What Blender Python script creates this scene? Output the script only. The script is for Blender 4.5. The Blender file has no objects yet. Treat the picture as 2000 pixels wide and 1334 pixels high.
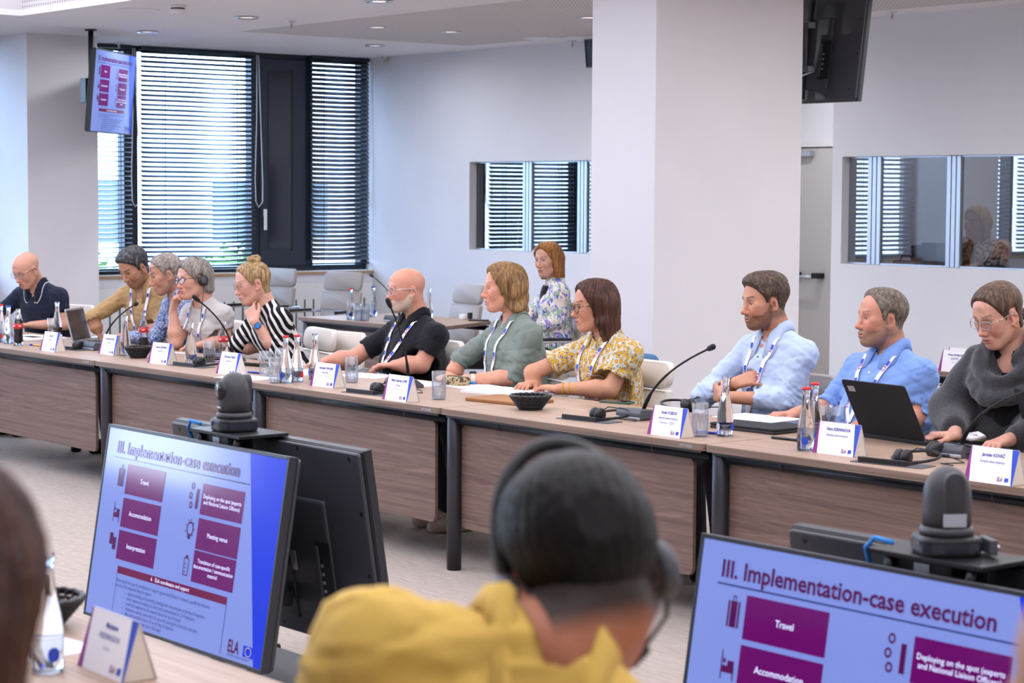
import bpy, bmesh, math, random
import numpy as np
from mathutils import Vector, Matrix

# ------------------------------------------------------------------ camera, world, exposure
SC = bpy.context.scene
COL = SC.collection
F_PX, YAW, PITCH, ROLL = 4083.0, -0.8903063, 0.06944996, -0.00613807
CAM = np.array([0.0, 0.0, 1.70])

def cam_axes():
    f = np.array([math.sin(YAW)*math.cos(PITCH), math.cos(YAW)*math.cos(PITCH), -math.sin(PITCH)])
    r0 = np.array([math.cos(YAW), -math.sin(YAW), 0.0]); d0 = np.cross(f, r0)
    r = math.cos(ROLL)*r0 + math.sin(ROLL)*d0
    d = -math.sin(ROLL)*r0 + math.cos(ROLL)*d0
    return r, d, f
CR, CD, CF = cam_axes()
_cd = bpy.data.cameras.new('camera')
_co = bpy.data.objects.new('camera', _cd); COL.objects.link(_co)
_m = Matrix.Identity(4)
for _i in range(3):
    _m[_i][0], _m[_i][1], _m[_i][2], _m[_i][3] = CR[_i], -CD[_i], -CF[_i], CAM[_i]
_co.matrix_world = _m
_cd.sensor_fit = 'HORIZONTAL'; _cd.sensor_width = 36.0
_cd.lens = F_PX/2000*36
_cd.clip_start = 0.05; _cd.clip_end = 300
_cd.dof.use_dof = True; _cd.dof.focus_distance = 10.0; _cd.dof.aperture_fstop = 6.0
SC.camera = _co

def ray(x, y):
    return CR*((x-1000)/F_PX) + CD*((y-667)/F_PX) + CF
def AY(x, y, Y):                       # a point of the place, on the plane y = Y
    v = ray(x, y); return CAM + v*((Y-CAM[1])/v[1])
def AX(x, y, X):
    v = ray(x, y); return CAM + v*((X-CAM[0])/v[0])
def AZ(x, y, Z=0.74):                  # ... on a level plane, as a table top
    v = ray(x, y); return CAM + v*((Z-CAM[2])/v[2])

W = bpy.data.worlds.new('sky'); SC.world = W; W.use_nodes = True
_n = W.node_tree.nodes; _l = W.node_tree.links
_n.clear()
_sky = _n.new('ShaderNodeTexSky'); _sky.sky_type = 'HOSEK_WILKIE'; _sky.turbidity = 3.0; _sky.ground_albedo = 0.35
_sky.sun_direction = (0.35, -0.5, 0.79)
_mixw = _n.new('ShaderNodeMixRGB'); _mixw.inputs[0].default_value = 0.6; _mixw.inputs[2].default_value = (0.62, 0.72, 0.88, 1)
_bg = _n.new('ShaderNodeBackground'); _bg.inputs[1].default_value = 30.0
_wo = _n.new('ShaderNodeOutputWorld')
_l.new(_sky.outputs[0], _mixw.inputs[1]); _l.new(_mixw.outputs[0], _bg.inputs[0]); _l.new(_bg.outputs[0], _wo.inputs[0])

_sd = bpy.data.lights.new('sun', 'SUN'); _sd.energy = 7.0; _sd.angle = 0.01; _sd.color = (1.0, 0.95, 0.88)
_so = bpy.data.objects.new('sun', _sd); COL.objects.link(_so); _so.rotation_euler = Vector((-0.62, 0.28, -0.73)).to_track_quat('-Z', 'Y').to_euler()
SC.view_settings.view_transform = 'Standard'; SC.view_settings.look = 'None'
SC.view_settings.exposure = 0.0; SC.view_settings.gamma = 1.0
SC.view_settings.use_curve_mapping = False
CY = SC.cycles
CY.use_denoising = True
CY.max_bounces = 8; CY.diffuse_bounces = 4; CY.glossy_bounces = 4; CY.transmission_bounces = 6; CY.transparent_max_bounces = 16
CY.caustics_reflective = False; CY.caustics_refractive = False
CY.sample_clamp_indirect = 6.0

rnd = random.Random(7)

# ------------------------------------------------------------------ materials
def lin(h):
    h = h.lstrip('#'); v = [int(h[i:i+2], 16)/255 for i in (0, 2, 4)]
    return tuple((x/12.92 if x <= 0.04045 else ((x+0.055)/1.055)**2.4) for x in v) + (1.0,)
MATS = {}
def mat(name, col='#808080', rough=0.5, metal=0.0, spec=0.5, coat=0.0, sub=0.0, emit=None, es=1.0, sheen=0.0):
    if name in MATS: return MATS[name]
    m = bpy.data.materials.new(name); m.use_nodes = True
    b = m.node_tree.nodes['Principled BSDF']
    b.inputs['Base Color'].default_value = lin(col) if isinstance(col, str) else col
    b.inputs['Roughness'].default_value = rough; b.inputs['Metallic'].default_value = metal
    b.inputs['Specular IOR Level'].default_value = spec; b.inputs['Coat Weight'].default_value = coat
    if sheen: b.inputs['Sheen Weight'].default_value = sheen
    if sub:
        b.inputs['Subsurface Weight'].default_value = sub; b.inputs['Subsurface Radius'].default_value = (0.012, 0.005, 0.003)
        b.inputs['Subsurface Scale'].default_value = 0.6
    if emit:
        b.inputs['Emission Color'].default_value = lin(emit); b.inputs['Emission Strength'].default_value = es
    MATS[name] = m; return m
class NB:                               # small node builder on a principled material
    def __init__(s, name, rough=0.5, spec=0.5):
        s.m = bpy.data.materials.new(name); s.m.use_nodes = True; MATS[name] = s.m
        s.t = s.m.node_tree; s.b = s.t.nodes['Principled BSDF']
        s.b.inputs['Roughness'].default_value = rough; s.b.inputs['Specular IOR Level'].default_value = spec
        s.tc = s.t.nodes.new('ShaderNodeTexCoord')
    def n(s, typ, **kw):
        x = s.t.nodes.new(typ)
        for k, v in kw.items():
            if k.startswith('i_'):
                x.inputs[k[2:].replace('_', ' ')].default_value = v
            else: setattr(x, k, v)
        return x
    def lk(s, a, b): s.t.links.new(a, b)
    def mapping(s, scale=(1,1,1), rot=(0,0,0), loc=(0,0,0), src='Object'):
        mp = s.n('ShaderNodeMapping'); mp.inputs['Scale'].default_value = scale; mp.inputs['Rotation'].default_value = rot
        mp.inputs['Location'].default_value = loc
        s.lk(s.tc.outputs[src], mp.inputs['Vector']); return mp.outputs[0]
    def noise(s, vec, scale=5, detail=4, rough=0.5, dist=0.0):
        x = s.n('ShaderNodeTexNoise'); x.inputs['Scale'].default_value = scale; x.inputs['Detail'].default_value = detail
        x.inputs['Roughness'].default_value = rough; x.inputs['Distortion'].default_value = dist
        s.lk(vec, x.inputs['Vector']); return x.outputs['Fac']
    def ramp(s, fac, stops, mode='LINEAR'):
        r = s.n('ShaderNodeValToRGB'); r.color_ramp.interpolation = mode
        e = r.color_ramp.elements
        while len(e) < len(stops): e.new(0.5)
        for i, (p, c) in enumerate(stops):
            e[i].position = p; e[i].color = lin(c) if isinstance(c, str) else c
        s.lk(fac, r.inputs[0]); return r.outputs[0]
    def mix(s, fac, a, b, mode='MIX'):
        x = s.n('ShaderNodeMixRGB', blend_type=mode)
        for sock, v in ((0, fac), (1, a), (2, b)):
            if hasattr(v, 'is_linked') or isinstance(v, bpy.types.NodeSocket): s.lk(v, x.inputs[sock])
            else: x.inputs[sock].default_value = (lin(v) if isinstance(v, str) else v)
        return x.outputs[0]
    def math(s, op, a, b=0.0):
        x = s.n('ShaderNodeMath', operation=op)
        for i, v in enumerate((a, b)):
            if isinstance(v, bpy.types.NodeSocket): s.lk(v, x.inputs[i])
            else: x.inputs[i].default_value = v
        return x.outputs[0]
    def col(s, o): s.lk(o, s.b.inputs['Base Color']); return s
    def bump(s, h, strength=0.3, dist=0.002):
        b = s.n('ShaderNodeBump'); b.inputs['Strength'].default_value = strength; b.inputs['Distance'].default_value = dist
        s.lk(h, b.inputs['Height']); s.lk(b.outputs[0], s.b.inputs['Normal']); return s

# ------------------------------------------------------------------ mesh helpers
def link(name, me, m=None, parent=None, loc=None):
    o = bpy.data.objects.new(name, me); COL.objects.link(o)
    if m is not None and me is not None and hasattr(me, 'materials') and len(me.materials) == 0:
        me.materials.append(m)
    if parent is not None: o.parent = parent
    if loc is not None: o.location = tuple(float(v) for v in loc)
    return o
def tag(o, label=None, cat=None, group=None, kind=None):
    if label: o['label'] = label
    if cat: o['category'] = cat
    if group: o['group'] = group
    if kind: o['kind'] = kind
    return o
def thing(name, label, cat, loc=(0,0,0), rz=0.0, group=None):
    o = bpy.data.objects.new(name, None); COL.objects.link(o)
    o.empty_display_size = 0.1
    o.location = tuple(float(v) for v in loc); o.rotation_euler = (0, 0, rz)
    return tag(o, label, cat, group)
def dup(o, parent=None, loc=None, rz=None, label=None, group=None):
    c = o.copy(); COL.objects.link(c); c.parent = parent
    if loc is not None: c.location = tuple(float(v) for v in loc)
    if rz is not None: c.rotation_euler = (0, 0, rz)
    if label: c['label'] = label
    if group: c['group'] = group
    for ch in list(o.children): dup(ch, c)
    return c

class MB:
    def __init__(s): s.v = []; s.f = []
    def box(s, c, sz, R=None):
        hx, hy, hz = sz[0]/2, sz[1]/2, sz[2]/2; k = len(s.v)
        for x in (-hx, hx):
            for y in (-hy, hy):
                for z in (-hz, hz):
                    p = Vector((x, y, z))
                    if R is not None: p = R @ p
                    s.v.append((p[0]+c[0], p[1]+c[1], p[2]+c[2]))
        for q in ((0,1,3,2),(4,6,7,5),(0,4,5,1),(2,3,7,6),(0,2,6,4),(1,5,7,3)): s.f.append(tuple(k+i for i in q))
        return s
    def span(s, a, b):
        return s.box([(a[i]+b[i])/2 for i in range(3)], [abs(b[i]-a[i]) for i in range(3)])
    def tube(s, pts, r, n=10, caps=True, closed=False):
        pts = [Vector([float(q) for q in p]) for p in pts]; N = len(pts)
        rr = r if isinstance(r, (list, tuple)) else [r]*N
        k = len(s.v); ref = None
        for i, p in enumerate(pts):
            if closed: t = pts[(i+1) % N]-pts[i-1]
            else: t = pts[min(i+1, N-1)]-pts[max(i-1, 0)]
            t.normalize()
            if ref is None:
                ref = Vector((0,0,1)) if abs(t.z) < 0.9 else Vector((1,0,0))
                u = t.cross(ref).normalized()
            else:
                u = (u - t*u.dot(t)).normalized()
            w = t.cross(u)
            for j in range(n):
                a = 2*math.pi*j/n
                s.v.append(tuple(p + (u*math.cos(a)+w*math.sin(a))*rr[i]))
        for i in range(N if closed else N-1):
            i2 = (i+1) % N
            for j in range(n):
                s.f.append((k+i*n+j, k+i*n+(j+1) % n, k+i2*n+(j+1) % n, k+i2*n+j))
        if caps and not closed:
            s.f.append(tuple(k+j for j in reversed(range(n)))); s.f.append(tuple(k+(N-1)*n+j for j in range(n)))
        return s
    def lathe(s, prof, n=20, c=(0,0,0)):
        k = len(s.v)
        for (r, z) in prof:
            for j in range(n):
                a = 2*math.pi*j/n; s.v.append((c[0]+r*math.cos(a), c[1]+r*math.sin(a), c[2]+z))
        for i in range(len(prof)-1):
            for j in range(n):
                s.f.append((k+i*n+j, k+i*n+(j+1) % n, k+(i+1)*n+(j+1) % n, k+(i+1)*n+j))
        if prof[0][0] > 1e-5: s.f.append(tuple(k+j for j in reversed(range(n))))
        if prof[-1][0] > 1e-5: s.f.append(tuple(k+(len(prof)-1)*n+j for j in range(n)))
        return s
    def prism(s, poly, ax, a, b):          # polygon in the two other axes, extruded along axis ax from a to b
        k = len(s.v); N = len(poly)
        for t in (a, b):
            for (p, q) in poly:
                v = [p, q]; v.insert(ax, t); s.v.append(tuple(v))
        s.f.append(tuple(k+i for i in range(N))); s.f.append(tuple(k+N+i for i in reversed(range(N))))
        for i in range(N):
            j = (i+1) % N; s.f.append((k+i, k+N+i, k+N+j, k+j))
        return s
    def ribbon(s, pts, ups, w):            # flat band along pts, width vector per point
        k = len(s.v)
        for p, u in zip(pts, ups):
            p = Vector(p); u = Vector(u)*(w/2); s.v.append(tuple(p-u)); s.v.append(tuple(p+u))
        for i in range(len(pts)-1): s.f.append((k+2*i, k+2*i+1, k+2*i+3, k+2*i+2))
        return s
    def quad(s, a, b, c, d):
        k = len(s.v); s.v += [tuple(a), tuple(b), tuple(c), tuple(d)]; s.f.append((k, k+1, k+2, k+3)); return s
    def xf(s, M):
        s.v = [tuple(M @ Vector(p)) for p in s.v]; return s
    def mesh(s, name, smooth=False):
        me = bpy.data.meshes.new(name); me.from_pydata([tuple(float(q) for q in p) for p in s.v], [], s.f); me.update()
        bm = bmesh.new(); bm.from_mesh(me); bmesh.ops.recalc_face_normals(bm, faces=bm.faces); bm.to_mesh(me); bm.free()
        if smooth: me.polygons.foreach_set('use_smooth', [True]*len(me.polygons))
        return me
    def build(s, name, m, parent=None, smooth=False, bev=0.0, seg=2, loc=None):
        o = link(name, s.mesh(name, smooth), m, parent, loc)
        if bev:
            b = o.modifiers.new('bevel', 'BEVEL'); b.width = bev; b.segments = seg; b.limit_method = 'ANGLE'; b.angle_limit = 0.6
            b.harden_normals = False
        return o
def rrect(w, h, r, n=5, cx=0, cy=0):
    out = []
    for (sx, sy, a0) in ((1,1,0), (-1,1,90), (-1,-1,180), (1,-1,270)):
        for i in range(n+1):
            a = math.radians(a0+90*i/n); out.append((cx+sx*(w/2-r)+r*math.cos(a), cy+sy*(h/2-r)+r*math.sin(a)))
    return out
def rotz(a): return Matrix.Rotation(a, 3, 'Z')
def structure(name, mb, m, label=None, parent=None, bev=0.0, smooth=False):
    o = mb.build(name, m, parent, smooth, bev)
    if parent is None: tag(o, kind='structure')
    return o

_fonts = {}
def text_mesh(txt, size, align='CENTER', bold=False, wx=1.0, shear=0.0):
    key = (txt, size, align, bold, wx)
    if key in _fonts: return _fonts[key]
    cu = bpy.data.curves.new('txt', 'FONT'); cu.body = txt; cu.size = size; cu.align_x = align; cu.align_y = 'CENTER'
    cu.resolution_u = 2; cu.shear = shear; cu.space_line = 1.0
    if bold: cu.offset = size*0.022
    o = bpy.data.objects.new('txt', cu); COL.objects.link(o)
    dg = bpy.context.evaluated_depsgraph_get()
    me = bpy.data.meshes.new_from_object(o.evaluated_get(dg))
    bpy.data.objects.remove(o); bpy.data.curves.remove(cu)
    if wx != 1.0:
        for v in me.vertices: v.co.x *= wx
    me.materials.clear(); _fonts[key] = me
    return me
def put_text(name, txt, size, m, parent, M, align='CENTER', bold=False, wx=1.0):
    me = text_mesh(txt, size, align, bold, wx).copy(); me.transform(M)
    return link(name, me, m, parent)
# ------------------------------------------------------------------ shared materials
def make_mats():
    b = NB('wall_paint', 0.85, 0.2); v = b.mapping((1,1,1))
    b.col(b.ramp(b.noise(v, 1.2, 3), [(0.3, '#e2e2e8'), (0.7, '#e8e8ec')])); b.bump(b.noise(b.mapping((60,60,60)), 3, 2), 0.05, 0.001)
    b = NB('wall_warm', 0.85, 0.2); v = b.mapping((1,1,1))
    b.col(b.ramp(b.noise(v, 1.0, 3), [(0.3, '#dad8dd'), (0.7, '#e1dfe4')]))
    b = NB('ceiling_paint', 0.9, 0.1); b.col(b.ramp(b.noise(b.mapping((1,1,1)), 0.8, 2), [(0.3, '#ecebf1'), (0.7, '#f1f0f5')]))
    # perforated ceiling board: rows of tiny holes
    b = NB('ceiling_perforated', 0.9, 0.1)
    v = b.mapping((26,26,26)); vo = b.n('ShaderNodeTexVoronoi', feature='F1'); vo.inputs['Randomness'].default_value = 0.0; vo.inputs['Scale'].default_value = 1.0
    b.lk(v, vo.inputs['Vector']); b.col(b.ramp(vo.outputs['Distance'], [(0.24, '#8d8688'), (0.34, '#d8d4d6')]))
    # carpet: beige-grey loop pile with streaks along the room
    b = NB('carpet', 0.95, 0.1); b.b.inputs['Sheen Weight'].default_value = 0.15
    s1 = b.noise(b.mapping((2.2, 60, 1)), 1.5, 5, 0.65); s2 = b.noise(b.mapping((14, 160, 1)), 1.0, 4, 0.7); s3 = b.noise(b.mapping((420,420,420)), 1.0, 2)
    a = b.ramp(s1, [(0.3, '#a0948a'), (0.5, '#bbaea3'), (0.7, '#d2c5ba')])
    a = b.mix(0.5, a, b.ramp(s2, [(0.3, '#8e837b'), (0.62, '#d6cabf')]))
    a = b.mix(0.35, a, b.ramp(s3, [(0.35, '#8a817a'), (0.65, '#ece4dc')]), 'MULTIPLY')
    b.col(a); b.bump(s3, 0.5, 0.004)
    def wood(name, stops, sc, rough, rot=(0,0,0)):
        b = NB(name, rough, 0.35)
        v = b.mapping(sc, rot); w = b.noise(v, 1.0, 6, 0.62, 1.6); w2 = b.noise(b.mapping((sc[0]*1.4, sc[1]*9, sc[2]*9), rot), 1.0, 5, 0.7, 0.3)
        c1 = b.ramp(w, stops); c2 = b.ramp(w2, [(0.36, '#b8b0ab'), (0.58, '#ffffff')])
        b.col(b.mix(0.55, c1, c2, 'MULTIPLY')); b.bump(w2, 0.12, 0.0006); return b.m
    wood('wood_panel', [(0.28, '#66514a'), (0.45, '#846b60'), (0.55, '#7a6257'), (0.68, '#967c70')], (0.7, 7, 9), 0.55)
    wood('wood_top', [(0.28, '#9c8270'), (0.45, '#b49a86'), (0.6, '#a98e7a'), (0.72, '#c2a994')], (0.7, 8, 9), 0.42)
    wood('wood_edge', [(0.28, '#6e594d'), (0.5, '#8a7466'), (0.7, '#9a8476')], (0.9, 20, 60), 0.5)
    mat('sill_wood', '#b08b63', 0.5)
    mat('frame_dark', '#232b38', 0.35, 0.3); mat('casement_dark', '#2c3240', 0.4, 0.2); mat('casement_inset', '#262a36', 0.12, 0.0, 0.6)
    mat('slat', '#707a86', 0.32, 0.75)
    mat('slat_cord', '#20242c', 0.8); mat('white_cord', '#d8dbe0', 0.6)
    mat('bar_dark', '#1b212c', 0.3, 0.6); mat('leg_metal', '#4a4a52', 0.38, 0.7); mat('collar_black', '#0c0e12', 0.4)
    mat('aluminium', '#c2c8d2', 0.35, 0.8); mat('chrome', '#d8dadf', 0.12, 1.0)
    mat('white_plastic', '#e8e8e8', 0.4); mat('black_plastic', '#16171b', 0.42); mat('black_soft', '#101114', 0.75); mat('grey_plastic', '#4c4f57', 0.45)
    mat('monitor_black', '#17181c', 0.38, 0.1); mat('monitor_back', '#3a3b42', 0.38); mat('bezel', '#3c3f45', 0.35, 0.5)
    mat('paper', '#eceaf0', 0.8); mat('card_white', '#efedf2', 0.7); mat('card_cream', '#ded5c8', 0.8)
    mat('print_purple', '#8b2a82', 0.7); mat('print_blue', '#2b4bc0', 0.7); mat('print_navy', '#2d3f9a', 0.7); mat('print_grey', '#8f95c4', 0.7)
    mat('red', '#c81f22', 0.4); mat('cap_blue', '#2a4da8', 0.4); mat('blue_cable', '#1f86e0', 0.45)
    mat('black_rubber', '#0d0d0f', 0.7)
    def leather(name, c):
        b = NB(name, 0.5, 0.4); b.b.inputs['Base Color'].default_value = lin(c)
        b.bump(b.noise(b.mapping((90,90,90)), 2, 3), 0.12, 0.001)
    leather('leather_grey', '#a69d97'); leather('leather_cream', '#e0d8cf')
    # glass pane: clear with a mirror-like face that follows the viewing angle
    def pane(name, tint, refl):
        m = bpy.data.materials.new(name); m.use_nodes = True; MATS[name] = m; t = m.node_tree; t.nodes.clear()
        tr = t.nodes.new('ShaderNodeBsdfTransparent'); tr.inputs[0].default_value = lin(tint)
        gl = t.nodes.new('ShaderNodeBsdfGlossy'); gl.inputs['Roughness'].default_value = 0.0
        lw_ = t.nodes.new('ShaderNodeLayerWeight'); lw_.inputs[0].default_value = 0.5
        pw = t.nodes.new('ShaderNodeMath'); pw.operation = 'POWER'; pw.inputs[1].default_value = 3.5
        fr = t.nodes.new('ShaderNodeMath'); fr.operation = 'MULTIPLY_ADD'; fr.inputs[1].default_value = 0.75; fr.inputs[2].default_value = refl
        t.links.new(lw_.outputs['Facing'], pw.inputs[0]); t.links.new(pw.outputs[0], fr.inputs[0])
        mx = t.nodes.new('ShaderNodeMixShader'); o = t.nodes.new('ShaderNodeOutputMaterial')
        t.links.new(fr.outputs[0], mx.inputs[0]); t.links.new(tr.outputs[0], mx.inputs[1]); t.links.new(gl.outputs[0], mx.inputs[2]); t.links.new(mx.outputs[0], o.inputs[0])
        return m
    pane('window_glass', '#dfeaf4', 0.05); pane('booth_glass', '#c6cad2', 0.15)
    def clear(name, tint, rough=0.0, ior=1.45):
        m = mat(name, tint, rough); b = m.node_tree.nodes['Principled BSDF']
        b.inputs['Transmission Weight'].default_value = 1.0; b.inputs['IOR'].default_value = ior; return m
    pane('thin_glass', '#f6f9fc', 0.1); clear('clear_glass', '#fbfdff', 0.0, 1.45); pane('water', '#e6ecf2', 0.06)
    mat('cola', '#250b08', 0.08, 0.0, 0.6); mat('juice', '#f0a020', 0.2)
    # cut glass: facets break up the reflections
    m = pane('cut_glass', '#e8edf3', 0.22)
    t = m.node_tree; tc = t.nodes.new('ShaderNodeTexCoord'); mp = t.nodes.new('ShaderNodeMapping'); mp.inputs['Scale'].default_value = (90, 90, 60)
    vo = t.nodes.new('ShaderNodeTexVoronoi'); bp = t.nodes.new('ShaderNodeBump'); bp.inputs['Distance'].default_value = 0.004
    t.links.new(tc.outputs['Object'], mp.inputs[0]); t.links.new(mp.outputs[0], vo.inputs['Vector']); t.links.new(vo.outputs['Distance'], bp.inputs['Height'])
    for n in t.nodes:
        if n.type in ('BSDF_GLOSSY', 'LAYER_WEIGHT'): t.links.new(bp.outputs[0], n.inputs['Normal'])
    mat('light_panel', '#ffffff', 0.5, emit='#f0f1ff', es=2.2)
    mat('downlight_glow', '#ffffff', 0.5, emit='#ffe6d8', es=1.4)
make_mats()
M_ = MATS

# ------------------------------------------------------------------ the room
H = 3.05
XW, YB, YD = -17.04, 12.0, 14.1          # window wall, booth wall, door wall
structure('floor', MB().span((-17.4, -3.2, -0.1), (4.0, 14.4, 0.0)), M_['carpet'])
# ceiling with the big luminous recess over the tables
CX0, CX1, CY0, CY1 = -14.87, -0.6, 0.3, 7.2
ce = MB()
ce.span((-17.4, CY1, H), (4.0, 14.4, H+0.045)).span((-17.4, -3.2, H), (4.0, CY0, H+0.045))
ce.span((-17.4, CY0, H), (CX0, CY1, H+0.045)).span((CX1, CY0, H), (4.0, CY1, H+0.045))
ceil = structure('ceiling', ce, M_['ceiling_paint'])
rc = MB()
rc.span((CX0-0.02, CY0, H+0.045), (CX0, CY1, H+0.34)).span((CX1, CY0, H+0.045), (CX1+0.02, CY1, H+0.34))
rc.span((CX0, CY0-0.02, H+0.045), (CX1, CY0, H+0.34)).span((CX0, CY1, H+0.045), (CX1, CY1+0.02, H+0.34))
rc.build('recess_side', M_['ceiling_perforated'], ceil)
MB().span((CX0, CY0, H+0.33), (CX1, CY1, H+0.36)).build('luminous_panel', M_['light_panel'], ceil)
MB().span((-15.0, 9.22, H-0.003), (-5.0, 11.6, H+0.001)).build('perforated_panel', M_['ceiling_perforated'], ceil)
MB().span((-17.4, -3.2, H+0.36), (4.0, 14.4, H+0.4)).build('roof_slab', M_['ceiling_paint'], ceil)

# window wall: low wall, sill, posts, bays
lw = MB().span((XW-0.35, -3.2, 0), (XW, 14.4, 0.93))
structure('wall_left', lw, M_['wall_paint'])
structure('trim_1', MB().span((XW-0.3, 8.63, 0.93), (XW+0.025, 12.0, 0.953)), M_['sill_wood'])
structure('trim_2', MB().span((XW-0.3, 8.63, 0.953), (XW+0.02, 12.0, 0.962)), M_['white_plastic'])
structure('trim_3', MB().span((XW-0.3, -3.2, 0.93), (XW+0.025, 7.9, 0.96)), M_['sill_wood'])
structure('wall_pillar_left', MB().span((XW-0.35, 7.97, 0), (-16.37, 8.63, H)), M_['wall_warm'])
structure('wall_pillar_far', MB().span((XW-0.35, 3.2, 0.93), (-16.37, 3.85, H)), M_['wall_warm'])
structure('wall_pillar_near', MB().span((XW-0.35, -1.4, 0.93), (-16.37, -0.8, H)), M_['wall_warm'])
structure('wall_pillar', MB().span((-9.13, 7.97, 0), (-8.59, 9.15, H)), M_['wall_warm'], bev=0.004)

FX = XW-0.16                                    # plane of the window frames
def window_bay(idx, y0, y1, posts, casement=None):
    o = MB()
    z0, z1 = 0.96, H
    o.span((FX-0.05, y0, z0), (FX+0.05, y1, z0+0.055)).span((FX-0.05, y0, z1-0.05), (FX+0.05, y1, z1))
    fr = structure('window_%d' % idx, o, M_['frame_dark'], bev=0.003)
    for (a, b) in posts: MB().span((FX-0.05, a, z0+0.055), (FX+0.06, b, z1-0.05)).build('window_post', M_['frame_dark'], fr, bev=0.003)
    edges = sorted([(y0, y0)]+list(posts)+[(y1, y1)])
    for (p, q) in zip(edges[:-1], edges[1:]):
        a, b = p[1], q[0]
        if b-a < 0.15: continue
        if casement and abs(a-casement[0]) < 0.06:
            MB().span((FX-0.02, a, z0+0.055), (FX+0.07, b, z1-0.05)).build('casement', M_['casement_dark'], fr, bev=0.006)
            MB().span((FX+0.06, a+0.09, z0+0.22), (FX+0.078, b-0.16, z1-0.17)).build('casement_panel', M_['casement_inset'], fr, bev=0.004)
            MB().span((FX+0.066, b-0.17, z0+0.2), (FX+0.08, b-0.155, z1-0.16)).build('casement_joint', M_['black_rubber'], fr)
            h = MB(); h.span((FX+0.07, a+0.03, 1.49), (FX+0.1, a+0.055, 1.56)); h.span((FX+0.1, a+0.02, 1.36), (FX+0.12, a+0.05, 1.56))
            h.build('casement_handle', M_['white_plastic'], fr, bev=0.006)
        else:
            MB().span((FX-0.012, a, z0+0.055), (FX-0.004, b, z1-0.05)).build('pane', M_['window_glass'], fr)
    return fr
window_bay(1, 8.63, 12.0, [(8.63, 8.72), (9.30, 9.44), (10.66, 10.75), (11.27, 11.36), (11.93, 12.0)], casement=(10.75, 11.27))
window_bay(2, 3.85, 7.97, [(3.85, 3.93), (5.1, 5.25), (6.5, 6.65), (7.89, 7.97)])
window_bay(3, -0.8, 3.2, [(-0.8, -0.7), (0.55, 0.7), (1.9, 2.05), (3.1, 3.2)])

# venetian blinds: headrail, slats one by one, bottom rail, ladder cords, loop of the pull cord
SLAT = {}
def slat_mesh(w):
    k = round(w, 3)
    if k not in SLAT:
        m = MB(); n = 4; d = 0.05; t = 0.0012; prof = []
        for i in range(n+1):
            u = -d/2+d*i/n; prof.append((u, 0.004*(1-(2*u/d)**2)))
        poly = [(u, h) for u, h in prof]+[(u, h-t) for u, h in reversed(prof)]
        m.prism([(p[0], p[1]) for p in poly], 1, -w/2, w/2)
        SLAT[k] = m.mesh('slat', True); SLAT[k].materials.append(M_['slat'])
    return SLAT[k]
def blind(y0, y1, label, tilt=38, pitch=0.0435, bottom=1.02, cord_side=1, wob=0.0):
    x = XW-0.045
    r = thing('venetian_blind', label, 'blind', (x, (y0+y1)/2, H), 0, 'window blinds')
    w = y1-y0
    MB().box((0, 0, -0.02), (0.045, w, 0.035)).build('headrail', M_['frame_dark'], r, bev=0.003)
    z = -0.055; me = slat_mesh(w)
    while H+z > bottom+0.02:
        s = link('slat', me, None, r, (0, 0, z))
        s.rotation_euler = (wob*rnd.uniform(-1, 1), math.radians(tilt+rnd.uniform(-2.5, 2.5)), 0); z -= pitch
    MB().box((0, 0, bottom-H), (0.05, w, 0.016)).build('bottom_rail', M_['frame_dark'], r, bev=0.003)
    for f in (0.2, 0.83):
        m = MB()
        for dx in (-0.026, 0.026): m.box((dx, -w/2+w*f, (bottom-H)/2), (0.003, 0.004, H-bottom))
        m.build('ladder_cord', M_['slat_cord'], r)
    if cord_side:
        yy = cord_side*(w/2+0.03)
        pts = [(0.03, yy-0.02, -0.03), (0.035, yy-0.025, -0.6), (0.035, yy-0.045, -1.2), (0.04, yy-0.04, -1.42), (0.04, yy-0.01, -1.47), (0.04, yy+0.035, -1.42), (0.035, yy+0.04, -1.25), (0.035, yy+0.02, -0.7), (0.03, yy, -0.03)]
        MB().tube(pts, 0.0045, 6).build('pull_cord', M_['white_cord'], r, True)
    return r
blind(8.66, 9.34, 'narrow venetian blind beside the white pillar, partly behind the hanging monitor', tilt=14, cord_side=1, bottom=0.99)
blind(9.44, 10.66, 'wide grey venetian blind to the left of the dark casement', tilt=33, cord_side=1, bottom=0.99)
blind(11.30, 11.98, 'grey venetian blind between the dark casement and the white wall corner', tilt=48, cord_side=1, bottom=1.03)
for i, (a, b) in enumerate(((3.93, 5.1), (5.25, 6.5), (6.65, 7.89), (-0.7, 0.55), (0.7, 1.9), (2.05, 3.1))):
    blind(a, b, 'grey venetian blind seen only as a reflection in the booth glass', tilt=35, pitch=0.055, cord_side=0, bottom=1.0)

# convector covers under the sill: white boards with dark upright gaps
rb = thing('radiator_cover', 'white radiator cover with dark vertical slots under the window sill', 'radiator', (XW+0.06, 10.4, 0))
MB().box((0, 0, 0.45), (0.03, 3.1, 0.78)).build('cover_board', M_['white_plastic'], rb, bev=0.004)
for i in range(30):
    yy = -1.45+i*0.1
    MB().box((0.017, yy, 0.44), (0.006, 0.014, 0.5)).build('slot', M_['grey_plastic'], rb)

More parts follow.
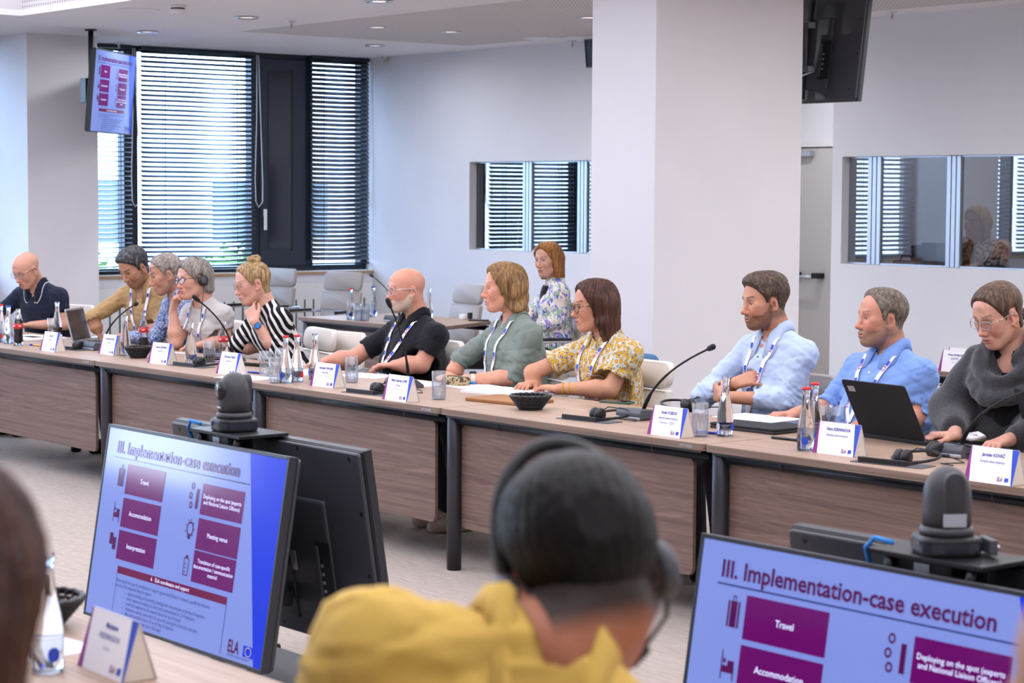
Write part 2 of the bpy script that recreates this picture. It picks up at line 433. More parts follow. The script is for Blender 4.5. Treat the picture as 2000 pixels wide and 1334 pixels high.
# booth wall with two long windows, the recess with the door, the rooms behind
wb = MB()
ZB0, ZB1 = 1.2, 2.015
LB0, LB1, RB0, RB1 = -15.47, -13.55, -10.84, -6.2
REC0, REC1 = -13.38, -10.94
wb.span((XW-0.2, YB, 0), (LB0, YB+0.12, H)).span((LB0, YB, 0), (LB1, YB+0.12, ZB0)).span((LB0, YB, ZB1), (LB1, YB+0.12, H)).span((LB1, YB, 0), (REC0, YB+0.12, H))
structure('wall_back_left', wb, M_['wall_paint'])
wb = MB()
wb.span((REC1, YB, 0), (RB0, YB+0.12, H)).span((RB0, YB, 0), (RB1, YB+0.12, ZB0)).span((RB0, YB, ZB1), (RB1, YB+0.12, H)).span((RB1, YB, 0), (4.0, YB+0.12, H))
structure('wall_back_right', wb, M_['wall_paint'])
structure('wall_recess', MB().span((REC0-0.1, YB+0.12, 0), (REC0, YD, H)).span((REC1, YB+0.12, 0), (REC1+0.1, YD, H)), M_['wall_paint'])
structure('wall_door', MB().span((-17.4, YD, 0), (4.0, YD+0.15, H)), M_['wall_paint'])
structure('wall_front', MB().span((-17.4, -3.3, 0), (4.0, -3.2, H)), M_['wall_paint'])
structure('wall_right', MB().span((4.0, -3.3, 0), (4.1, 14.4, H)), M_['wall_warm'])
structure('trim_4', MB().span((REC0, YD-0.06, 2.16), (REC1, YD, 2.24)), M_['white_plastic'])
mat('door_grey', '#c8c5c2', 0.6)
dr = structure('door_1', MB().span((-13.3, YD-0.045, 0.01), (-12.3, YD-0.005, 2.15)), M_['door_grey'], bev=0.003)
pb = MB().tube([(-13.22, YD-0.14, 0.985), (-12.95, YD-0.14, 0.985)], 0.017, 10); pb.build('push_bar', M_['aluminium'], dr, True)
for xx in (-13.2, -12.92):
    MB().box((xx, YD-0.1, 1.0), (0.07, 0.11, 0.05)).build('bar_bracket', M_['black_plastic'], dr, bev=0.008)
MB().box((-13.15, YD-0.08, 2.1), (0.24, 0.06, 0.05)).build('door_closer', M_['aluminium'], dr, bev=0.006)

def booth_window(idx, x0, x1, mulls):
    yy = YB+0.085
    o = MB().span((x0, yy-0.012, ZB0), (x1, yy+0.012, ZB0+0.012)).span((x0, yy-0.012, ZB1-0.012), (x1, yy+0.012, ZB1))
    fr = structure('window_%d' % idx, o, M_['aluminium'])
    es = [x0]+list(mulls)+[x1]
    for m in mulls:
        for dx in (-0.045, 0.0, 0.045):
            MB().span((m+dx-0.019, yy-0.02, ZB0), (m+dx+0.019, yy+0.02, ZB1)).build('mullion', M_['aluminium'], fr, bev=0.003)
    for a, b in zip(es[:-1], es[1:]):
        MB().span((a, yy-0.003, ZB0+0.012), (b, yy+0.003, ZB1-0.012)).build('pane', M_['booth_glass'], fr)
booth_window(4, LB0, LB1, (-14.70, -13.94))
booth_window(5, RB0, RB1, (-10.575, -9.82, -8.3))
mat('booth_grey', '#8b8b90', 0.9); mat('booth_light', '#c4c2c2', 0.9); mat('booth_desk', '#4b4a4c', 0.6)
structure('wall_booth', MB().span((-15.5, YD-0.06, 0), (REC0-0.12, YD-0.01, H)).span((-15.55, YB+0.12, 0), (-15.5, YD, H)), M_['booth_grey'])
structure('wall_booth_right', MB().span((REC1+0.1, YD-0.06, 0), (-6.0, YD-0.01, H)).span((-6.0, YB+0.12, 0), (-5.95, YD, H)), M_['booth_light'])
dk = thing('booth_desk', 'grey interpreter desk inside the right booth behind the glass', 'desk', (-8.7, YB+0.45, 0))
MB().box((0, 0, 1.13), (3.6, 0.55, 0.03)).build('desk_top', M_['booth_desk'], dk, bev=0.004)
for s in (-1, 1): MB().box((s*1.7, 0, 0.56), (0.04, 0.5, 1.11)).build('side_panel', M_['booth_desk'], dk)
dk2 = thing('booth_desk', 'grey interpreter desk inside the left booth behind the glass', 'desk', (-14.55, YB+0.45, 0))
MB().box((0, 0, 1.13), (1.8, 0.55, 0.03)).build('desk_top', M_['booth_desk'], dk2, bev=0.004)
for s in (-1, 1): MB().box((s*0.86, 0, 0.56), (0.04, 0.5, 1.11)).build('side_panel', M_['booth_desk'], dk2)

# ------------------------------------------------------------------ outside the windows
structure('ground', MB().span((-120, -60, -4.1), (-17.6, 110, -4.0)), mat('ground_outside', '#8d8a80', 0.9))
mat('facade_cream', '#cdd6de', 0.9); mat('facade_brick', '#d0b4ac', 0.9); mat('facade_window', '#3a4a5c', 0.2); mat('leaf_green', '#4f7a35', 0.8); mat('bark', '#5a4636', 0.9)
def house(label, x, y0, y1, z1, m):
    r = thing('building', label, 'building', (x, (y0+y1)/2, -4.0)); w = y1-y0
    MB().box((-5, 0, (z1+4)/2), (10, w, z1+4)).build('facade', M_[m], r)
    n = int(w//4)
    for i in range(n):
        for k in range(int((z1+3)//3.2)):
            MB().box((0.02, -w/2+(i+0.5)*w/n, 2.0+k*3.2), (0.1, 1.6, 1.7)).build('window', M_['facade_window'], r)
house('cream building across the street seen through the blinds', -52, 8, 34, 3.4, 'facade_cream')
house('brick red building across the street seen through the blinds', -56, 34.5, 58, 5.0, 'facade_brick')
def tree(label, x, y, h, r):
    t = thing('tree', label, 'tree', (x, y, -4.0))
    MB().tube([(0, 0, 0), (0.1, 0, h*0.5), (0.05, 0.1, h*0.8)], [0.2, 0.15, 0.08], 8).build('trunk', M_['bark'], t, True)
    rr = random.Random(int(x*7)); m = MB()
    for i in range(900):
        a = rr.uniform(0, 6.28); b = math.acos(rr.uniform(-1, 1)); q = r*rr.uniform(0.55, 1.0)
        p = Vector((q*math.sin(b)*math.cos(a), q*math.sin(b)*math.sin(a), h*0.72+q*math.cos(b)*0.8))
        u = Vector((rr.uniform(-1, 1), rr.uniform(-1, 1), rr.uniform(-1, 1))).normalized(); w = u.orthogonal().normalized()
        m.quad(p-u*0.16, p-w*0.1, p+u*0.16, p+w*0.1)
    m.build('crown', M_['leaf_green'], t)
tree('leafy green tree outside behind the wide blind', -30, 18.5, 4.9, 1.7)
tree('leafy green tree outside behind the narrow blind', -33, 16.2, 5.2, 1.6)
tree('leafy green tree outside near the wall corner', -31, 22.5, 4.6, 1.6)
tree('leafy green tree outside opposite the far window bay', -28, 8.0, 5.6, 2.0)

# ------------------------------------------------------------------ ceiling fittings
def downlight(x, y, label, watts=9):
    r = thing('downlight', label, 'light', (x, y, H), 0, 'recessed downlights')
    MB().lathe([(0.055, -0.001), (0.085, -0.001), (0.092, -0.005), (0.088, -0.012), (0.06, -0.008), (0.055, -0.001)], 24).build('trim_ring', M_['chrome'], r, True)
    MB().lathe([(0.001, -0.002), (0.056, -0.002), (0.056, -0.0045), (0.001, -0.0045)], 20).build('lens', M_['downlight_glow'], r)
    ld = bpy.data.lights.new('lamp', 'AREA'); ld.shape = 'DISK'; ld.size = 0.11; ld.energy = watts; ld.color = (0.98, 0.975, 1.0); ld.spread = math.radians(175)
    lo = bpy.data.objects.new('lamp', ld); COL.objects.link(lo); lo.parent = r; lo.location = (0, 0, -0.006)
for p, lab in (((482, 33), 'round downlight above the wide blind, nearest the sprinkler'), ((288, 61), 'round downlight above the hanging monitor at the window'), ((738, 52), 'round downlight on the perforated ceiling above the casement'),
               ((880, 61), 'round downlight in the middle of the perforated ceiling'), ((733, 88), 'round downlight next to the window corner'), ((1150, 33), 'round downlight touching the edge of the big pillar'), ((742, 1), 'round downlight cut by the top of the picture')):
    q = AZ(p[0], p[1], H); downlight(q[0], q[1], lab)
for (x, y, w, lab) in ((-12.0, 8.5, 14, 'above the rear left table'), (-10.2, 8.5, 16, 'just left of the big pillar'), (-6.8, 8.5, 16, 'above the rear right table'), (-5.0, 8.5, 22, 'right of the rear right table'), (-3.2, 8.5, 22, 'far right in the rear strip'),
                       (-12.0, 10.9, 12, 'before the door recess'), (-6.8, 10.9, 44, 'before the right booth'), (-5.0, 10.9, 42, 'at the end of the right booth'), (-3.2, 10.9, 34, 'before the bare wall past the right booth'), (-12.4, 13.2, 16, 'inside the door recess'),
                       (-9.6, 13.2, 26, 'inside the right booth'), (-0.5, 9.5, 24, 'in the right rear corner'), (1.6, 8.5, 24, 'by the right wall, rear'), (1.6, 4.5, 36, 'by the right wall, middle'), (1.6, 1.0, 36, 'by the right wall, front')):
    downlight(x, y, 'added fill downlight ' + lab, w)  # fill lamps added to brighten the rear strip, recess, booth and right side
def sprinkler(p, lab):
    q = AZ(p[0], p[1], H); r = thing('sprinkler', lab, 'sprinkler', (q[0], q[1], H), 0, 'ceiling sprinklers')
    MB().lathe([(0.001, 0), (0.04, 0), (0.036, -0.01), (0.015, -0.013), (0.001, -0.013)], 18).build('rosette', M_['chrome'], r, True)
    m = MB().lathe([(0.01, -0.012), (0.013, -0.02), (0.008, -0.028)], 12); m.build('nozzle', M_['chrome'], r, True)
    MB().tube([(0.012, 0, -0.026), (0.017, 0, -0.04), (0.004, 0, -0.054), (-0.017, 0, -0.04), (-0.012, 0, -0.026)], 0.003, 6).build('frame', M_['chrome'], r, True)
    MB().tube([(0, 0, -0.026), (0, 0, -0.052)], 0.004, 8).build('bulb', M_['red'], r, True)
    MB().lathe([(0.001, -0.053), (0.016, -0.054), (0.016, -0.057), (0.001, -0.058)], 12).build('deflector', M_['chrome'], r)
for p, lab in (((569, 40), 'ceiling sprinkler over the wide blind'), ((752, 111), 'ceiling sprinkler in the window corner'), ((232, 82), 'ceiling sprinkler above the hanging monitor'), ((1118, 79), 'ceiling sprinkler near the big pillar by the booth wall'), ((1742, 22), 'ceiling sprinkler above the right booth')):
    sprinkler(p, lab)
def ceil_disc(p, lab, r0):
    q = AZ(p[0], p[1], H); r = thing('ceiling_speaker', lab, 'speaker', (q[0], q[1], H), 0, 'round ceiling speakers')
    MB().lathe([(0.001, 0), (r0, 0), (r0*1.02, -0.004), (r0*0.98, -0.008), (r0*0.9, -0.004)], 32).build('rim', M_['white_plastic'], r, True)
    MB().lathe([(0.001, -0.005), (r0*0.9, -0.005), (r0*0.9, -0.003)], 32).build('grille', M_['ceiling_paint'], r)
ceil_disc((270, 19), 'flat round ceiling speaker beside the smoke detector', 0.16)
ceil_disc((1052, 74), 'flat round ceiling speaker near the booth wall', 0.14)
q = AZ(347, 10, H); r = thing('smoke_detector', 'white round smoke detector on the ceiling', 'detector', (q[0], q[1], H))
MB().lathe([(0.001, 0), (0.06, 0), (0.06, -0.012), (0.05, -0.02), (0.001, -0.02)], 24).build('base', M_['white_plastic'], r, True)
MB().lathe([(0.05, -0.02), (0.052, -0.028), (0.05, -0.038), (0.001, -0.038)], 24).build('slots', M_['black_plastic'], r, True)
MB().lathe([(0.054, -0.03), (0.056, -0.045), (0.045, -0.06), (0.001, -0.064)], 24).build('cap', M_['white_plastic'], r, True)
# ------------------------------------------------------------------ tables
TZ = 0.74
def table(x0, x1, yf, depth, label, group, front=-1, poly=None, legs=((0,), (0, 1))[0], panel=True, badge=False):
    # x0..x1 along the row, yf the edge towards the middle of the square, front -1: that edge faces -y
    w = x1-x0; r = thing('conference_table', label, 'table', ((x0+x1)/2, yf, 0), 0 if front < 0 else math.pi, group)
    P = poly or rrect(w-0.004, depth, 0.022, 4, 0, depth/2)
    MB().prism(P, 2, TZ-0.028, TZ-0.0015).build('table_edge', M_['wood_edge'], r)
    P2 = [(p[0]*0.998, depth/2+(p[1]-depth/2)*0.996) for p in P]
    MB().prism(P2, 2, TZ-0.002, TZ).build('table_top', M_['wood_top'], r)
    MB().tube([(-w/2+0.02, 0.06, TZ-0.052), (w/2-0.02, 0.06, TZ-0.052)], 0.021, 14).build('front_bar', M_['bar_dark'], r, True)
    MB().box((0, 0.03, TZ-0.034), (w-0.06, 0.03, 0.012)).build('under_rail', M_['collar_black'], r)
    for f in (-0.28, 0.3):
        MB().tube([(f*w, 0.06, TZ-0.052), (f*w+0.006, 0.06, TZ-0.052)], 0.0218, 14).build('bar_joint', M_['collar_black'], r, True)
    MB().tube([(-w/2+0.02, depth-0.08, TZ-0.05), (w/2-0.02, depth-0.08, TZ-0.05)], 0.02, 12).build('rear_bar', M_['bar_dark'], r, True)
    if panel:
        MB().prism(rrect(w-0.20, 0.475, 0.03, 5, -0.035, 0.43), 1, 0.078, 0.096).build('modesty_panel', M_['wood_panel'], r, bev=0.002)
    for e in legs:
        xx = -w/2+0.035 if e == 0 else w/2-0.035
        for yy in (0.06, depth-0.08):
            MB().lathe([(0.034, 0.006), (0.034, TZ-0.036), (0.03, TZ-0.03)], 20, (xx, yy, 0)).build('leg', M_['leg_metal'], r, True)
            MB().lathe([(0.031, 0), (0.033, 0.004), (0.033, 0.01)], 20, (xx, yy, 0)).build('foot', M_['collar_black'], r, True)
    if badge:
        put_text('maker_badge', 'UPOWERS', 0.016, M_['aluminium'], r, Matrix.Translation((w/2-0.1, -0.0015 if not poly else 0, TZ-0.015)) @ Matrix.Rotation(math.pi/2, 4, 'X'))
    return r
YF = 5.675
JX = [-14.2, -12.5, -10.83, -9.18, -7.53, -5.82, -4.12, -2.42]
LABT = ['wooden conference table at the far left end of the long row', 'wooden conference table holding the cola bottle and silver laptop', 'wooden conference table with the small black basket and grey-clad woman',
        'wooden conference table behind the left floor camera', 'wooden conference table with brown folder and black basket in front of the pillar', 'wooden conference table under the black laptop at right', 'wooden conference table at the right edge of the row']
for i in range(len(JX)-1):
    table(JX[i], JX[i+1], YF, 0.80, LABT[i], 'front row tables', badge=True)
rt1 = table(-13.85, -12.15, 9.04, 0.95, 'wooden table in the rear row holding bottles and glasses under the window', 'rear row tables', legs=(0, 1), poly=[(-0.85, 0.0), (0.83, 0.03), (0.85, 0.06), (0.42, 0.93), (0.4, 0.95), (-0.85, 0.95)])
table(-7.66, -5.9, 9.16, 0.74, 'wooden table in the rear row right of the pillar with name cards', 'rear row tables', legs=(0, 1))
table(-5.2, -3.1, 2.21, 0.75, 'wooden table in the near row at lower left, out of focus', 'near row tables', front=1, legs=(0, 1), panel=True)

# ------------------------------------------------------------------ chairs
def chair(loc, rz, label, leather='leather_grey', hgt=0.97, group='conference chairs'):
    r = thing('conference_chair', label, 'chair', loc, rz, group)       # faces local -y
    L = M_[leather]
    MB().prism(rrect(0.47, 0.46, 0.06, 4), 2, 0.40, 0.475).build('seat', L, r, True, bev=0.02, seg=3)
    hb = hgt-0.5; n = 3
    for k in range(n):
        z0 = 0.5+hb*k/n; z1 = 0.5+hb*(k+1)/n-0.004
        lean = lambda z: 0.22+(z-0.5)*0.16
        wd = 0.47-0.015*abs(k-1)
        m = MB()
        for (z, sx) in ((z0, 1.0), (z1, 1.0)): pass
        yy = lean((z0+z1)/2)
        m.prism(rrect(wd, z1-z0, 0.05 if k == n-1 else 0.012, 4, 0, (z0+z1)/2), 1, yy-0.02, yy+0.02)
        # shear so that the back leans
        m.v = [(p[0], p[1]+(p[2]-(z0+z1)/2)*0.16+0.03*(abs(p[0])/0.25)**2*-1, p[2]) for p in m.v]
        m.build('back_cushion', L, r, True, bev=0.009, seg=2)
    for s in (-1, 1):
        a = MB().tube([(s*0.27, 0.27, 0.66), (s*0.275, 0.1, 0.665), (s*0.275, -0.12, 0.66), (s*0.275, -0.185, 0.62), (s*0.275, -0.2, 0.5), (s*0.275, -0.19, 0.05), (s*0.275, -0.15, 0.015), (s*0.275, 0.0, 0.013), (s*0.275, 0.26, 0.013)], 0.0125, 10)
        ao = a.build('arm_frame', M_['chrome'], r, True)
        MB().prism(rrect(0.045, 0.26, 0.015, 3, s*0.275, 0.0), 2, 0.668, 0.688).build('arm_pad', M_['black_plastic'], ao, bev=0.006)
    m = MB().tube([(-0.275, 0.26, 0.013), (0.275, 0.26, 0.013)], 0.0125, 10).tube([(-0.275, -0.05, 0.41), (0.275, -0.05, 0.41)], 0.011, 8).tube([(-0.27, 0.27, 0.66), (0.27, 0.27, 0.66)], 0.011, 8)
    m.build('cross_bar', M_['chrome'], r, True)
    return r
# empty chairs behind the rear table and between the people
def chair_at(px, py, Y, rz, label, **kw):
    q = AY(px, py, Y); return chair((q[0], Y-0.25, 0), rz, label, **kw)
chair_at(676, 540, 10.55, math.radians(12), 'empty grey leather chair with chrome arms in the middle of the window row', hgt=1.02)
chair_at(548, 540, 10.55, math.radians(8), 'empty grey leather chair right beside the woman with the hair bun', hgt=1.02)
chair_at(438, 545, 10.6, math.radians(2), 'empty grey leather chair half hidden behind the woman with headphones', hgt=1.02)
chair_at(908, 570, 10.35, math.radians(-8), 'empty light grey chair at the rear table next to the smiling woman', hgt=0.99)
q = AY(640, 660, 7.0); chair((q[0], 6.86, 0), math.radians(6), 'empty cream leather chair between the striped blouse and the black polo shirt', leather='leather_cream', hgt=0.885)

# ------------------------------------------------------------------ screens and the slide
mat('screen_glow', '#5a6490', 0.1, spec=0.18, emit='#8299ee', es=0.6); mat('slide_purple', '#5a0a58', 0.1, spec=0.18, emit='#560a58', es=0.55); mat('slide_maroon', '#5e1040', 0.1, spec=0.18, emit='#5a1040', es=0.6)
mat('slide_blue', '#0a2ab0', 0.1, spec=0.18, emit='#0a30c8', es=0.62); mat('slide_white', '#d0d8ff', 0.1, spec=0.18, emit='#d4dcff', es=0.9); mat('slide_text', '#4a0f48', 0.1, spec=0.18, emit='#4a1048', es=0.5)
mat('slide_ink', '#262a66', 0.1, spec=0.18, emit='#262a66', es=0.5); mat('slide_yellow', '#c8b83c', 0.1, spec=0.18, emit='#c8b83c', es=0.8)
def slide(par, w, h, small=False):
    """the picture on a screen lying in local x/z, facing -y, top left at (-w/2, h)"""
    sc = MB().quad((-w/2, 0, 0), (w/2, 0, 0), (w/2, 0, h), (-w/2, 0, h)).build('screen', M_['screen_glow'], par, loc=(0, -0.0015, 0))
    R = Matrix.Rotation(math.pi/2, 4, 'X')
    X = lambda u: -w/2+u*w
    Z = lambda v: h-v*h
    e = [-0.001]
    def q(name, pts, m):
        e[0] -= 0.00003
        MB().prism([(X(u), Z(v)) for u, v in pts], 1, e[0]-0.0002, e[0]).build(name, M_[m], sc)
    def tx(s, u, v, size, m, al='CENTER', wx=1.0, bold=False):
        ls = s.split('\n')
        if len(ls) > 1:
            for i, q_ in enumerate(ls): tx(q_, u, v+(i-(len(ls)-1)/2)*size, size, m, al, wx, bold)
            return
        put_text('slide_lettering', s, size*h, M_[m], sc, Matrix.Translation((X(u), -0.0026, Z(v))) @ R, al, bold, wx)
    q('slide_band', [(0.812, 0.0), (1, 0), (1, 1), (0.964, 1)], 'slide_blue')
    tx('III. Implementation-case execution', 0.062, 0.098, 0.088, 'slide_text', 'LEFT', 1.02, True)
    q('slide_rule', [(0.055, 0.148), (0.83, 0.148), (0.83, 0.154), (0.055, 0.154)], 'slide_ink')
    for (u0, u1, v0, v1, t, sz) in ((0.143, 0.37, 0.175, 0.333, 'Travel', 0.036), (0.143, 0.37, 0.354, 0.508, 'Accommodation', 0.036), (0.143, 0.37, 0.525, 0.678, 'Interpretation', 0.036),
                                    (0.587, 0.813, 0.192, 0.347, 'Deploying on the spot (experts\nand National Liaison Officers)', 0.029), (0.587, 0.813, 0.366, 0.521, 'Meeting venue', 0.034), (0.587, 0.813, 0.527, 0.685, 'Translation of case-specific\ndocumentation / communication\nmaterial', 0.029)):
        q('slide_box', [(u0, v0), (u1, v0), (u1, v1), (u0, v1)], 'slide_purple')
        tx(t, (u0+u1)/2, (v0+v1)/2, sz, 'slide_white', 'CENTER', 0.98)
    q('slide_bar', [(0.163, 0.712), (0.791, 0.712), (0.791, 0.75), (0.163, 0.75)], 'slide_maroon')
    tx('6.   ELA coordination and support', 0.477, 0.731, 0.028, 'slide_white', 'CENTER', 1.0)
    tx('Please specify the type of coordination or support agreed with ELA and, if relevant, quantify the indicative\namount of the requested financial support:', 0.166, 0.797, 0.0265, 'slide_ink', 'LEFT', 0.84)
    tx('\u2022    organizes briefing and de-briefing meetings with interpretation on the day of inspection,\n\u2022    covers expenses in relation to travel and accommodation for 2-10 inspectors,\n\u2022    covers the expenses for the network dinner for up to 8 people\n\u2022    reimburses catering costs (lunch) for up to the participants in the joint inspection,\n\u2022    offers the translation (up to 10) on the day of inspection,\n\u2022    translation of documents (up to 100 pages)', 0.222, 0.905, 0.0265, 'slide_ink', 'LEFT', 0.84)
    q('slide_rule', [(0.79, 0.75), (0.792, 0.75), (0.792, 0.99), (0.79, 0.99)], 'slide_ink'); q('slide_rule', [(0.163, 0.75), (0.1645, 0.75), (0.1645, 0.99), (0.163, 0.99)], 'slide_ink')
    tx('ELA', 0.826, 0.937, 0.085, 'slide_text', 'LEFT', 0.72, True)
    tx('EUROPEAN LABOUR AUTHORITY', 0.826, 0.978, 0.016, 'slide_ink', 'LEFT', 0.85)
    q('slide_flag', [(0.905, 0.912), (0.957, 0.912), (0.957, 0.965), (0.905, 0.965)], 'slide_blue')
    for k in range(12):
        a = k*math.pi/6; u = 0.931+0.015*math.cos(a); v = 0.9385+0.021*math.sin(a)
        q('slide_star', [(u-0.0018, v-0.0026), (u+0.0018, v-0.0026), (u+0.0018, v+0.0026), (u-0.0018, v+0.0026)], 'slide_yellow')
    # pictograms: suitcase, bed, speech bubbles, network, bulb, clipboard
    for (a, b) in ((0.094, 0.099), (0.102, 0.12), (0.123, 0.128)): q('slide_icon', [(a, 0.205), (b, 0.205), (b, 0.30), (a, 0.30)], 'slide_text')
    for (a, b, c, d) in ((0.106, 0.185, 0.116, 0.19), (0.106, 0.185, 0.108, 0.206), (0.114, 0.185, 0.116, 0.206), (0.094, 0.385, 0.097, 0.49), (0.097, 0.44, 0.112, 0.465), (0.112, 0.42, 0.13, 0.465), (0.128, 0.44, 0.131, 0.49), (0.099, 0.415, 0.106, 0.43),
                         (0.092, 0.55, 0.112, 0.61), (0.112, 0.57, 0.132, 0.635), (0.558, 0.225, 0.571, 0.325), (0.538, 0.575, 0.541, 0.665), (0.562, 0.575, 0.565, 0.665), (0.538, 0.575, 0.565, 0.58), (0.538, 0.66, 0.565, 0.665), (0.546, 0.562, 0.557, 0.58), (0.543, 0.605, 0.553, 0.609), (0.543, 0.625, 0.553, 0.629), (0.543, 0.645, 0.553, 0.649),
                         (0.541, 0.465, 0.553, 0.482)):
        q('slide_icon', [(a, b), (c, b), (c, d), (a, d)], 'slide_text')
    def ring(u, v, ru, rv, t):
        n = 14; m = MB(); k0 = len(m.v)
        for j in range(n):
            a = 2*math.pi*j/n; b2 = 2*math.pi*(j+1)/n
            pt = lambda a, f: (X(u+ru*f*math.cos(a)), -0.0018, Z(v+rv*f*math.sin(a)))
            m.quad(pt(a, 1), pt(b2, 1), pt(b2, t), pt(a, t))
        m.build('slide_icon', M_['slide_text'], sc)
    for (u, v) in ((0.533, 0.215), (0.527, 0.265), (0.533, 0.312)): ring(u, v, 0.009, 0.018, 0.55)
    ring(0.547, 0.43, 0.019, 0.038, 0.75)
    for k in range(9):
        a = k*math.pi/4.5; q('slide_icon', [(0.547+0.024*math.cos(a)-0.002, 0.43+0.047*math.sin(a)-0.004), (0.547+0.024*math.cos(a)+0.002, 0.43+0.047*math.sin(a)-0.004), (0.547+0.024*math.cos(a)+0.002, 0.43+0.047*math.sin(a)+0.004), (0.547+0.024*math.cos(a)-0.002, 0.43+0.047*math.sin(a)+0.004)], 'slide_text')
    return sc
def monitor(loc, rot, w, h, label, lit=True, back=True, group=None):
    r = thing('monitor', label, 'monitor', loc, 0, group); r.rotation_euler = rot
    bz = 0.012
    m = MB()
    for s in (-1, 1): m.box((s*(w/2-bz/2), 0.012, h/2), (bz, 0.03, h))
    for z in (bz/2, h-bz/2): m.box((0, 0.012, z), (w-2*bz, 0.03, bz))
    m.build('bezel', M_['bezel'], r, bev=0.002)
    MB().box((0, 0.02, h/2), (w-0.006, 0.03, h-0.006)).build('panel', M_['monitor_black'], r, bev=0.002)
    if lit:
        sc = slide(r, w-2*bz, h-2*bz); sc.location = (0, -0.0008, bz)
    else:
        MB().box((0, 0.0045, h/2), (w-2*bz, 0.002, h-2*bz)).build('screen', M_['casement_inset'], r)
    # back shell, vents, connector bay, screw holes
    bk = MB(); bk.prism(rrect(w-0.01, h-0.01, 0.01, 2, 0, h/2), 1, 0.034, 0.05)
    b = bk.build('back_shell', M_['monitor_back'], r, bev=0.006)
    MB().box((0, 0.056, h*0.42), (w*0.62, 0.02, h*0.62)).build('electronics_hump', M_['monitor_back'], r, bev=0.012)
    MB().box((-w*0.28, 0.067, h*0.36), (0.09, 0.004, 0.24)).build('connector_bay', M_['black_plastic'], r, bev=0.002)
    MB().box((-w*0.28+0.03, 0.07, h*0.36), (0.012, 0.006, 0.2)).build('connector_label', M_['grey_plastic'], r)
    for k in range(4): MB().box((-w*0.28+0.01, 0.07, h*0.28+0.03*k), (0.012, 0.004, 0.01)).build('socket', M_['aluminium'], r)
    MB().box((-w*0.08, 0.0675, h*0.40), (0.14, 0.002, 0.07)).build('type_label', M_['aluminium'], r)
    MB().box((0.0, 0.0515, h*0.87), (0.12, 0.003, 0.006)).build('vent', M_['collar_black'], r)
    for (u, v) in ((-0.45, 0.96), (-0.2, 0.97), (0.1, 0.97), (0.45, 0.96), (-0.475, 0.7), (-0.475, 0.4), (0.475, 0.6), (-0.3, 0.05), (0.0, 0.04), (0.3, 0.05), (-0.45, 0.1)):
        MB().tube([(u*w, 0.049, v*h), (u*w, 0.0512, v*h)], 0.008, 10).build('screw_hole', M_['collar_black'], r)
    return r
TL = math.radians(9)
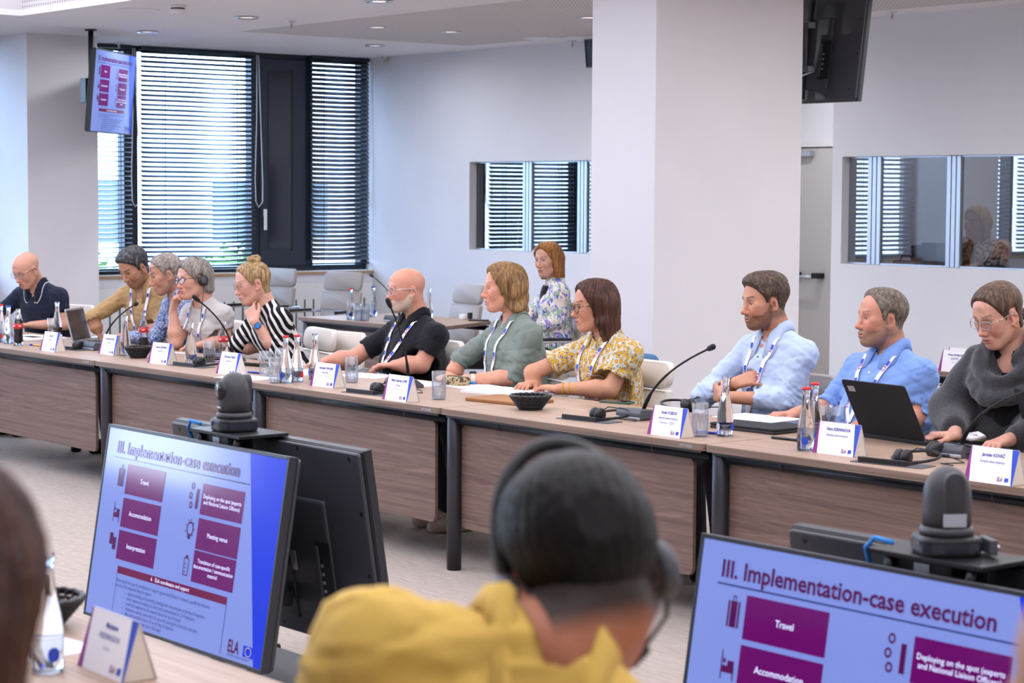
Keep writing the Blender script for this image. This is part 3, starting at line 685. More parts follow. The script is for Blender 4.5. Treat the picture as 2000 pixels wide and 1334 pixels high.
def floor_rig(xm, side, labs):
    m1 = monitor((xm, 3.583, 0.148), (-TL, 0, 0), 1.23, 0.71, labs[0])
    m2 = monitor((xm+0.105, 4.05, 0.165), (-TL, 0, math.pi), 1.23, 0.71, labs[1], lit=False)
    st = thing('monitor_stand', labs[2], 'stand', (xm+0.05, 3.83, 0))
    MB().prism(rrect(0.95, 0.62, 0.05, 4), 2, 0.0, 0.03).build('base_plate', M_['bezel'], st, bev=0.004)
    for s in (-1, 1):
        MB().box((s*0.12, 0, 0.45), (0.05, 0.035, 0.84)).build('upright', M_['monitor_black'], st, bev=0.003)
        MB().box((s*0.17, 0.13, 0.43), (0.05, 0.05, 0.40), Matrix.Rotation(TL, 3, 'X')).build('mount_rail', M_['black_plastic'], st, bev=0.003)
        MB().box((s*0.17, -0.105, 0.43), (0.05, 0.05, 0.40), Matrix.Rotation(-TL, 3, 'X')).build('mount_rail', M_['black_plastic'], st, bev=0.003)
    MB().box((0.05, 0.07, 0.5), (0.26, 0.05, 0.2)).build('mount_plate', M_['monitor_black'], st, bev=0.003)
    for (z, dy) in ((0.3, 0.09), (0.62, 0.06), (0.3, -0.06)): MB().box((0, dy, z), (0.42, 0.03, 0.05)).build('mount_bar', M_['black_plastic'], st, bev=0.003)
    MB().tube([(0.32, 0.16, 0.36), (0.34, 0.22, 0.26), (0.25, 0.24, 0.21), (0.1, 0.2, 0.19), (0.03, 0.14, 0.26)], 0.006, 8).build('power_cable', M_['grey_plastic'], st, True)
    for s in (-1, 1):
        MB().tube([(s*0.3, -0.3, 0.02), (s*0.3, -0.36, 0.012), (s*0.28, 0.36, 0.012)], 0.012, 8).build('foot_bar', M_['monitor_black'], st, True)
    # camera shelf on the stand, camera on the shelf
    MB().box((0.02, 0.0, 0.872), (0.34, 0.2, 0.012)).build('camera_shelf', M_['monitor_black'], st, bev=0.002)
    MB().box((-0.02, -0.02, 0.835), (0.2, 0.11, 0.06)).build('shelf_box', M_['black_plastic'], st, bev=0.006)
    MB().box((0.0, -0.0765, 0.84), (0.045, 0.002, 0.035)).build('shelf_label', M_['aluminium'], st)
    for s in (-1, 1):
        MB().tube([(s*0.12+0.03, -0.08, 0.87), (s*0.12+0.03, -0.09, 0.83), (s*0.11+0.02, -0.06, 0.79)], 0.012, 8).build('shelf_bracket', M_['monitor_black'], st, True)
    cb = thing('ptz_camera', labs[3], 'camera', (xm+0.07, 3.815, 0.878), math.radians(-122) if side else math.radians(-10))
    MB().prism(rrect(0.145, 0.145, 0.045, 5), 2, 0.0, 0.045).build('base', M_['black_plastic'], cb, bev=0.008)
    MB().prism(rrect(0.148, 0.148, 0.045, 5), 2, 0.012, 0.034).build('status_window', M_['casement_inset'], cb)
    MB().lathe([(0.001, 0.045), (0.062, 0.045), (0.063, 0.055), (0.06, 0.065), (0.001, 0.065)], 28).build('turntable', M_['grey_cam'], cb, True)
    hd = MB()
    prof = [(0.056, 0.062), (0.0565, 0.10), (0.056, 0.13), (0.054, 0.152), (0.048, 0.172), (0.038, 0.188), (0.025, 0.198), (0.011, 0.203), (0.001, 0.204)]
    hd.lathe(prof, 32); hdo = hd.build('head', M_['grey_cam'], cb, True)
    MB().tube([(0, -0.03, 0.142), (0, -0.06, 0.142)], [0.034, 0.034], 24).build('lens_barrel', M_['black_plastic'], cb, True)
    lz = MB().tube([(0, -0.055, 0.142), (0, -0.062, 0.142)], [0.022, 0.022], 24).build('lens', M_['lens_glass'], cb, True)
    ch = MB().prism(rrect(0.05, 0.14, 0.024, 4, 0, 0.125), 1, 0.03, 0.058); ch.build('rear_cover', M_['grey_cam2'], cb, True, bev=0.004)
    MB().box((0.0, 0.0575, 0.085), (0.055, 0.002, 0.03)).build('rating_label', M_['aluminium'], cb)
    MB().box((0.0, -0.0562, 0.083), (0.03, 0.003, 0.006)).build('maker_mark', M_['aluminium'], cb)
    MB().box((-0.09, 0.03, 0.023), (0.02, 0.08, 0.035)).build('connector_panel', M_['grey_plastic'], cb, bev=0.003)
    for k in range(4): MB().tube([(-0.1, 0.0+0.02*k, 0.022), (-0.106, 0.0+0.02*k, 0.022)], 0.006, 8).build('socket', M_['chrome'], cb, True)
    R = rotz(-(math.radians(-122) if side else math.radians(-10)))
    pts = [R @ Vector(p) for p in ((-0.09, -0.08, 0.02), (-0.13, -0.1, 0.03), (-0.17, -0.085, 0.0), (-0.178, -0.05, -0.07), (-0.16, 0.0, -0.16), (-0.1, 0.06, -0.3), (0.02, 0.12, -0.36))]
    MB().tube(pts, 0.006, 8).build('network_cable', M_['blue_cable'], cb, True)
mat('grey_cam', '#37373b', 0.45); mat('grey_cam2', '#303034', 0.5); mat('lens_glass', '#0a0a14', 0.05, 0.0, 0.8)
floor_rig(-6.32, 0, ('lit floor monitor at left showing the purple presentation slide', 'floor monitor seen from its black back behind the left lit screen', 'floor stand between the left pair of floor monitors', 'dark grey dome camera on the left monitor stand with its lens showing'))
floor_rig(-3.175, 1, ('lit floor monitor at lower right cut by the picture edge', 'floor monitor back rising behind the right lit screen', 'floor stand between the right pair of floor monitors', 'dark grey dome camera on the right monitor stand seen from behind'))
# hanging monitors
TLp, TRp = np.array([-15.42, 8.12, 2.885]), np.array([-16.08, 8.85, 2.885])
u = (TRp-TLp)/np.linalg.norm(TRp-TLp); ang = math.atan2(u[1], u[0])
mid = (TLp+TRp)/2; tl = math.radians(5)
nrm = np.array([u[1], -u[0]]); nrm = nrm if nrm[0] > 0 else -nrm
hm = monitor((mid[0]-nrm[0]*0.06, mid[1]-nrm[1]*0.06, 2.20), (math.radians(5), 0, ang), 1.0, 0.685, 'lit monitor with a slide hanging from the ceiling by the left pillar')
po = AY(186.5, 72, 8.2)
MB().tube([(po[0]-mid[0], po[1]-mid[1], 3.05-2.2), (po[0]-mid[0]+0.0, po[1]-mid[1], 0.3)], 0.0, 8) if False else None
hp = thing('ceiling_pole', 'dark ceiling pole carrying the hanging monitor at the window', 'mount', (po[0]-0.12, po[1]+0.02, H))
MB().tube([(0, 0, 0), (0, 0, -0.62)], 0.022, 14).build('pole', M_['monitor_black'], hp, True)
MB().lathe([(0.001, 0), (0.05, 0), (0.05, -0.012), (0.001, -0.012)], 20).build('ceiling_plate', M_['monitor_black'], hp, True)
MB().box((-0.05, 0.0, -0.5), (0.1, 0.1, 0.2)).build('bracket', M_['monitor_black'], hp, bev=0.003)
cm = monitor((-8.44-0.615, 9.50, 2.275), (-math.radians(8), 0, math.pi), 1.23, 0.70, 'black back of a monitor hung beside the big pillar', lit=False)
cm.rotation_euler = (math.radians(8), 0, math.pi)
hb = thing('wall_bracket', 'black arm bracket behind the monitor on the big pillar', 'mount', (-8.95, 9.3, 2.6))
for z in (-0.13, 0.13): MB().box((0.12, 0.0, z), (0.34, 0.06, 0.035)).build('arm', M_['grey_plastic'], hb, bev=0.003)
MB().box((0.1, 0.03, 0.0), (0.24, 0.02, 0.24)).build('plate', M_['grey_plastic'], hb, bev=0.003)
for xx in (0.02, 0.16): MB().box((xx, 0.1, 0.0), (0.025, 0.03, 0.62), Matrix.Rotation(-math.radians(8), 3, 'X')).build('rail', M_['black_plastic'], hb, bev=0.003)
MB().tube([(0.26, 0.05, -0.14), (0.2, 0.0, -0.17), (0.1, 0.0, -0.22), (0.02, 0.02, -0.3)], 0.007, 8).build('cable', M_['aluminium'], hb, True)
sl = monitor((-13.2, 11.72, 2.79), (math.radians(6), 0, 0), 0.6, 0.24, 'dark speaker box edge showing past the big pillar near the ceiling', lit=False)  # speaker box, built from the monitor model
MB().box((0, 0.15, 0.12), (0.12, 0.26, 0.1)).build('wall_arm', M_['monitor_black'], sl)

# ------------------------------------------------------------------ name cards
def name_card(px, py, lines, label, z=TZ, w=0.205, h=0.118, rz=0.0, Xp=None, flip=False, sizes=None):
    q = AZ(px, py, z) if Xp is None else Xp
    r = thing('name_card', label, 'name card', (q[0], q[1], z), rz, 'folded name cards')
    d = 0.075; a = math.atan2(d/2, h); sl_ = math.hypot(d/2, h); t = 0.0012
    # two leaning faces and a base fold, face towards -y
    Mf = Matrix.Translation((0, -d/2, 0)) @ Matrix.Rotation(-a, 4, 'X')
    Mb = Matrix.Translation((0, d/2, 0)) @ Matrix.Rotation(a, 4, 'X') @ Matrix.Rotation(math.pi, 4, 'Z')
    f = MB().span((-w/2, 0, 0), (w/2, t, sl_)); f.xf(Mf); fo = f.build('front_face', M_['card_white'], r)
    b = MB().span((-w/2, 0, 0), (w/2, t, sl_)); b.xf(Mb); bo = b.build('back_face', M_['card_white'], r)
    MB().prism([(-d/2+0.004, 0.001), (d/2-0.004, 0.001), (0, h-0.006)], 0, -w/2+0.002, w/2-0.002).build('inner_fold', M_['card_cream'], r)
    for (Mx, par) in ((Mf, fo), (Mb, bo)):
        e = -0.0006
        p = MB().prism([(-w/2, 0), (-w/2+0.022, 0), (-w/2+0.012, sl_*0.5), (-w/2+0.004, sl_), (-w/2, sl_)], 1, e, e+0.0003); p.xf(Mx); p.build('purple_stripe', M_['print_purple'], par)
        p = MB().prism([(w/2, sl_), (w/2-0.03, sl_), (w/2-0.018, sl_*0.5), (w/2-0.006, 0), (w/2, 0)], 1, e, e+0.0003); p.xf(Mx); p.build('blue_stripe', M_['print_blue'], par)
        R = Mx @ Matrix.Translation((0, e-0.0004, 0)) @ Matrix.Rotation(math.pi/2, 4, 'X')
        szs = sizes or [0.0165, 0.013, 0.008][:len(lines)]
        zz = sl_*0.78
        for i, s in enumerate(lines):
            wx = 0.86 if len(s) < 22 else 0.72
            put_text('lettering', s, szs[i], M_['print_navy' if i < 2 else 'print_grey'], par, R @ Matrix.Translation((0.0, zz, 0)), 'CENTER', i == 0, wx)
            zz -= szs[i]*1.35
        put_text('lettering', 'ELA', 0.02, M_['print_purple'], par, R @ Matrix.Translation((w*0.17, sl_*0.14, 0)), 'LEFT', True, 0.7)
        k = MB().span((w*0.325, e-0.0004, sl_*0.09), (w*0.40, e, sl_*0.2)); k.xf(Mx); k.build('flag_mark', M_['print_blue'], par)
    return r
NC = [((103, 686), ['Pal VIZI', 'Hungary', 'Labour Inspectorate'], 'white name card beside the cola bottle and headset tray'),
      ((218, 692), ['Dominika TOPLAK', 'Hungary', 'Ministry for National Economy'], 'white name card between the microphone base and the water bottle'),
      ((318, 710), ['Anouck VELDMAN', 'Netherlands', 'Labour Inspectorate NL'], 'white name card right of the small black basket'),
      ((452, 731), ['Ralf Joshua STEIJNS', 'Netherlands', 'Netherlands Labour Authority'], 'white name card above the left dome camera'),
      ((640, 755), ['Henrieke VAN RIJN', 'Netherlands', 'Netherlands Labour Authority'], 'white name card in front of the black polo shirt'),
      ((783, 782), ['Maria Gabriela LOPES', 'Portugal', 'Authority for Working Conditions'], 'white name card right of the headset in front of the table joint'),
      ((1310, 851), ['Guido KUBSCH', 'General Customs Authority', '(Germany - GZD)'], 'white name card between the black microphone and the cut tumbler'),
      ((1640, 887), ['Viera KERPÁNOVÁ', 'European Labour Authority'], 'white name card in front of the dark laptop'),
      ((1943, 942), ['Jaroslav KOVÁČ', 'European Labour Authority'], 'white name card at the right edge beside the dome camera')]
for p, ln, lab in NC:
    big = p[0] in (1310,)
    name_card(p[0], p[1], ln, lab, sizes=[0.0165, 0.014, 0.014] if big else None, rz=math.radians(rnd.uniform(-3, 3)))
name_card(1868, 726, ['Polona GROBELNIK', 'JURJOVEC', 'Slovenia'], 'name card on the rear table behind the woman in grey', sizes=[0.0155, 0.0155, 0.01], rz=math.radians(-4))
q0 = AZ(1852, 722); name_card(0, 0, ['Jana NOVAKOVA', 'Slovakia'], 'second name card tucked behind the one on the rear right table', Xp=(q0[0]+0.02, q0[1]+0.1, TZ), rz=math.radians(-4))
name_card(228, 1312, ['Marianne', 'FREDRIKSSON', 'Finland'], 'large blurred name card on the near table at lower left', sizes=[0.0165, 0.0165, 0.011], rz=math.radians(-2))

# ------------------------------------------------------------------ bottles and glasses
def bottle(px, py, label, kind='water', cap=None, fill=0.25, z=TZ, s=1.0, tag_m='print_blue', loc=None):
    q = AZ(px, py, z) if loc is None else loc
    r = thing('glass_bottle', label, 'bottle', (q[0], q[1], z), rnd.uniform(0, 6), 'glass bottles')
    k = s
    if kind == 'cola':
        prof = [(0.026, 0.0), (0.029, 0.004), (0.03, 0.03), (0.0285, 0.055), (0.026, 0.075), (0.029, 0.105), (0.0305, 0.125), (0.028, 0.145), (0.02, 0.17), (0.0145, 0.19), (0.013, 0.215), (0.0145, 0.22), (0.014, 0.232)]
    else:
        prof = [(0.029, 0.0), (0.032, 0.005), (0.0325, 0.06), (0.032, 0.085), (0.028, 0.115), (0.0205, 0.15), (0.0155, 0.175), (0.0135, 0.2), (0.0135, 0.222), (0.016, 0.226), (0.0155, 0.24)]
    prof = [(a*k, b*k) for a, b in prof]; top = prof[-1][1]
    sh = MB().lathe(prof, 24); me = sh.mesh('shell', True)
    bm = bmesh.new(); bm.from_mesh(me)
    bm.faces.ensure_lookup_table()
    for f in [f for f in bm.faces if len(f.verts) > 4 and f.calc_center_median().z > top*0.9]: bm.faces.remove(f)
    bm.to_mesh(me); bm.free(); link('shell', me, M_['clear_glass'], r)
    MB().lathe([(0.001, 0.001), (prof[1][0]*0.93, 0.0015), (prof[1][0]*0.93, 0.009), (0.001, 0.012)], 20).build('base', M_['cut_glass'], r, True)
    if fill > 0:
        lvl = top*fill; pr = [(0.001, 0.012)]
        for (a, b) in prof:
            if 0.012 < b < lvl: pr.append((a*0.94, b))
        # radius at level
        for (a0, b0), (a1, b1) in zip(prof[:-1], prof[1:]):
            if b0 <= lvl <= b1: rl = a0+(a1-a0)*(lvl-b0)/max(1e-6, b1-b0)
        pr.append((rl*0.94, lvl)); pr.append((0.001, lvl))
        MB().lathe(pr, 20).build('drink', M_['cola' if kind == 'cola' else ('juice' if kind == 'juice' else 'water')], r, True)
    if kind == 'cola':
        MB().lathe([(0.0305*k, 0.108*k), (0.0312*k, 0.112*k), (0.0314*k, 0.126*k), (0.0302*k, 0.14*k)], 24).build('label_band', M_['red'], r, True)
        a0 = -rnd.uniform(0, 1)
        for j in range(5): MB().box((0.0316*k*math.cos(j*1.256), 0.0316*k*math.sin(j*1.256), 0.125*k), (0.001, 0.018, 0.006), rotz(j*1.256)).build('label_script', M_['white_plastic'], r)
    else:
        for j, mm in ((0, tag_m), (2.1, 'paper'), (4.2, tag_m)):
            MB().prism(rrect(0.024*k, 0.03*k, 0.011*k, 3, 0, 0.04*k), 0, 0.0326*k, 0.0331*k).xf(Matrix.Rotation(j, 4, 'Z')).build('printed_mark', M_[mm], r)
    if cap:
        MB().lathe([(0.0165*k, top-0.008*k), (0.0175*k, top-0.006*k), (0.0165*k, top+0.003*k), (0.001, top+0.004*k)], 16).build('cap', M_[cap], r, True)
    return r
def tumbler(px, py, label, fill=0.0, drink='cola', cut=True, z=TZ, h=0.135, rad=0.034):
    q = AZ(px, py, z); r = thing('tumbler', label, 'glass', (q[0], q[1], z), 0, 'drinking glasses')
    n = 24; m = MB()
    prof = [(rad*0.88, 0.0), (rad*0.93, 0.006), (rad*0.95, h*0.55), (rad, h), (rad*0.93, h), (rad*0.88, h*0.55), (rad*0.84, 0.014), (0.001, 0.014)]
    m.lathe(prof, n); m.build('shell', M_['thin_glass'], r, True)
    if cut:
        # criss-cross cuts on the outside
        for s in (-1, 1):
            for j in range(12):
                a0 = j*2*math.pi/12; pts = []
                for t in range(5):
                    f = t/4; a = a0+s*0.55*f; rr = rad*(0.93+0.03*f)+0.0008; pts.append((rr*math.cos(a), rr*math.sin(a), 0.008+h*0.6*f))
                MB().tube(pts, 0.0016, 4).build('cut_facet', M_['cut_glass'], r)
    MB().lathe([(0.001, 0.001), (rad*0.86, 0.001), (rad*0.86, 0.013), (0.001, 0.013)], 18).build('base', M_['cut_glass'], r, True)
    if fill: MB().lathe([(0.001, 0.0145), (rad*0.83, 0.0145), (rad*0.86, h*fill), (0.001, h*fill)], 20).build('drink', M_[drink], r, True)
    return r
B = [((2, 668), 'glass bottle with red cap cut by the left picture edge', dict(cap='red', tag_m='red')), ((17, 671), 'clear bottle with blue cap left of the full cola bottle', dict(cap='cap_blue', tag_m='red')),
     ((36, 675), 'full dark cola bottle with red label band', dict(kind='cola', fill=0.72)), ((112, 660), 'small orange juice bottle behind the leftmost name card', dict(kind='juice', fill=0.3, tag_m='black_plastic')),
     ((245, 695), 'water bottle right of the second name card', dict(fill=0.2)), ((281, 683), 'half empty cola bottle beside the black basket', dict(kind='cola', fill=0.33)),
     ((373, 712), 'water bottle in front of the woman with headphones', dict(fill=0.22)), ((437, 704), 'nearly empty cola bottle left of the hair-bun woman', dict(kind='cola', fill=0.0)),
     ((558, 748), 'left of two red-capped water bottles on the table', dict(cap='red', fill=0.3)), ((580, 746), 'right of two red-capped water bottles on the table', dict(cap='red', fill=0.3, tag_m='red')),
     ((615, 742), 'open water bottle behind the name card before the empty chair', dict(fill=0.25)), ((1416, 852), 'open water bottle right of the cut tumbler before the crossed arms', dict(fill=0.2)),
     ((1573, 880), 'red-capped bottle left of the dark laptop', dict(cap='red', fill=0.35, tag_m='print_blue')), ((1590, 868), 'second red-capped bottle half behind the first by the dark laptop', dict(cap='red', fill=0.35)),
     ((685, 624), 'red-capped bottle on the rear table', dict(cap='red', fill=0.9)), ((729, 619), 'blue-capped bottle on the rear table', dict(cap='cap_blue', fill=0.9)), ((838, 622), 'open bottle with red mark on the rear table', dict(fill=0.25, tag_m='red')),
     ((94, 1312), 'blurred glass bottle with blue label on the near table', dict(fill=0.3, tag_m='print_blue'))]
for p, lab, kw in B: bottle(p[0], p[1], lab, **kw)
for p, lab, kw in (((409, 712), 'tumbler of cola beside the water bottle', dict(fill=0.45)), ((519, 735), 'plain tall tumbler left of the red-capped bottles', dict(cut=False)), ((538, 748), 'cut tumbler touching the red-capped bottles', {}), ((549, 728), 'tumbler half hidden behind the red-capped bottles', dict(cut=False)),
                   ((687, 747), 'cut tumbler in front of the black polo shirt', {}), ((857, 780), 'cut tumbler at the table joint before the smiling woman', {}), ((1367, 852), 'cut tumbler beside the open bottle before the crossed arms', {}),
                   ((1602, 858), 'short tumbler behind the name card at the dark laptop', dict(cut=False)), ((1634, 858), 'second short tumbler behind the name card at the dark laptop', dict(cut=False)), ((103, 661), 'tumbler beside the small juice bottle', dict(cut=False, fill=0.3, drink='juice')),
                   ((700, 627), 'cut tumbler next to the red-capped bottle on the rear table', {}), ((713, 627), 'cut tumbler next to the blue-capped bottle on the rear table', {}), ((-6, 668), 'cut tumbler at the left picture edge', {})):
    tumbler(p[0], p[1], lab, **kw)

# ------------------------------------------------------------------ baskets, microphones, headsets, trays
def basket(px, py, rad, label, z=TZ):
    q = AZ(px, py, z); r = thing('wicker_basket', label, 'basket', (q[0], q[1], z), 0, 'black woven baskets')
    n = 26
    for lv in range(7):
        f = lv/6; R_ = rad*(0.55+0.45*f); z_ = 0.006+0.052*f; pts = []
        for j in range(n*2):
            a = 2*math.pi*j/(n*2); w = 0.0035*(1 if (j+lv) % 2 else -1); pts.append(((R_+w)*math.cos(a), (R_+w)*math.sin(a), z_))
        MB().tube(pts, 0.0048, 6, closed=True).build('woven_strand', M_['black_plastic'], r, True)
    for j in range(n):
        a = 2*math.pi*j/n
        MB().tube([(rad*0.5*math.cos(a), rad*0.5*math.sin(a), 0.004), (rad*1.01*math.cos(a), rad*1.01*math.sin(a), 0.062)], 0.003, 5).build('stake', M_['black_plastic'], r)
    pts = [(rad*1.02*math.cos(2*math.pi*j/40), rad*1.02*math.sin(2*math.pi*j/40), 0.062+0.003*(j % 2)) for j in range(40)]
    MB().tube(pts, 0.007, 6, closed=True).build('rim', M_['black_plastic'], r, True)
    MB().lathe([(0.001, 0.001), (rad*0.55, 0.001), (rad*0.55, 0.007), (0.001, 0.007)], 20).build('bottom', M_['black_soft'], r)
basket(270, 699, 0.075, 'small black woven basket before the second cola bottle')
basket(1036, 800, 0.088, 'black woven basket in front of the yellow patterned blouse')
basket(72, 1222, 0.1, 'blurred black woven basket behind the near bottle')
def mic(px, py, hx, hy, HY, label, rz=0.0, z=TZ, arc=0.10, bend=(0, 0, 0)):
    q = AZ(px, py, z); h = AY(hx, hy, HY); r = thing('desk_microphone', label, 'microphone', (q[0], q[1], z), rz, 'gooseneck microphones')
    Ri = rotz(-rz)
    MB().prism([(-0.075, 0.0), (0.075, 0.0), (0.075, 0.014), (0.03, 0.042), (-0.06, 0.05), (-0.075, 0.03)], 0, -0.07, 0.07).build('base', M_['grey_plastic'], r, bev=0.005)
    MB().box((0, -0.077, 0.009), (0.14, 0.008, 0.012)).build('base_trim', M_['aluminium'], r, bev=0.002)
    MB().box((0.02, -0.02, 0.036), (0.05, 0.03, 0.006)).build('talk_button', M_['black_plastic'], r, bev=0.002)
    d = Ri @ Vector((h[0]-q[0], h[1]-q[1], h[2]-z)); s0 = Vector((0, 0.03, 0.04))
    L = d.length; pts = []
    for i in range(13):
        t = i/12
        p = s0*(1-t)**2+(s0+d*(0.22+0.12*bend[2])+Vector((bend[0]*0.3, bend[1]*0.3, 0.085)))*2*t*(1-t)+d*t*t
        pts.append(p)
    MB().tube(pts, [0.009]*3+[0.0055]*4+[0.0045]*5+[0.0045], 8).build('gooseneck', M_['black_soft'], r, True)
    e = (pts[-1]-pts[-2]).normalized()
    MB().tube([pts[-1]-e*0.005, pts[-1]+e*0.008, pts[-1]+e*0.022, pts[-1]+e*0.045, pts[-1]+e*0.056], [0.007, 0.0105, 0.012, 0.0125, 0.008], 12).build('capsule', M_['black_soft'], r, True)
    return r
mic(193, 683, 262, 596, 6.0, 'gooseneck microphone behind the silver laptop name card', rz=0.0, bend=(0.02, -0.05, -0.1))
mic(446, 706, 389, 588, 6.05, 'gooseneck microphone leaning left before the headphone woman', rz=0.1, bend=(0.03, 0.1, 0.1))
mic(789, 757, 763, 600, 6.0, 'gooseneck microphone rising before the black polo shirt', rz=0.05, bend=(0.02, 0.0, 0.35))
mic(1248, 818, 1383, 682, 5.95, 'long gooseneck microphone between the pillar and the crossed arms', rz=0.1, bend=(-0.08, 0.0, 0.1))
mic(1868, 890, 2010, 762, 5.95, 'gooseneck microphone in front of the woman in grey', rz=0.1, bend=(-0.05, 0, 0.1))
mic(775, 628, 728, 540, 9.5, 'gooseneck microphone on the rear table behind the bald bearded man', rz=0.1, bend=(0.1, 0.0, 0.1))

def headset(px, py, label, rz=0.0, z=TZ, s=1.0, tray=True):
    q = AZ(px, py, z)
    if tray:
        t = thing('receiver_tray', 'flat black tray ' + label[0], 'tray', (q[0]-0.02, q[1]-0.045, z), rz, 'black headset trays')
        MB().prism([(-0.045, 0.0), (0.045, 0.0), (0.045, 0.004), (-0.035, 0.022), (-0.045, 0.022)], 0, -0.1, 0.1).build('wedge', M_['black_plastic'], t, bev=0.002)
        MB().box((0.02, 0.0, 0.0016), (0.3, 0.1, 0.003)).build('plate', M_['grey_plastic'], t)
    r = thing('headset', label[1], 'headset', (q[0]+0.0, q[1]+0.09, z), rz, 'interpretation headsets')
    # band lies on its side, ear pads at both ends
    pts = [(0.085*math.cos(a), 0.085*math.sin(a)*1.1, 0.018+0.012*math.sin(a)) for a in [math.pi*(0.95-1.9*i/20)+math.pi/2+0.0 for i in range(21)]]
    MB().tube(pts, 0.006, 8).build('headband', M_['black_plastic'], r, True)
    for e in (0, -1):
        c = Vector(pts[e]); d = Vector((1 if e == 0 else -1, 0, 0.15)).normalized()
        c = c+Vector((0, 0, 0.016))
        MB().tube([c-d*0.014, c-d*0.006, c+d*0.006, c+d*0.016], [0.024, 0.032, 0.032, 0.024], 16).build('ear_cup', M_['black_plastic'], r, True)
        MB().tube([c+d*0.012, c+d*0.024], [0.028, 0.024], 16).build('ear_pad', M_['black_soft'], r, True)
    cp = [Vector((0.0, -0.085, 0.03)), Vector((0.05, -0.08, 0.06)), Vector((0.09, -0.02, 0.05)), Vector((0.06, 0.06, 0.03)), Vector((0.11, 0.1, 0.008)), Vector((0.17, 0.05, 0.006)), Vector((0.12, -0.03, 0.006)), Vector((0.2, -0.05, 0.006))]
    sm = []
    for i in range(len(cp)-1):
        for k in range(4): sm.append(cp[i].lerp(cp[i+1], k/4))
    MB().tube(sm, 0.0025, 6).build('cable', M_['black_plastic'], r, True)
headset(150, 682, ('behind the leftmost name card', 'black headset beside the silver laptop'), rz=0.2)
headset(388, 715, ('under the headset near the cola tumbler', 'black headset left of the name card above the dome camera'), rz=0.1)
headset(735, 768, ('near the front edge before the black polo shirt', 'tangled black headset before the black polo shirt'), rz=0.1)
headset(1165, 820, ('at the front edge before the pillar', 'black headset lying before the long microphone'), rz=0.1)
headset(1758, 905, ('under the headsets before the dark laptop', 'left black headset before the dark laptop'), rz=0.15)
headset(1840, 893, ('', 'right black headset before the woman in grey'), rz=-0.4, tray=False)
headset(1300, 800, ('', 'black headset lying behind the name card at the long microphone'), rz=1.2, tray=False)

# ------------------------------------------------------------------ papers, folders, laptops, small things
def sheet(px, py, w, d, rz, label, n=1, m='paper', z=TZ, lift=0.0, nm='paper_sheet', cat='paper'):
    q = AZ(px, py, z); r = MB()
    r.box((0, 0, 0.0008*n+lift), (w, d, 0.0016*n), rotz(rz)); o = r.build(nm, M_[m], loc=(q[0], q[1], z)); return tag(o, label, cat, 'loose papers')
sheet(60, 660, 0.42, 0.3, 0.1, 'white papers before the man in navy', 4)
sheet(485, 738, 0.30, 0.21, 0.25, 'printed sheet at the front edge above the left dome camera', 1)
sheet(600, 728, 0.3, 0.2, -0.1, 'white papers behind the red-capped bottles', 2)
sheet(720, 735, 0.3, 0.21, 0.2, 'open papers before the black polo shirt', 3)
sheet(820, 750, 0.3, 0.21, 0.0, 'notes left of the joint tumbler', 2)
sheet(1000, 768, 0.42, 0.30, 0.1, 'stack of white papers before the yellow patterned blouse', 6)
sheet(935, 758, 0.30, 0.21, -0.15, 'white notebook page with the blue highlighter', 5)
sheet(1480, 828, 0.32, 0.22, 0.1, 'papers lying on the closed laptop before the crossed arms', 2, lift=0.024)
sheet(20, 1270, 0.25, 0.3, 0.1, 'blurred white sheet on the near table behind the bottle', 1)
sheet(350, 690, 0.12, 0.03, 0.3, 'small printed strip before the headphone woman', 3)
sheet(470, 747, 0.1, 0.06, 0.4, 'small white slip right of the fourth name card', 1)
mat('folder_brown', '#9a6a3c', 0.6); mat('camo', '#8a7a58', 0.8); mat('highlighter', '#1f8fe0', 0.35); mat('pen_blue', '#1a2fa8', 0.35); mat('pen_yellow', '#d8a020', 0.4); mat('phone_green', '#2f5a44', 0.3); mat('silver', '#c8cbd2', 0.3, 0.8)
q = AZ(985, 785); o = MB().prism(rrect(0.36, 0.25, 0.02, 3), 2, 0.0, 0.016).build('folder', M_['folder_brown'], loc=(q[0], q[1]+0.03, TZ), bev=0.004); o.rotation_euler = (0, 0, 0.12); tag(o, 'brown leather folder under the papers at the black basket', 'folder')
q = AZ(882, 755); cs = thing('pouch', 'camouflage patterned pouch beside the joint tumbler', 'pouch', (q[0], q[1]+0.03, TZ))
b = NB('camo_cloth', 0.85); b.col(b.ramp(b.noise(b.mapping((40, 40, 40)), 1.0, 2), [(0.38, '#4f4532'), (0.48, '#b9a67e'), (0.6, '#8a7a56')], 'CONSTANT'))
MB().prism(rrect(0.15, 0.09, 0.03, 4), 2, 0.0, 0.05).build('pouch_body', M_['camo_cloth'], cs, True, bev=0.015, seg=3)
MB().box((0, -0.01, 0.052), (0.12, 0.004, 0.003)).build('zip', M_['black_plastic'], cs)
def pen(px, py, rz, label, m, L=0.14, r=0.0055, z=TZ, lift=0.0, m2=None):
    q = AZ(px, py, z); t = thing('pen', label, 'pen', (q[0], q[1], z+lift), rz, 'pens on the tables')
    MB().tube([(-L/2, 0, r), (L*0.15, 0, r)], r, 8).build('barrel', M_[m2 or m], t, True); MB().tube([(L*0.15, 0, r), (L*0.42, 0, r), (L/2, 0, r)], [r*1.1, r*1.1, r*0.5], 8).build('pen_cap', M_[m], t, True)
pen(906, 752, 0.15, 'blue highlighter on the notebook page', 'highlighter', 0.16, 0.008, lift=0.008)
pen(68, 676, math.pi+0.05, 'blue and yellow pen beside the full cola bottle', 'pen_blue', m2='pen_yellow')
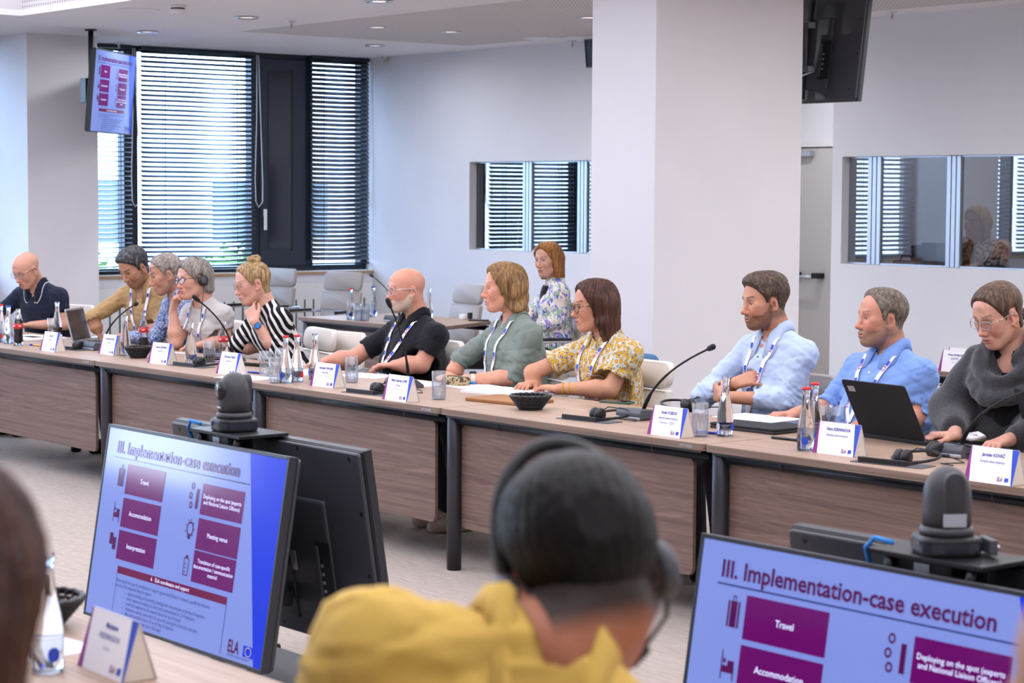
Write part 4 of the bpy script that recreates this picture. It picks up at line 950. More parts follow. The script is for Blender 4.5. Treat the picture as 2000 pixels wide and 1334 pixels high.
pen(500, 730, 0.1, 'blue pen left of the plain tumbler', 'pen_blue'); pen(1388, 848, 0.2, 'blue pen beside the cut tumbler before the crossed arms', 'pen_blue'); pen(1535, 860, 0.1, 'dark pen left of the red-capped bottle', 'black_plastic'); pen(500, 716, 0.2, 'thick black marker before the striped blouse', 'black_soft', 0.2, 0.01)
def phone(px, py, w, d, rz, label, m):
    q = AZ(px, py); t = thing('smartphone', label, 'phone', (q[0], q[1], TZ), rz); MB().prism(rrect(w, d, 0.012, 3), 2, 0, 0.009).build('case', M_[m], t, bev=0.003); MB().prism(rrect(w*0.92, d*0.94, 0.01, 3), 2, 0.0088, 0.0096).build('glass', M_['casement_inset'], t)
phone(1205, 787, 0.16, 0.08, 0.25, 'green-cased phone lying behind the headset before the pillar', 'phone_green'); phone(63, 660, 0.14, 0.07, 0.1, 'black phone on the papers before the man in navy', 'black_plastic')
def laptop(px, py, rz, label, shell, w=0.33, d=0.23, ang=110, logo=None):
    q = AZ(px, py); t = thing('laptop', label, 'laptop', (q[0], q[1], TZ), rz, None)      # lid at local -y, keyboard towards +y
    MB().prism(rrect(w, d, 0.012, 3, 0, d/2), 2, 0.0, 0.016).build('keyboard_base', M_[shell], t, bev=0.003)
    MB().box((0, d*0.4, 0.0165), (w*0.86, d*0.45, 0.002)).build('keyboard', M_['black_plastic'], t)
    R = Matrix.Translation((0, 0.004, 0.016)) @ Matrix.Rotation(math.radians(ang-90), 4, 'X')
    l = MB().prism(rrect(w, d, 0.012, 3, 0, d/2), 1, 0.0, 0.007); l.xf(R); lo = l.build('lid', M_[shell], t, bev=0.002)
    s = MB().span((-w*0.46, 0.0072, d*0.06), (w*0.46, 0.0078, d*0.94)); s.xf(R); s.build('display', M_['casement_inset'], lo)
    if logo: 
        k = MB().prism(logo[0], 1, -0.0008, 0.0); k.xf(R); k.build('lid_emblem', M_[logo[1]], lo)
    return t
laptop(158, 672, math.radians(-48), 'silver laptop with a fruit emblem on the lid, seen from the side', 'silver', 0.32, 0.22, 104, ([(0.02*math.cos(a)*0.85, 0.11+0.02*math.sin(a)) for a in [i*math.pi/8 for i in range(16)]], 'white_plastic'))
laptop(1742, 862, math.radians(-6), 'black laptop with a small bright maker mark in its lid corner', 'lap_black' if 'lap_black' in M_ else 'black_soft', 0.36, 0.25, 118, ([(-0.155, 0.2), (-0.115, 0.2), (-0.115, 0.225), (-0.155, 0.225)], 'aluminium'))
laptop(2040, 880, math.radians(-30), 'black laptop cut by the right picture edge', 'black_soft', 0.33, 0.22, 108)
q = AZ(1470, 840); t = thing('closed_laptop', 'closed black laptop under papers before the crossed arms', 'laptop', (q[0], q[1]+0.05, TZ), 0.05)
MB().prism(rrect(0.36, 0.25, 0.012, 3), 2, 0.0, 0.013).build('base', M_['black_plastic'], t, bev=0.003); MB().prism(rrect(0.36, 0.25, 0.012, 3), 2, 0.0135, 0.023).build('lid', M_['black_soft'], t, bev=0.003)
q = AZ(905, 624); t = thing('charger', 'white charger plug on the rear table near the empty chair', 'charger', (q[0], q[1], TZ)); MB().box((0, 0, 0.02), (0.06, 0.05, 0.04)).build('body', M_['white_plastic'], t, bev=0.008); MB().box((0.045, 0.03, 0.03), (0.03, 0.03, 0.05)).build('plug', M_['black_plastic'], t, bev=0.003)
q = AZ(935, 627); t = thing('phone_case', 'dark phone lying on the rear table edge', 'phone', (q[0], q[1], TZ), 0.4); MB().prism(rrect(0.15, 0.08, 0.012, 3), 2, 0, 0.012).build('case', M_['black_plastic'], t, bev=0.004)
mat('tissue_blue', '#2348c8', 0.7); mat('tissue_yellow', '#e8d890', 0.7)
q = AZ(1885, 862); t = thing('lanyard_pile', 'rolled lanyard with blue and yellow cloth before the woman in grey', 'lanyard', (q[0], q[1], TZ))
MB().tube([(0.0, 0.0, 0.02), (0.04, 0.03, 0.03), (0.09, 0.0, 0.025), (0.06, -0.03, 0.02), (0.01, -0.02, 0.018)], 0.012, 8, closed=True).build('strap', M_['paper'], t, True); MB().box((-0.06, 0.01, 0.014), (0.1, 0.07, 0.028)).build('blue_cloth', M_['tissue_blue'], t, bev=0.01); MB().box((0.01, 0.06, 0.012), (0.06, 0.05, 0.024)).build('yellow_cloth', M_['tissue_yellow'], t, bev=0.008)
# ------------------------------------------------------------------ soft-body modelling: blended solids turned into one skin
class Field:
    def __init__(s, lo, hi, h):
        s.h = h; s.lo = np.array(lo, float); s.n = np.maximum(np.ceil((np.array(hi, float)-s.lo)/h).astype(int)+1, 4)
        s.a = np.full(s.n, 1.0, np.float32)
    def win(s, lo, hi):
        i0 = np.clip(np.floor((np.array(lo)-s.lo)/s.h).astype(int), 0, s.n); i1 = np.clip(np.ceil((np.array(hi)-s.lo)/s.h).astype(int)+1, 0, s.n)
        if np.any(i1 <= i0): return None
        ax = [(s.lo[k]+s.h*np.arange(i0[k], i1[k])).astype(np.float32) for k in range(3)]
        return tuple(slice(a, b) for a, b in zip(i0, i1)), ax[0][:, None, None], ax[1][None, :, None], ax[2][None, None, :]
    def _put(s, sl, d, k, mode):
        A = s.a[sl]; d = d.astype(np.float32)
        if mode == 'add':
            if k > 0:
                t = np.maximum(k-np.abs(A-d), 0)/k; s.a[sl] = np.minimum(A, d)-t*t*k*0.25
            else: s.a[sl] = np.minimum(A, d)
        else:
            if k > 0:
                t = np.maximum(k-np.abs(A+d), 0)/k; s.a[sl] = np.maximum(A, -d)+t*t*k*0.25
            else: s.a[sl] = np.maximum(A, -d)
    def cone(s, a, b, ra, rb, k=0.01, mode='add', sq=None):
        """capsule from a to b with two radii; sq = (axis, factor) flattens it along an axis"""
        a = np.array(a, float); b = np.array(b, float); m = max(ra, rb)*(1 if sq is None else max(1, sq[1]))+k+2*s.h
        w = s.win(np.minimum(a, b)-m, np.maximum(a, b)+m)
        if w is None: return s
        sl, X, Y, Z = w
        px, py, pz = X-a[0], Y-a[1], Z-a[2]; ba = b-a
        sc = 1.0
        if sq is not None:
            n, f = np.array(sq[0], float), sq[1]; g = 1/f-1            # stretch space along n by 1/f
            q = px*n[0]+py*n[1]+pz*n[2]
            px, py, pz = px+n[0]*g*q, py+n[1]*g*q, pz+n[2]*g*q
            ba = ba+n*g*(ba @ n); sc = min(1.0, f)
        L2 = max(ba @ ba, 1e-9)
        t = np.clip((px*ba[0]+py*ba[1]+pz*ba[2])/L2, 0, 1)
        d = (np.sqrt((px-t*ba[0])**2+(py-t*ba[1])**2+(pz-t*ba[2])**2)-(ra+(rb-ra)*t))*(sc if sc == 1 else (1+sc)/2)
        s._put(sl, d, k, mode); return s
    def ell(s, c, r, k=0.01, mode='add', R=None):
        c = np.array(c, float); r = np.array(r, float) if np.ndim(r) else np.array([r]*3, float); m = max(r)+k+2*s.h
        w = s.win(c-m, c+m)
        if w is None: return s
        sl, X, Y, Z = w; px, py, pz = X-c[0], Y-c[1], Z-c[2]
        if R is not None:
            px, py, pz = (px*R[0][i]+py*R[1][i]+pz*R[2][i] for i in range(3))      # columns of R are the axes
        k0 = np.sqrt((px/r[0])**2+(py/r[1])**2+(pz/r[2])**2); k1 = np.sqrt((px/r[0]**2)**2+(py/r[1]**2)**2+(pz/r[2]**2)**2)
        d = k0*(k0-1)/np.maximum(k1, 1e-6)
        s._put(sl, d, k, mode); return s
    def cut(s, p, n, k=0.006):
        """remove what lies on the side n of the plane through p"""
        n = np.array(n, float); n /= np.linalg.norm(n)
        w = s.win(s.lo, s.lo+s.h*s.n); sl, X, Y, Z = w
        d = -((X-p[0])*n[0]+(Y-p[1])*n[1]+(Z-p[2])*n[2])
        s._put(sl, np.broadcast_to(d, s.a[sl].shape), k, 'sub'); return s
    def warp(s, fn):
        sl, X, Y, Z = s.win(s.lo, s.lo+s.h*s.n); s.a += fn(X, Y, Z).astype(np.float32); return s
    def sample(s, p):
        q = np.clip((np.array(p)-s.lo)/s.h, 0, s.n-1.001); i = q.astype(int); f = q-i; v = 0
        for dx in (0, 1):
            for dy in (0, 1):
                for dz in (0, 1):
                    v += s.a[i[0]+dx, i[1]+dy, i[2]+dz]*((f[0] if dx else 1-f[0])*(f[1] if dy else 1-f[1])*(f[2] if dz else 1-f[2]))
        return v
    def hit(s, p, d, L=0.6):
        """first surface point from p along d"""
        d = np.array(d, float); p = np.array(p, float); t = 0.0
        while t < L:
            if s.sample(p+d*t) < 0: return p+d*t
            t += s.h*0.5
        return None
    def net(s):
        a = s.a; ins = a < 0
        c = np.zeros(s.n-1, np.uint8)
        for dx in (0, 1):
            for dy in (0, 1):
                for dz in (0, 1): c += ins[dx:s.n[0]-1+dx, dy:s.n[1]-1+dy, dz:s.n[2]-1+dz]
        act = np.argwhere((c > 0) & (c < 8)); idx = np.full(s.n-1, -1, np.int32); idx[tuple(act.T)] = np.arange(len(act))
        i, j, k = act.T
        cv = {(dx, dy, dz): a[i+dx, j+dy, k+dz] for dx in (0, 1) for dy in (0, 1) for dz in (0, 1)}
        P = np.zeros((len(act), 3)); N = np.zeros(len(act))
        for ax in range(3):
            o = [q for q in range(3) if q != ax]
            for u in (0, 1):
                for v in (0, 1):
                    A = [0, 0, 0]; A[o[0]] = u; A[o[1]] = v; Bq = list(A); Bq[ax] = 1
                    va, vb = cv[tuple(A)], cv[tuple(Bq)]; m = (va < 0) != (vb < 0)
                    t = np.where(m, va/np.where(m, va-vb, 1), 0)
                    p = np.zeros((len(act), 3)); p[:, o[0]] = u; p[:, o[1]] = v; p[:, ax] = t
                    P[m] += p[m]; N[m] += 1
        V = s.lo+s.h*(act+P/np.maximum(N, 1)[:, None])
        Fq = []
        for ax in range(3):
            o = [q for q in range(3) if q != ax]
            sl0 = [slice(1, s.n[q]-1) for q in range(3)]; sl0[ax] = slice(0, s.n[ax]-1); sl1 = list(sl0); sl1[ax] = slice(1, s.n[ax])
            A, Bq = ins[tuple(sl0)], ins[tuple(sl1)]; e = np.argwhere(A != Bq)
            if not len(e): continue
            base = e.copy(); base[:, o[0]] += 1; base[:, o[1]] += 1
            up = A[tuple(e.T)]
            q = []
            for (du, dv) in ((0, 0), (1, 0), (1, 1), (0, 1)):
                b = base.copy(); b[:, o[0]] -= du; b[:, o[1]] -= dv; q.append(idx[tuple(b.T)])
            q = np.stack(q, 1); fl = up ^ (ax == 1)
            q[~fl] = q[~fl][:, ::-1]; Fq.append(q)
        return V, np.concatenate(Fq) if Fq else np.zeros((0, 4), int)

def np_mesh(name, V, Fq, col=None, flip=False):
    me = bpy.data.meshes.new(name); Fq = Fq[:, ::-1] if flip else Fq
    me.vertices.add(len(V)); me.vertices.foreach_set('co', np.ascontiguousarray(V, np.float32).ravel())
    me.loops.add(Fq.size); me.loops.foreach_set('vertex_index', np.ascontiguousarray(Fq, np.int32).ravel())
    me.polygons.add(len(Fq)); me.polygons.foreach_set('loop_start', np.arange(0, Fq.size, 4, dtype=np.int32))
    me.polygons.foreach_set('use_smooth', np.ones(len(Fq), bool))
    me.update(calc_edges=True)
    if col is not None:
        at = me.color_attributes.new('tone', 'FLOAT_COLOR', 'POINT'); c = np.ones((len(V), 4), np.float32); c[:, :3] = col
        at.data.foreach_set('color', c.ravel())
    return me
def smoothstep(a, b, x):
    t = np.clip((x-a)/(b-a), 0, 1); return t*t*(3-2*t)

# ------------------------------------------------------------------ materials of people
def skin_mat():
    b = NB('skin', 0.5, 0.35); at = b.n('ShaderNodeVertexColor', layer_name='tone')
    n = b.noise(b.mapping((120, 120, 120)), 1.0, 3); n2 = b.noise(b.mapping((14, 14, 14)), 1.0, 3)
    c = b.mix(0.16, at.outputs[0], b.ramp(n, [(0.35, '#a88070'), (0.65, '#ffffff')]), 'MULTIPLY')
    c = b.mix(0.10, c, b.ramp(n2, [(0.4, '#d88070'), (0.62, '#ffffff')]), 'MULTIPLY')
    b.col(c); b.b.inputs['Subsurface Weight'].default_value = 0.12; b.b.inputs['Subsurface Radius'].default_value = (0.01, 0.004, 0.002); b.b.inputs['Subsurface Scale'].default_value = 0.5
    b.bump(n, 0.08, 0.0006)
skin_mat()
def hair_mat(name, c0, c1, c2, sc=(90, 90, 6)):
    if name in MATS: return MATS[name]
    b = NB(name, 0.5, 0.28); v = b.mapping(sc); n = b.noise(v, 1.0, 4, 0.6, 0.6); n2 = b.noise(b.mapping((7, 7, 5)), 1.0, 2)
    c = b.ramp(n, [(0.32, c0), (0.5, c1), (0.68, c2)]); b.col(b.mix(0.3, c, b.ramp(n2, [(0.4, '#808080'), (0.6, '#ffffff')]), 'MULTIPLY'))
    b.bump(n, 0.7, 0.004); return b.m
def cloth(name, c, rough=0.85, c2=None, weave=500):
    if name in MATS: return MATS[name]
    b = NB(name, rough, 0.2); n = b.noise(b.mapping((weave, weave, weave)), 1.0, 2); n2 = b.noise(b.mapping((6, 6, 6)), 1.0, 3)
    b.col(b.mix(b.math('MULTIPLY', n2, 0.8), c, c2 or c)); b.b.inputs['Sheen Weight'].default_value = 0.1
    h = b.math('ADD', n, b.math('MULTIPLY', b.noise(b.mapping((16, 16, 9)), 1.0, 3, 0.5, 0.8), 5.0)); b.bump(h, 0.3, 0.004); return b.m
def cloth_special():
    # black blouse with white stripes bending over the shoulder
    b = NB('stripes', 0.8, 0.2); v = b.mapping((1, 1, 1)); w = b.n('ShaderNodeTexWave', wave_type='BANDS', bands_direction='DIAGONAL'); w.inputs['Scale'].default_value = 10; w.inputs['Distortion'].default_value = 2.6; w.inputs['Detail'].default_value = 1.0; w.inputs['Detail Scale'].default_value = 0.6
    b.lk(v, w.inputs['Vector']); b.col(b.ramp(w.outputs['Fac'], [(0.6, '#121316'), (0.66, '#e4e0de')]))
    # blouse with blue-hearted yellow leaves on white
    b = NB('leaf_print', 0.8, 0.2); v = b.mapping((58, 58, 38), (0.5, 0.3, 0.2)); vo = b.n('ShaderNodeTexVoronoi', feature='F1'); vo.inputs['Scale'].default_value = 1.0; vo.inputs['Randomness'].default_value = 0.75; b.lk(v, vo.inputs['Vector'])
    b.col(b.ramp(vo.outputs['Distance'], [(0.0, '#2a55b8'), (0.2, '#2a55b8'), (0.25, '#d8b04a'), (0.5, '#cfa03a'), (0.54, '#5a4a30'), (0.6, '#ddd6c6'), (1.0, '#8fa09a')]))
    # floral jacket
    b = NB('floral', 0.8, 0.2); v = b.mapping((30, 30, 24)); n1 = b.noise(v, 1.0, 2, 0.5, 0.8); n2 = b.noise(b.mapping((26, 26, 22), loc=(3, 5, 1)), 1.0, 2, 0.5, 0.8); n3 = b.noise(b.mapping((28, 28, 22), loc=(9, 2, 7)), 1.0, 2, 0.5, 0.8)
    c = b.mix(b.ramp(n1, [(0.56, (0, 0, 0, 1)), (0.57, (1, 1, 1, 1))]), '#e6ddd2', '#3f62b4'); c = b.mix(b.ramp(n2, [(0.57, (0, 0, 0, 1)), (0.58, (1, 1, 1, 1))]), c, '#8c7cc8'); c = b.mix(b.ramp(n3, [(0.58, (0, 0, 0, 1)), (0.59, (1, 1, 1, 1))]), c, '#9db89a'); b.col(c)
    # small blue leaves on navy
    b = NB('blue_print', 0.8, 0.2); vo = b.n('ShaderNodeTexVoronoi', feature='F1'); vo.inputs['Scale'].default_value = 1.0; b.lk(b.mapping((95, 95, 70)), vo.inputs['Vector'])
    b.col(b.ramp(vo.outputs['Distance'], [(0.3, '#34508e'), (0.42, '#a9b8d8'), (0.55, '#e0e4ec'), (0.62, '#3c5896')]))
    # dark wool
    b = NB('wool_grey', 0.95, 0.1); n = b.noise(b.mapping((140, 140, 140)), 1.0, 3, 0.7); n2 = b.noise(b.mapping((20, 20, 20)), 1.0, 3); b.col(b.mix(0.5, b.ramp(n, [(0.3, '#1c1c20'), (0.7, '#4c4c50')]), b.ramp(n2, [(0.3, '#28282c'), (0.7, '#424246')]))); b.b.inputs['Sheen Weight'].default_value = 0.4; b.bump(n, 0.6, 0.006)
    # interpreter's patterned top
    b = NB('dark_print', 0.8, 0.2); b.col(b.ramp(b.noise(b.mapping((22, 22, 16)), 1.0, 2, 0.5, 1.2), [(0.5, '#2a2826'), (0.53, '#b8a890')]))
cloth_special()
mat('eye_white', '#e6e2de', 0.15); mat('tooth', '#e8e2d8', 0.3)
def eye_mat(name, c):
    if name in MATS: return MATS[name]
    b = NB(name, 0.1, 0.6); sp = b.n('ShaderNodeSeparateXYZ'); b.lk(b.tc.outputs['Object'], sp.inputs[0])
    b.col(b.ramp(b.math('MULTIPLY', sp.outputs[0], 75.0), [(0.0, '#d8d0cc'), (0.78, c), (0.875, '#050505')], 'CONSTANT')); return b.m
HAND_L = {'index': 0.074, 'middle': 0.082, 'ring': 0.076, 'little': 0.06}
def rot_about(v, ax, a):
    ax = ax/np.linalg.norm(ax); return v*math.cos(a)+np.cross(ax, v)*math.sin(a)+ax*(ax @ v)*(1-math.cos(a))
def nz(v):
    v = np.array(v, float); return v/np.linalg.norm(v)

def add_hand(f, wrist, d, palm, side, curl=(25, 30, 20), spread=1.0, thumb=(35, 20), s=1.0, off=None):
    """wrist point, d = direction to the knuckles, palm = where the palm faces, side = +1: thumb lies to cross(d, palm)"""
    d = nz(d); palm = nz(palm-d*(palm @ d)); lat = np.cross(d, palm)*side          # towards the thumb
    wrist = np.array(wrist, float)
    L = 0.088*s
    for i, (o, r) in enumerate(((-0.028, 0.0125), (-0.009, 0.014), (0.011, 0.0145), (0.028, 0.013))):
        f.cone(wrist+lat*o*0.7*s, wrist+d*L+lat*o*s, r*s*1.05, r*s*0.86, 0.012)
    k = 0.006
    for nm, o, ln, r, sp in (('little', -0.031, HAND_L['little'], 0.0072, -9), ('ring', -0.0105, HAND_L['ring'], 0.008, -3), ('middle', 0.0105, HAND_L['middle'], 0.0083, 2), ('index', 0.031, HAND_L['index'], 0.0082, 7)):
        p = wrist+d*L*0.97+lat*o*s; v = rot_about(d, palm, math.radians(sp*spread)*side*-1); ax = np.cross(v, palm)
        c = curl if off is None or nm not in off else off[nm]
        for seg, (fr, a) in enumerate(zip((0.46, 0.3, 0.24), c)):
            v = rot_about(v, ax, math.radians(a)); q = p+v*ln*s*fr
            f.cone(p, q, r*s*(1-0.08*seg), r*s*(0.93-0.1*seg), k if seg else 0.008); p = q
    p = wrist+d*0.022*s+lat*0.026*s+palm*0.006*s
    v = nz(d*math.cos(math.radians(thumb[0]))+lat*math.sin(math.radians(thumb[0]))+palm*0.25)
    q = p+v*0.036*s; f.cone(p, q, 0.0145*s, 0.0105*s, 0.012)
    v = rot_about(v, palm, math.radians(thumb[1])*side); q2 = q+v*0.032*s; f.cone(q, q2, 0.0102*s, 0.0092*s, 0.004)
    v = rot_about(v, palm, math.radians(thumb[1]*0.6)*side); f.cone(q2, q2+v*0.024*s, 0.0092*s, 0.0072*s, 0.004)

HAIRS = {}
def cap_base(g, t, grow=1.0):
    g.ell((-0.013, 0, 0.036), (0.099+t, 0.079+t*0.6, 0.084+t*grow), 0.0); g.ell((0.02, 0, 0.046), (0.068+t*0.6, 0.067+t*0.5, 0.058+t*grow), 0.02)
def face_off(g, z=0.062, x=0.105, r=(0.072, 0.075, 0.085)):
    g.ell((x, 0, z-r[2]), r, 0.012, 'sub')
def streak(amp, na, nz_=3.0, seed=0.0, spike=0.0):
    def fn(X, Y, Z):
        ph = np.arctan2(Y, X+0.02); rr = np.sqrt((X+0.02)**2+Y**2)
        v = np.sin(ph*na+3*np.sin(Z*nz_*10+seed)+seed)*0.6+np.sin(ph*na*2.3+seed*2+Z*25)*0.4
        w = np.sin(X*310+4*np.sin(Y*90)+seed)*np.sin(Y*290+seed*3)*np.sin(Z*270+3*np.sin(X*80))
        return amp*v*np.clip(rr/0.05, 0.15, 1)+spike*w
    return fn
def skull(g, neck=True):
    g.ell((-0.012, 0, 0.035), (0.097, 0.076, 0.083), 0); g.ell((0.028, 0, 0.042), (0.066, 0.066, 0.06), 0.03); g.ell((0.035, 0, -0.02), (0.058, 0.062, 0.075), 0.03)
    if neck: g.cone((-0.03, 0, -0.05), (-0.05, 0, -0.15), 0.055, 0.056, 0.03)
EAR_X = [-0.13, -0.09, -0.045, -0.034, -0.026, 0.010, 0.016, 0.028, 0.036, 0.05, 0.07, 0.085, 0.11]
def hair_cap(g, t, xs, zs, fade=0.5, top=0.0, front=0.0, spike=0.0, dip=0.0, neck=True, seed=1.0, soft=0.02, na=34):
    """hair that grows out of the scalp and thins to nothing at its edge"""
    skull(g, neck); sl, X, Y, Z = g.win(g.lo, g.lo+g.h*g.n)
    zb = np.interp(X, xs, zs)+dip*(np.abs(Y)/0.06)**2*(X > 0.03)
    sd = Z-zb
    th = t*(fade+(1-fade)*smoothstep(-0.02, 0.07, Z))*smoothstep(-0.002, soft, sd)+top*smoothstep(0.06, 0.12, Z)*smoothstep(0.0, 0.03, sd)
    th = th+front*np.exp(-(((X-0.062)/0.03)**2+(Y/0.05)**2+((Z-0.1)/0.03)**2))*smoothstep(0.0, 0.02, sd)
    th = th-0.012*(1-smoothstep(-0.01, 0.002, sd))
    ph = np.arctan2(Y, X+0.02); rr = np.sqrt((X+0.02)**2+Y**2)
    st = np.sin(ph*na+3*np.sin(Z*30+seed))*0.6+np.sin(ph*na*2.3+seed*2+Z*25)*0.4
    w = np.sin(X*310+4*np.sin(Y*90)+seed)*np.sin(Y*290+seed*3)*np.sin(Z*270+3*np.sin(X*80))
    th = th+(0.0012*st*np.clip(rr/0.05, 0.15, 1)+spike*0.5*w)*smoothstep(0.0, 0.03, sd)
    g.a -= th.astype(np.float32)
def h_short(t=0.014, z=0.08, side=-0.012, nape=-0.08, spike=0.003, front=0.0, top=0.004, fade=0.45, dip=-0.012, recede=0.0, neck=True):
    zs = [nape-0.005, nape, nape+0.01, nape*0.55, 0.026, 0.026, side, side, 0.04, 0.056+recede, z-0.006+recede, z+recede*0.6, z+0.006]
    return lambda g: hair_cap(g, t, EAR_X, zs, fade, top, front, spike, dip, neck)
def h_long(length=0.13, t=0.016, z=0.088, w=0.03, back=0.0, wave=0.0, out=0.0, ear=False, fx=0.03, dip=-0.03, thick=1.0):
    def fn(g):
        zs = [-0.12, -0.11, -0.1, -0.1, -0.1, -0.1 if not ear else 0.01, -0.08 if not ear else 0.0, -0.03, 0.03, 0.056, z-0.012, z, z+0.008]
        hair_cap(g, t, EAR_X, zs, 0.8, 0.004, 0.0, 0.0, dip, neck=False, soft=0.016)
        L = -length
        for s in (-1, 1):
            if not ear:
                g.cone((fx-0.02, s*0.066, 0.03), (fx-0.025, s*(0.074+out), L*0.45), w*0.75, w*0.8, 0.03); g.cone((fx-0.025, s*(0.074+out), L*0.45), (fx-0.03+back, s*(0.072+out*1.3), L), w*0.8, w*0.45, 0.02)
            g.cone((-0.035, s*0.06, 0.0), (-0.04, s*(0.066+out), L*0.95), w, w*0.7, 0.03)
            g.cone((-0.06, s*0.035, 0.0), (-0.078, s*0.042, L*0.98), 0.052*thick, 0.03*thick, 0.04)
        g.cone((-0.07, 0, 0.0), (-0.092, 0, -length*0.98), 0.046*thick, 0.03*thick, 0.04)
        g.ell((0.125, 0, z-0.15), (0.085, 0.06, 0.15), 0.02, 'sub'); g.cone((0.03, 0, -0.1), (-0.03, 0, -0.26), 0.054, 0.052, 0.01, 'sub')
        if ear:
            for s in (-1, 1): g.ell((0.008, s*0.088, -0.012), (0.026, 0.026, 0.04), 0.008, 'sub')
        if wave: g.warp(lambda X, Y, Z: wave*np.sin(Z*70+Y*60)*np.clip((0.02-Z)*12, 0, 1)+0*X)
        g.warp(streak(0.0022, 34, 2, 2.0, 0.0006))
    return fn
def h_up(bun=None, br=0.045, t=0.010, z=0.09, low=False):
    def fn(g):
        zs = [-0.085, -0.08, -0.075, -0.05, 0.026, 0.026, 0.0, 0.0, 0.03, 0.05, z-0.01, z, z+0.006]
        hair_cap(g, t, EAR_X, zs, 0.7, 0.003, 0.0, 0.001, -0.02)
        if bun is not None:
            b = np.array(bun); n = 7
            for i in range(n):
                a = 2*math.pi*i/n; c = b+np.array([math.cos(a)*br*0.58, math.sin(a)*br*0.58, 0.008*math.sin(2*a+1)])
                g.ell(c, (br*0.46, br*0.46, br*0.44), 0.004)
            g.ell(b+np.array([0.004, 0, br*0.38]), (br*0.46, br*0.42, br*0.3), 0.003)
            g.warp(lambda X, Y, Z: 0.0022*np.sin(np.arctan2(Y-b[1], X-b[0])*22+(Z-b[2])*160)*np.exp(-(((X-b[0])**2+(Y-b[1])**2+(Z-b[2])**2)/(br*1.3)**2)**3))
    return fn

def head_field(p, neck_local):
    h = 0.0026; f = Field((-0.13, -0.1, -0.235), (0.135, 0.1, 0.13), h)
    jw, fat, nose = p.get('jaw', 1.0), p.get('fat', 0.0), p.get('nose', 1.0)
    f.ell((-0.012, 0, 0.035), (0.097, 0.076, 0.083), 0); f.ell((0.028, 0, 0.042), (0.066, 0.066, 0.06), 0.03)
    f.ell((0.035, 0, -0.02), (0.058, 0.062+fat*0.5, 0.075), 0.03)
    f.ell((0.03, 0, -0.075), (0.05, (0.05+fat)*jw, 0.042), 0.03)
    f.ell((0.07, 0, -0.099), (0.022, 0.024*jw, 0.02), 0.025)
    for s in (-1, 1):
        f.cone((-0.005, s*(0.056+fat*0.6)*jw, -0.045), (0.058, s*0.02*jw, -0.1), 0.02, 0.016, 0.03)
        f.ell((0.063, s*0.037, -0.032), (0.024, 0.022+fat*0.4, 0.022), 0.025)
        f.ell((0.052, s*0.052, -0.008), (0.026, 0.014, 0.014), 0.02)
    f.cone((0.082, 0.032, 0.023), (0.082, -0.032, 0.023), 0.011, 0.011, 0.02)
    for s in (-1, 1):
        f.ell((0.104, s*0.033, 0.003), (0.02, 0.021, 0.0135), 0.012, 'sub')
    # nose, lips, chin crease
    f.cone((0.088, 0, 0.012), (0.108*1.0, 0, -0.034), 0.0085*nose, 0.0095*nose, 0.012); f.ell((0.110+0.003*(nose-1)*3, 0, -0.038), (0.0125*nose, 0.0115*nose, 0.0105*nose), 0.008)
    for s in (-1, 1): f.ell((0.098, s*0.0125, -0.042), (0.0115, 0.0075, 0.0085), 0.006)
    f.ell((0.086, 0, -0.07), (0.014, 0.028, 0.02), 0.015)
    mo = p.get('mouth', 0.0)
    f.ell((0.0955, 0, -0.0655), (0.0085, 0.021+mo*0.3, 0.0058), 0.005); f.ell((0.0935, 0, -0.0775-mo*0.5), (0.0085, 0.0185+mo*0.3, 0.0066), 0.005)
    f.ell((0.106, 0, -0.0715-mo*0.25), (0.014, 0.024+mo*0.4, 0.0014+mo*0.5), 0.004, 'sub')
    f.ell((0.1, 0, -0.0885), (0.008, 0.016, 0.004), 0.006, 'sub')
    lid = p.get('lid', 0.0052)
    for s in (-1, 1):
        f.ell((0.0742, s*0.0325, 0.0), (0.0148, 0.0152, 0.0142), 0.007)
        f.ell((0.0915, s*0.0335, -0.001), (0.0125, 0.0145, lid), 0.0015, 'sub')
        # ears
        R = np.array([[math.cos(0.2), 0, math.sin(0.2)], [0, 1, 0], [-math.sin(0.2), 0, math.cos(0.2)]])
        f.ell((-0.008, s*0.077, -0.008), (0.019, 0.0085, 0.033), 0.006, R=R); f.ell((-0.004, s*0.086, -0.006), (0.011, 0.008, 0.02), 0.004, 'sub', R=R)
        f.ell((0.006, s*0.077, -0.034), (0.009, 0.006, 0.01), 0.006)
    f.cone((-0.03, 0, -0.05), neck_local, p.get('neck', 0.055), p.get('neck', 0.055)*1.06, 0.03)
    return f
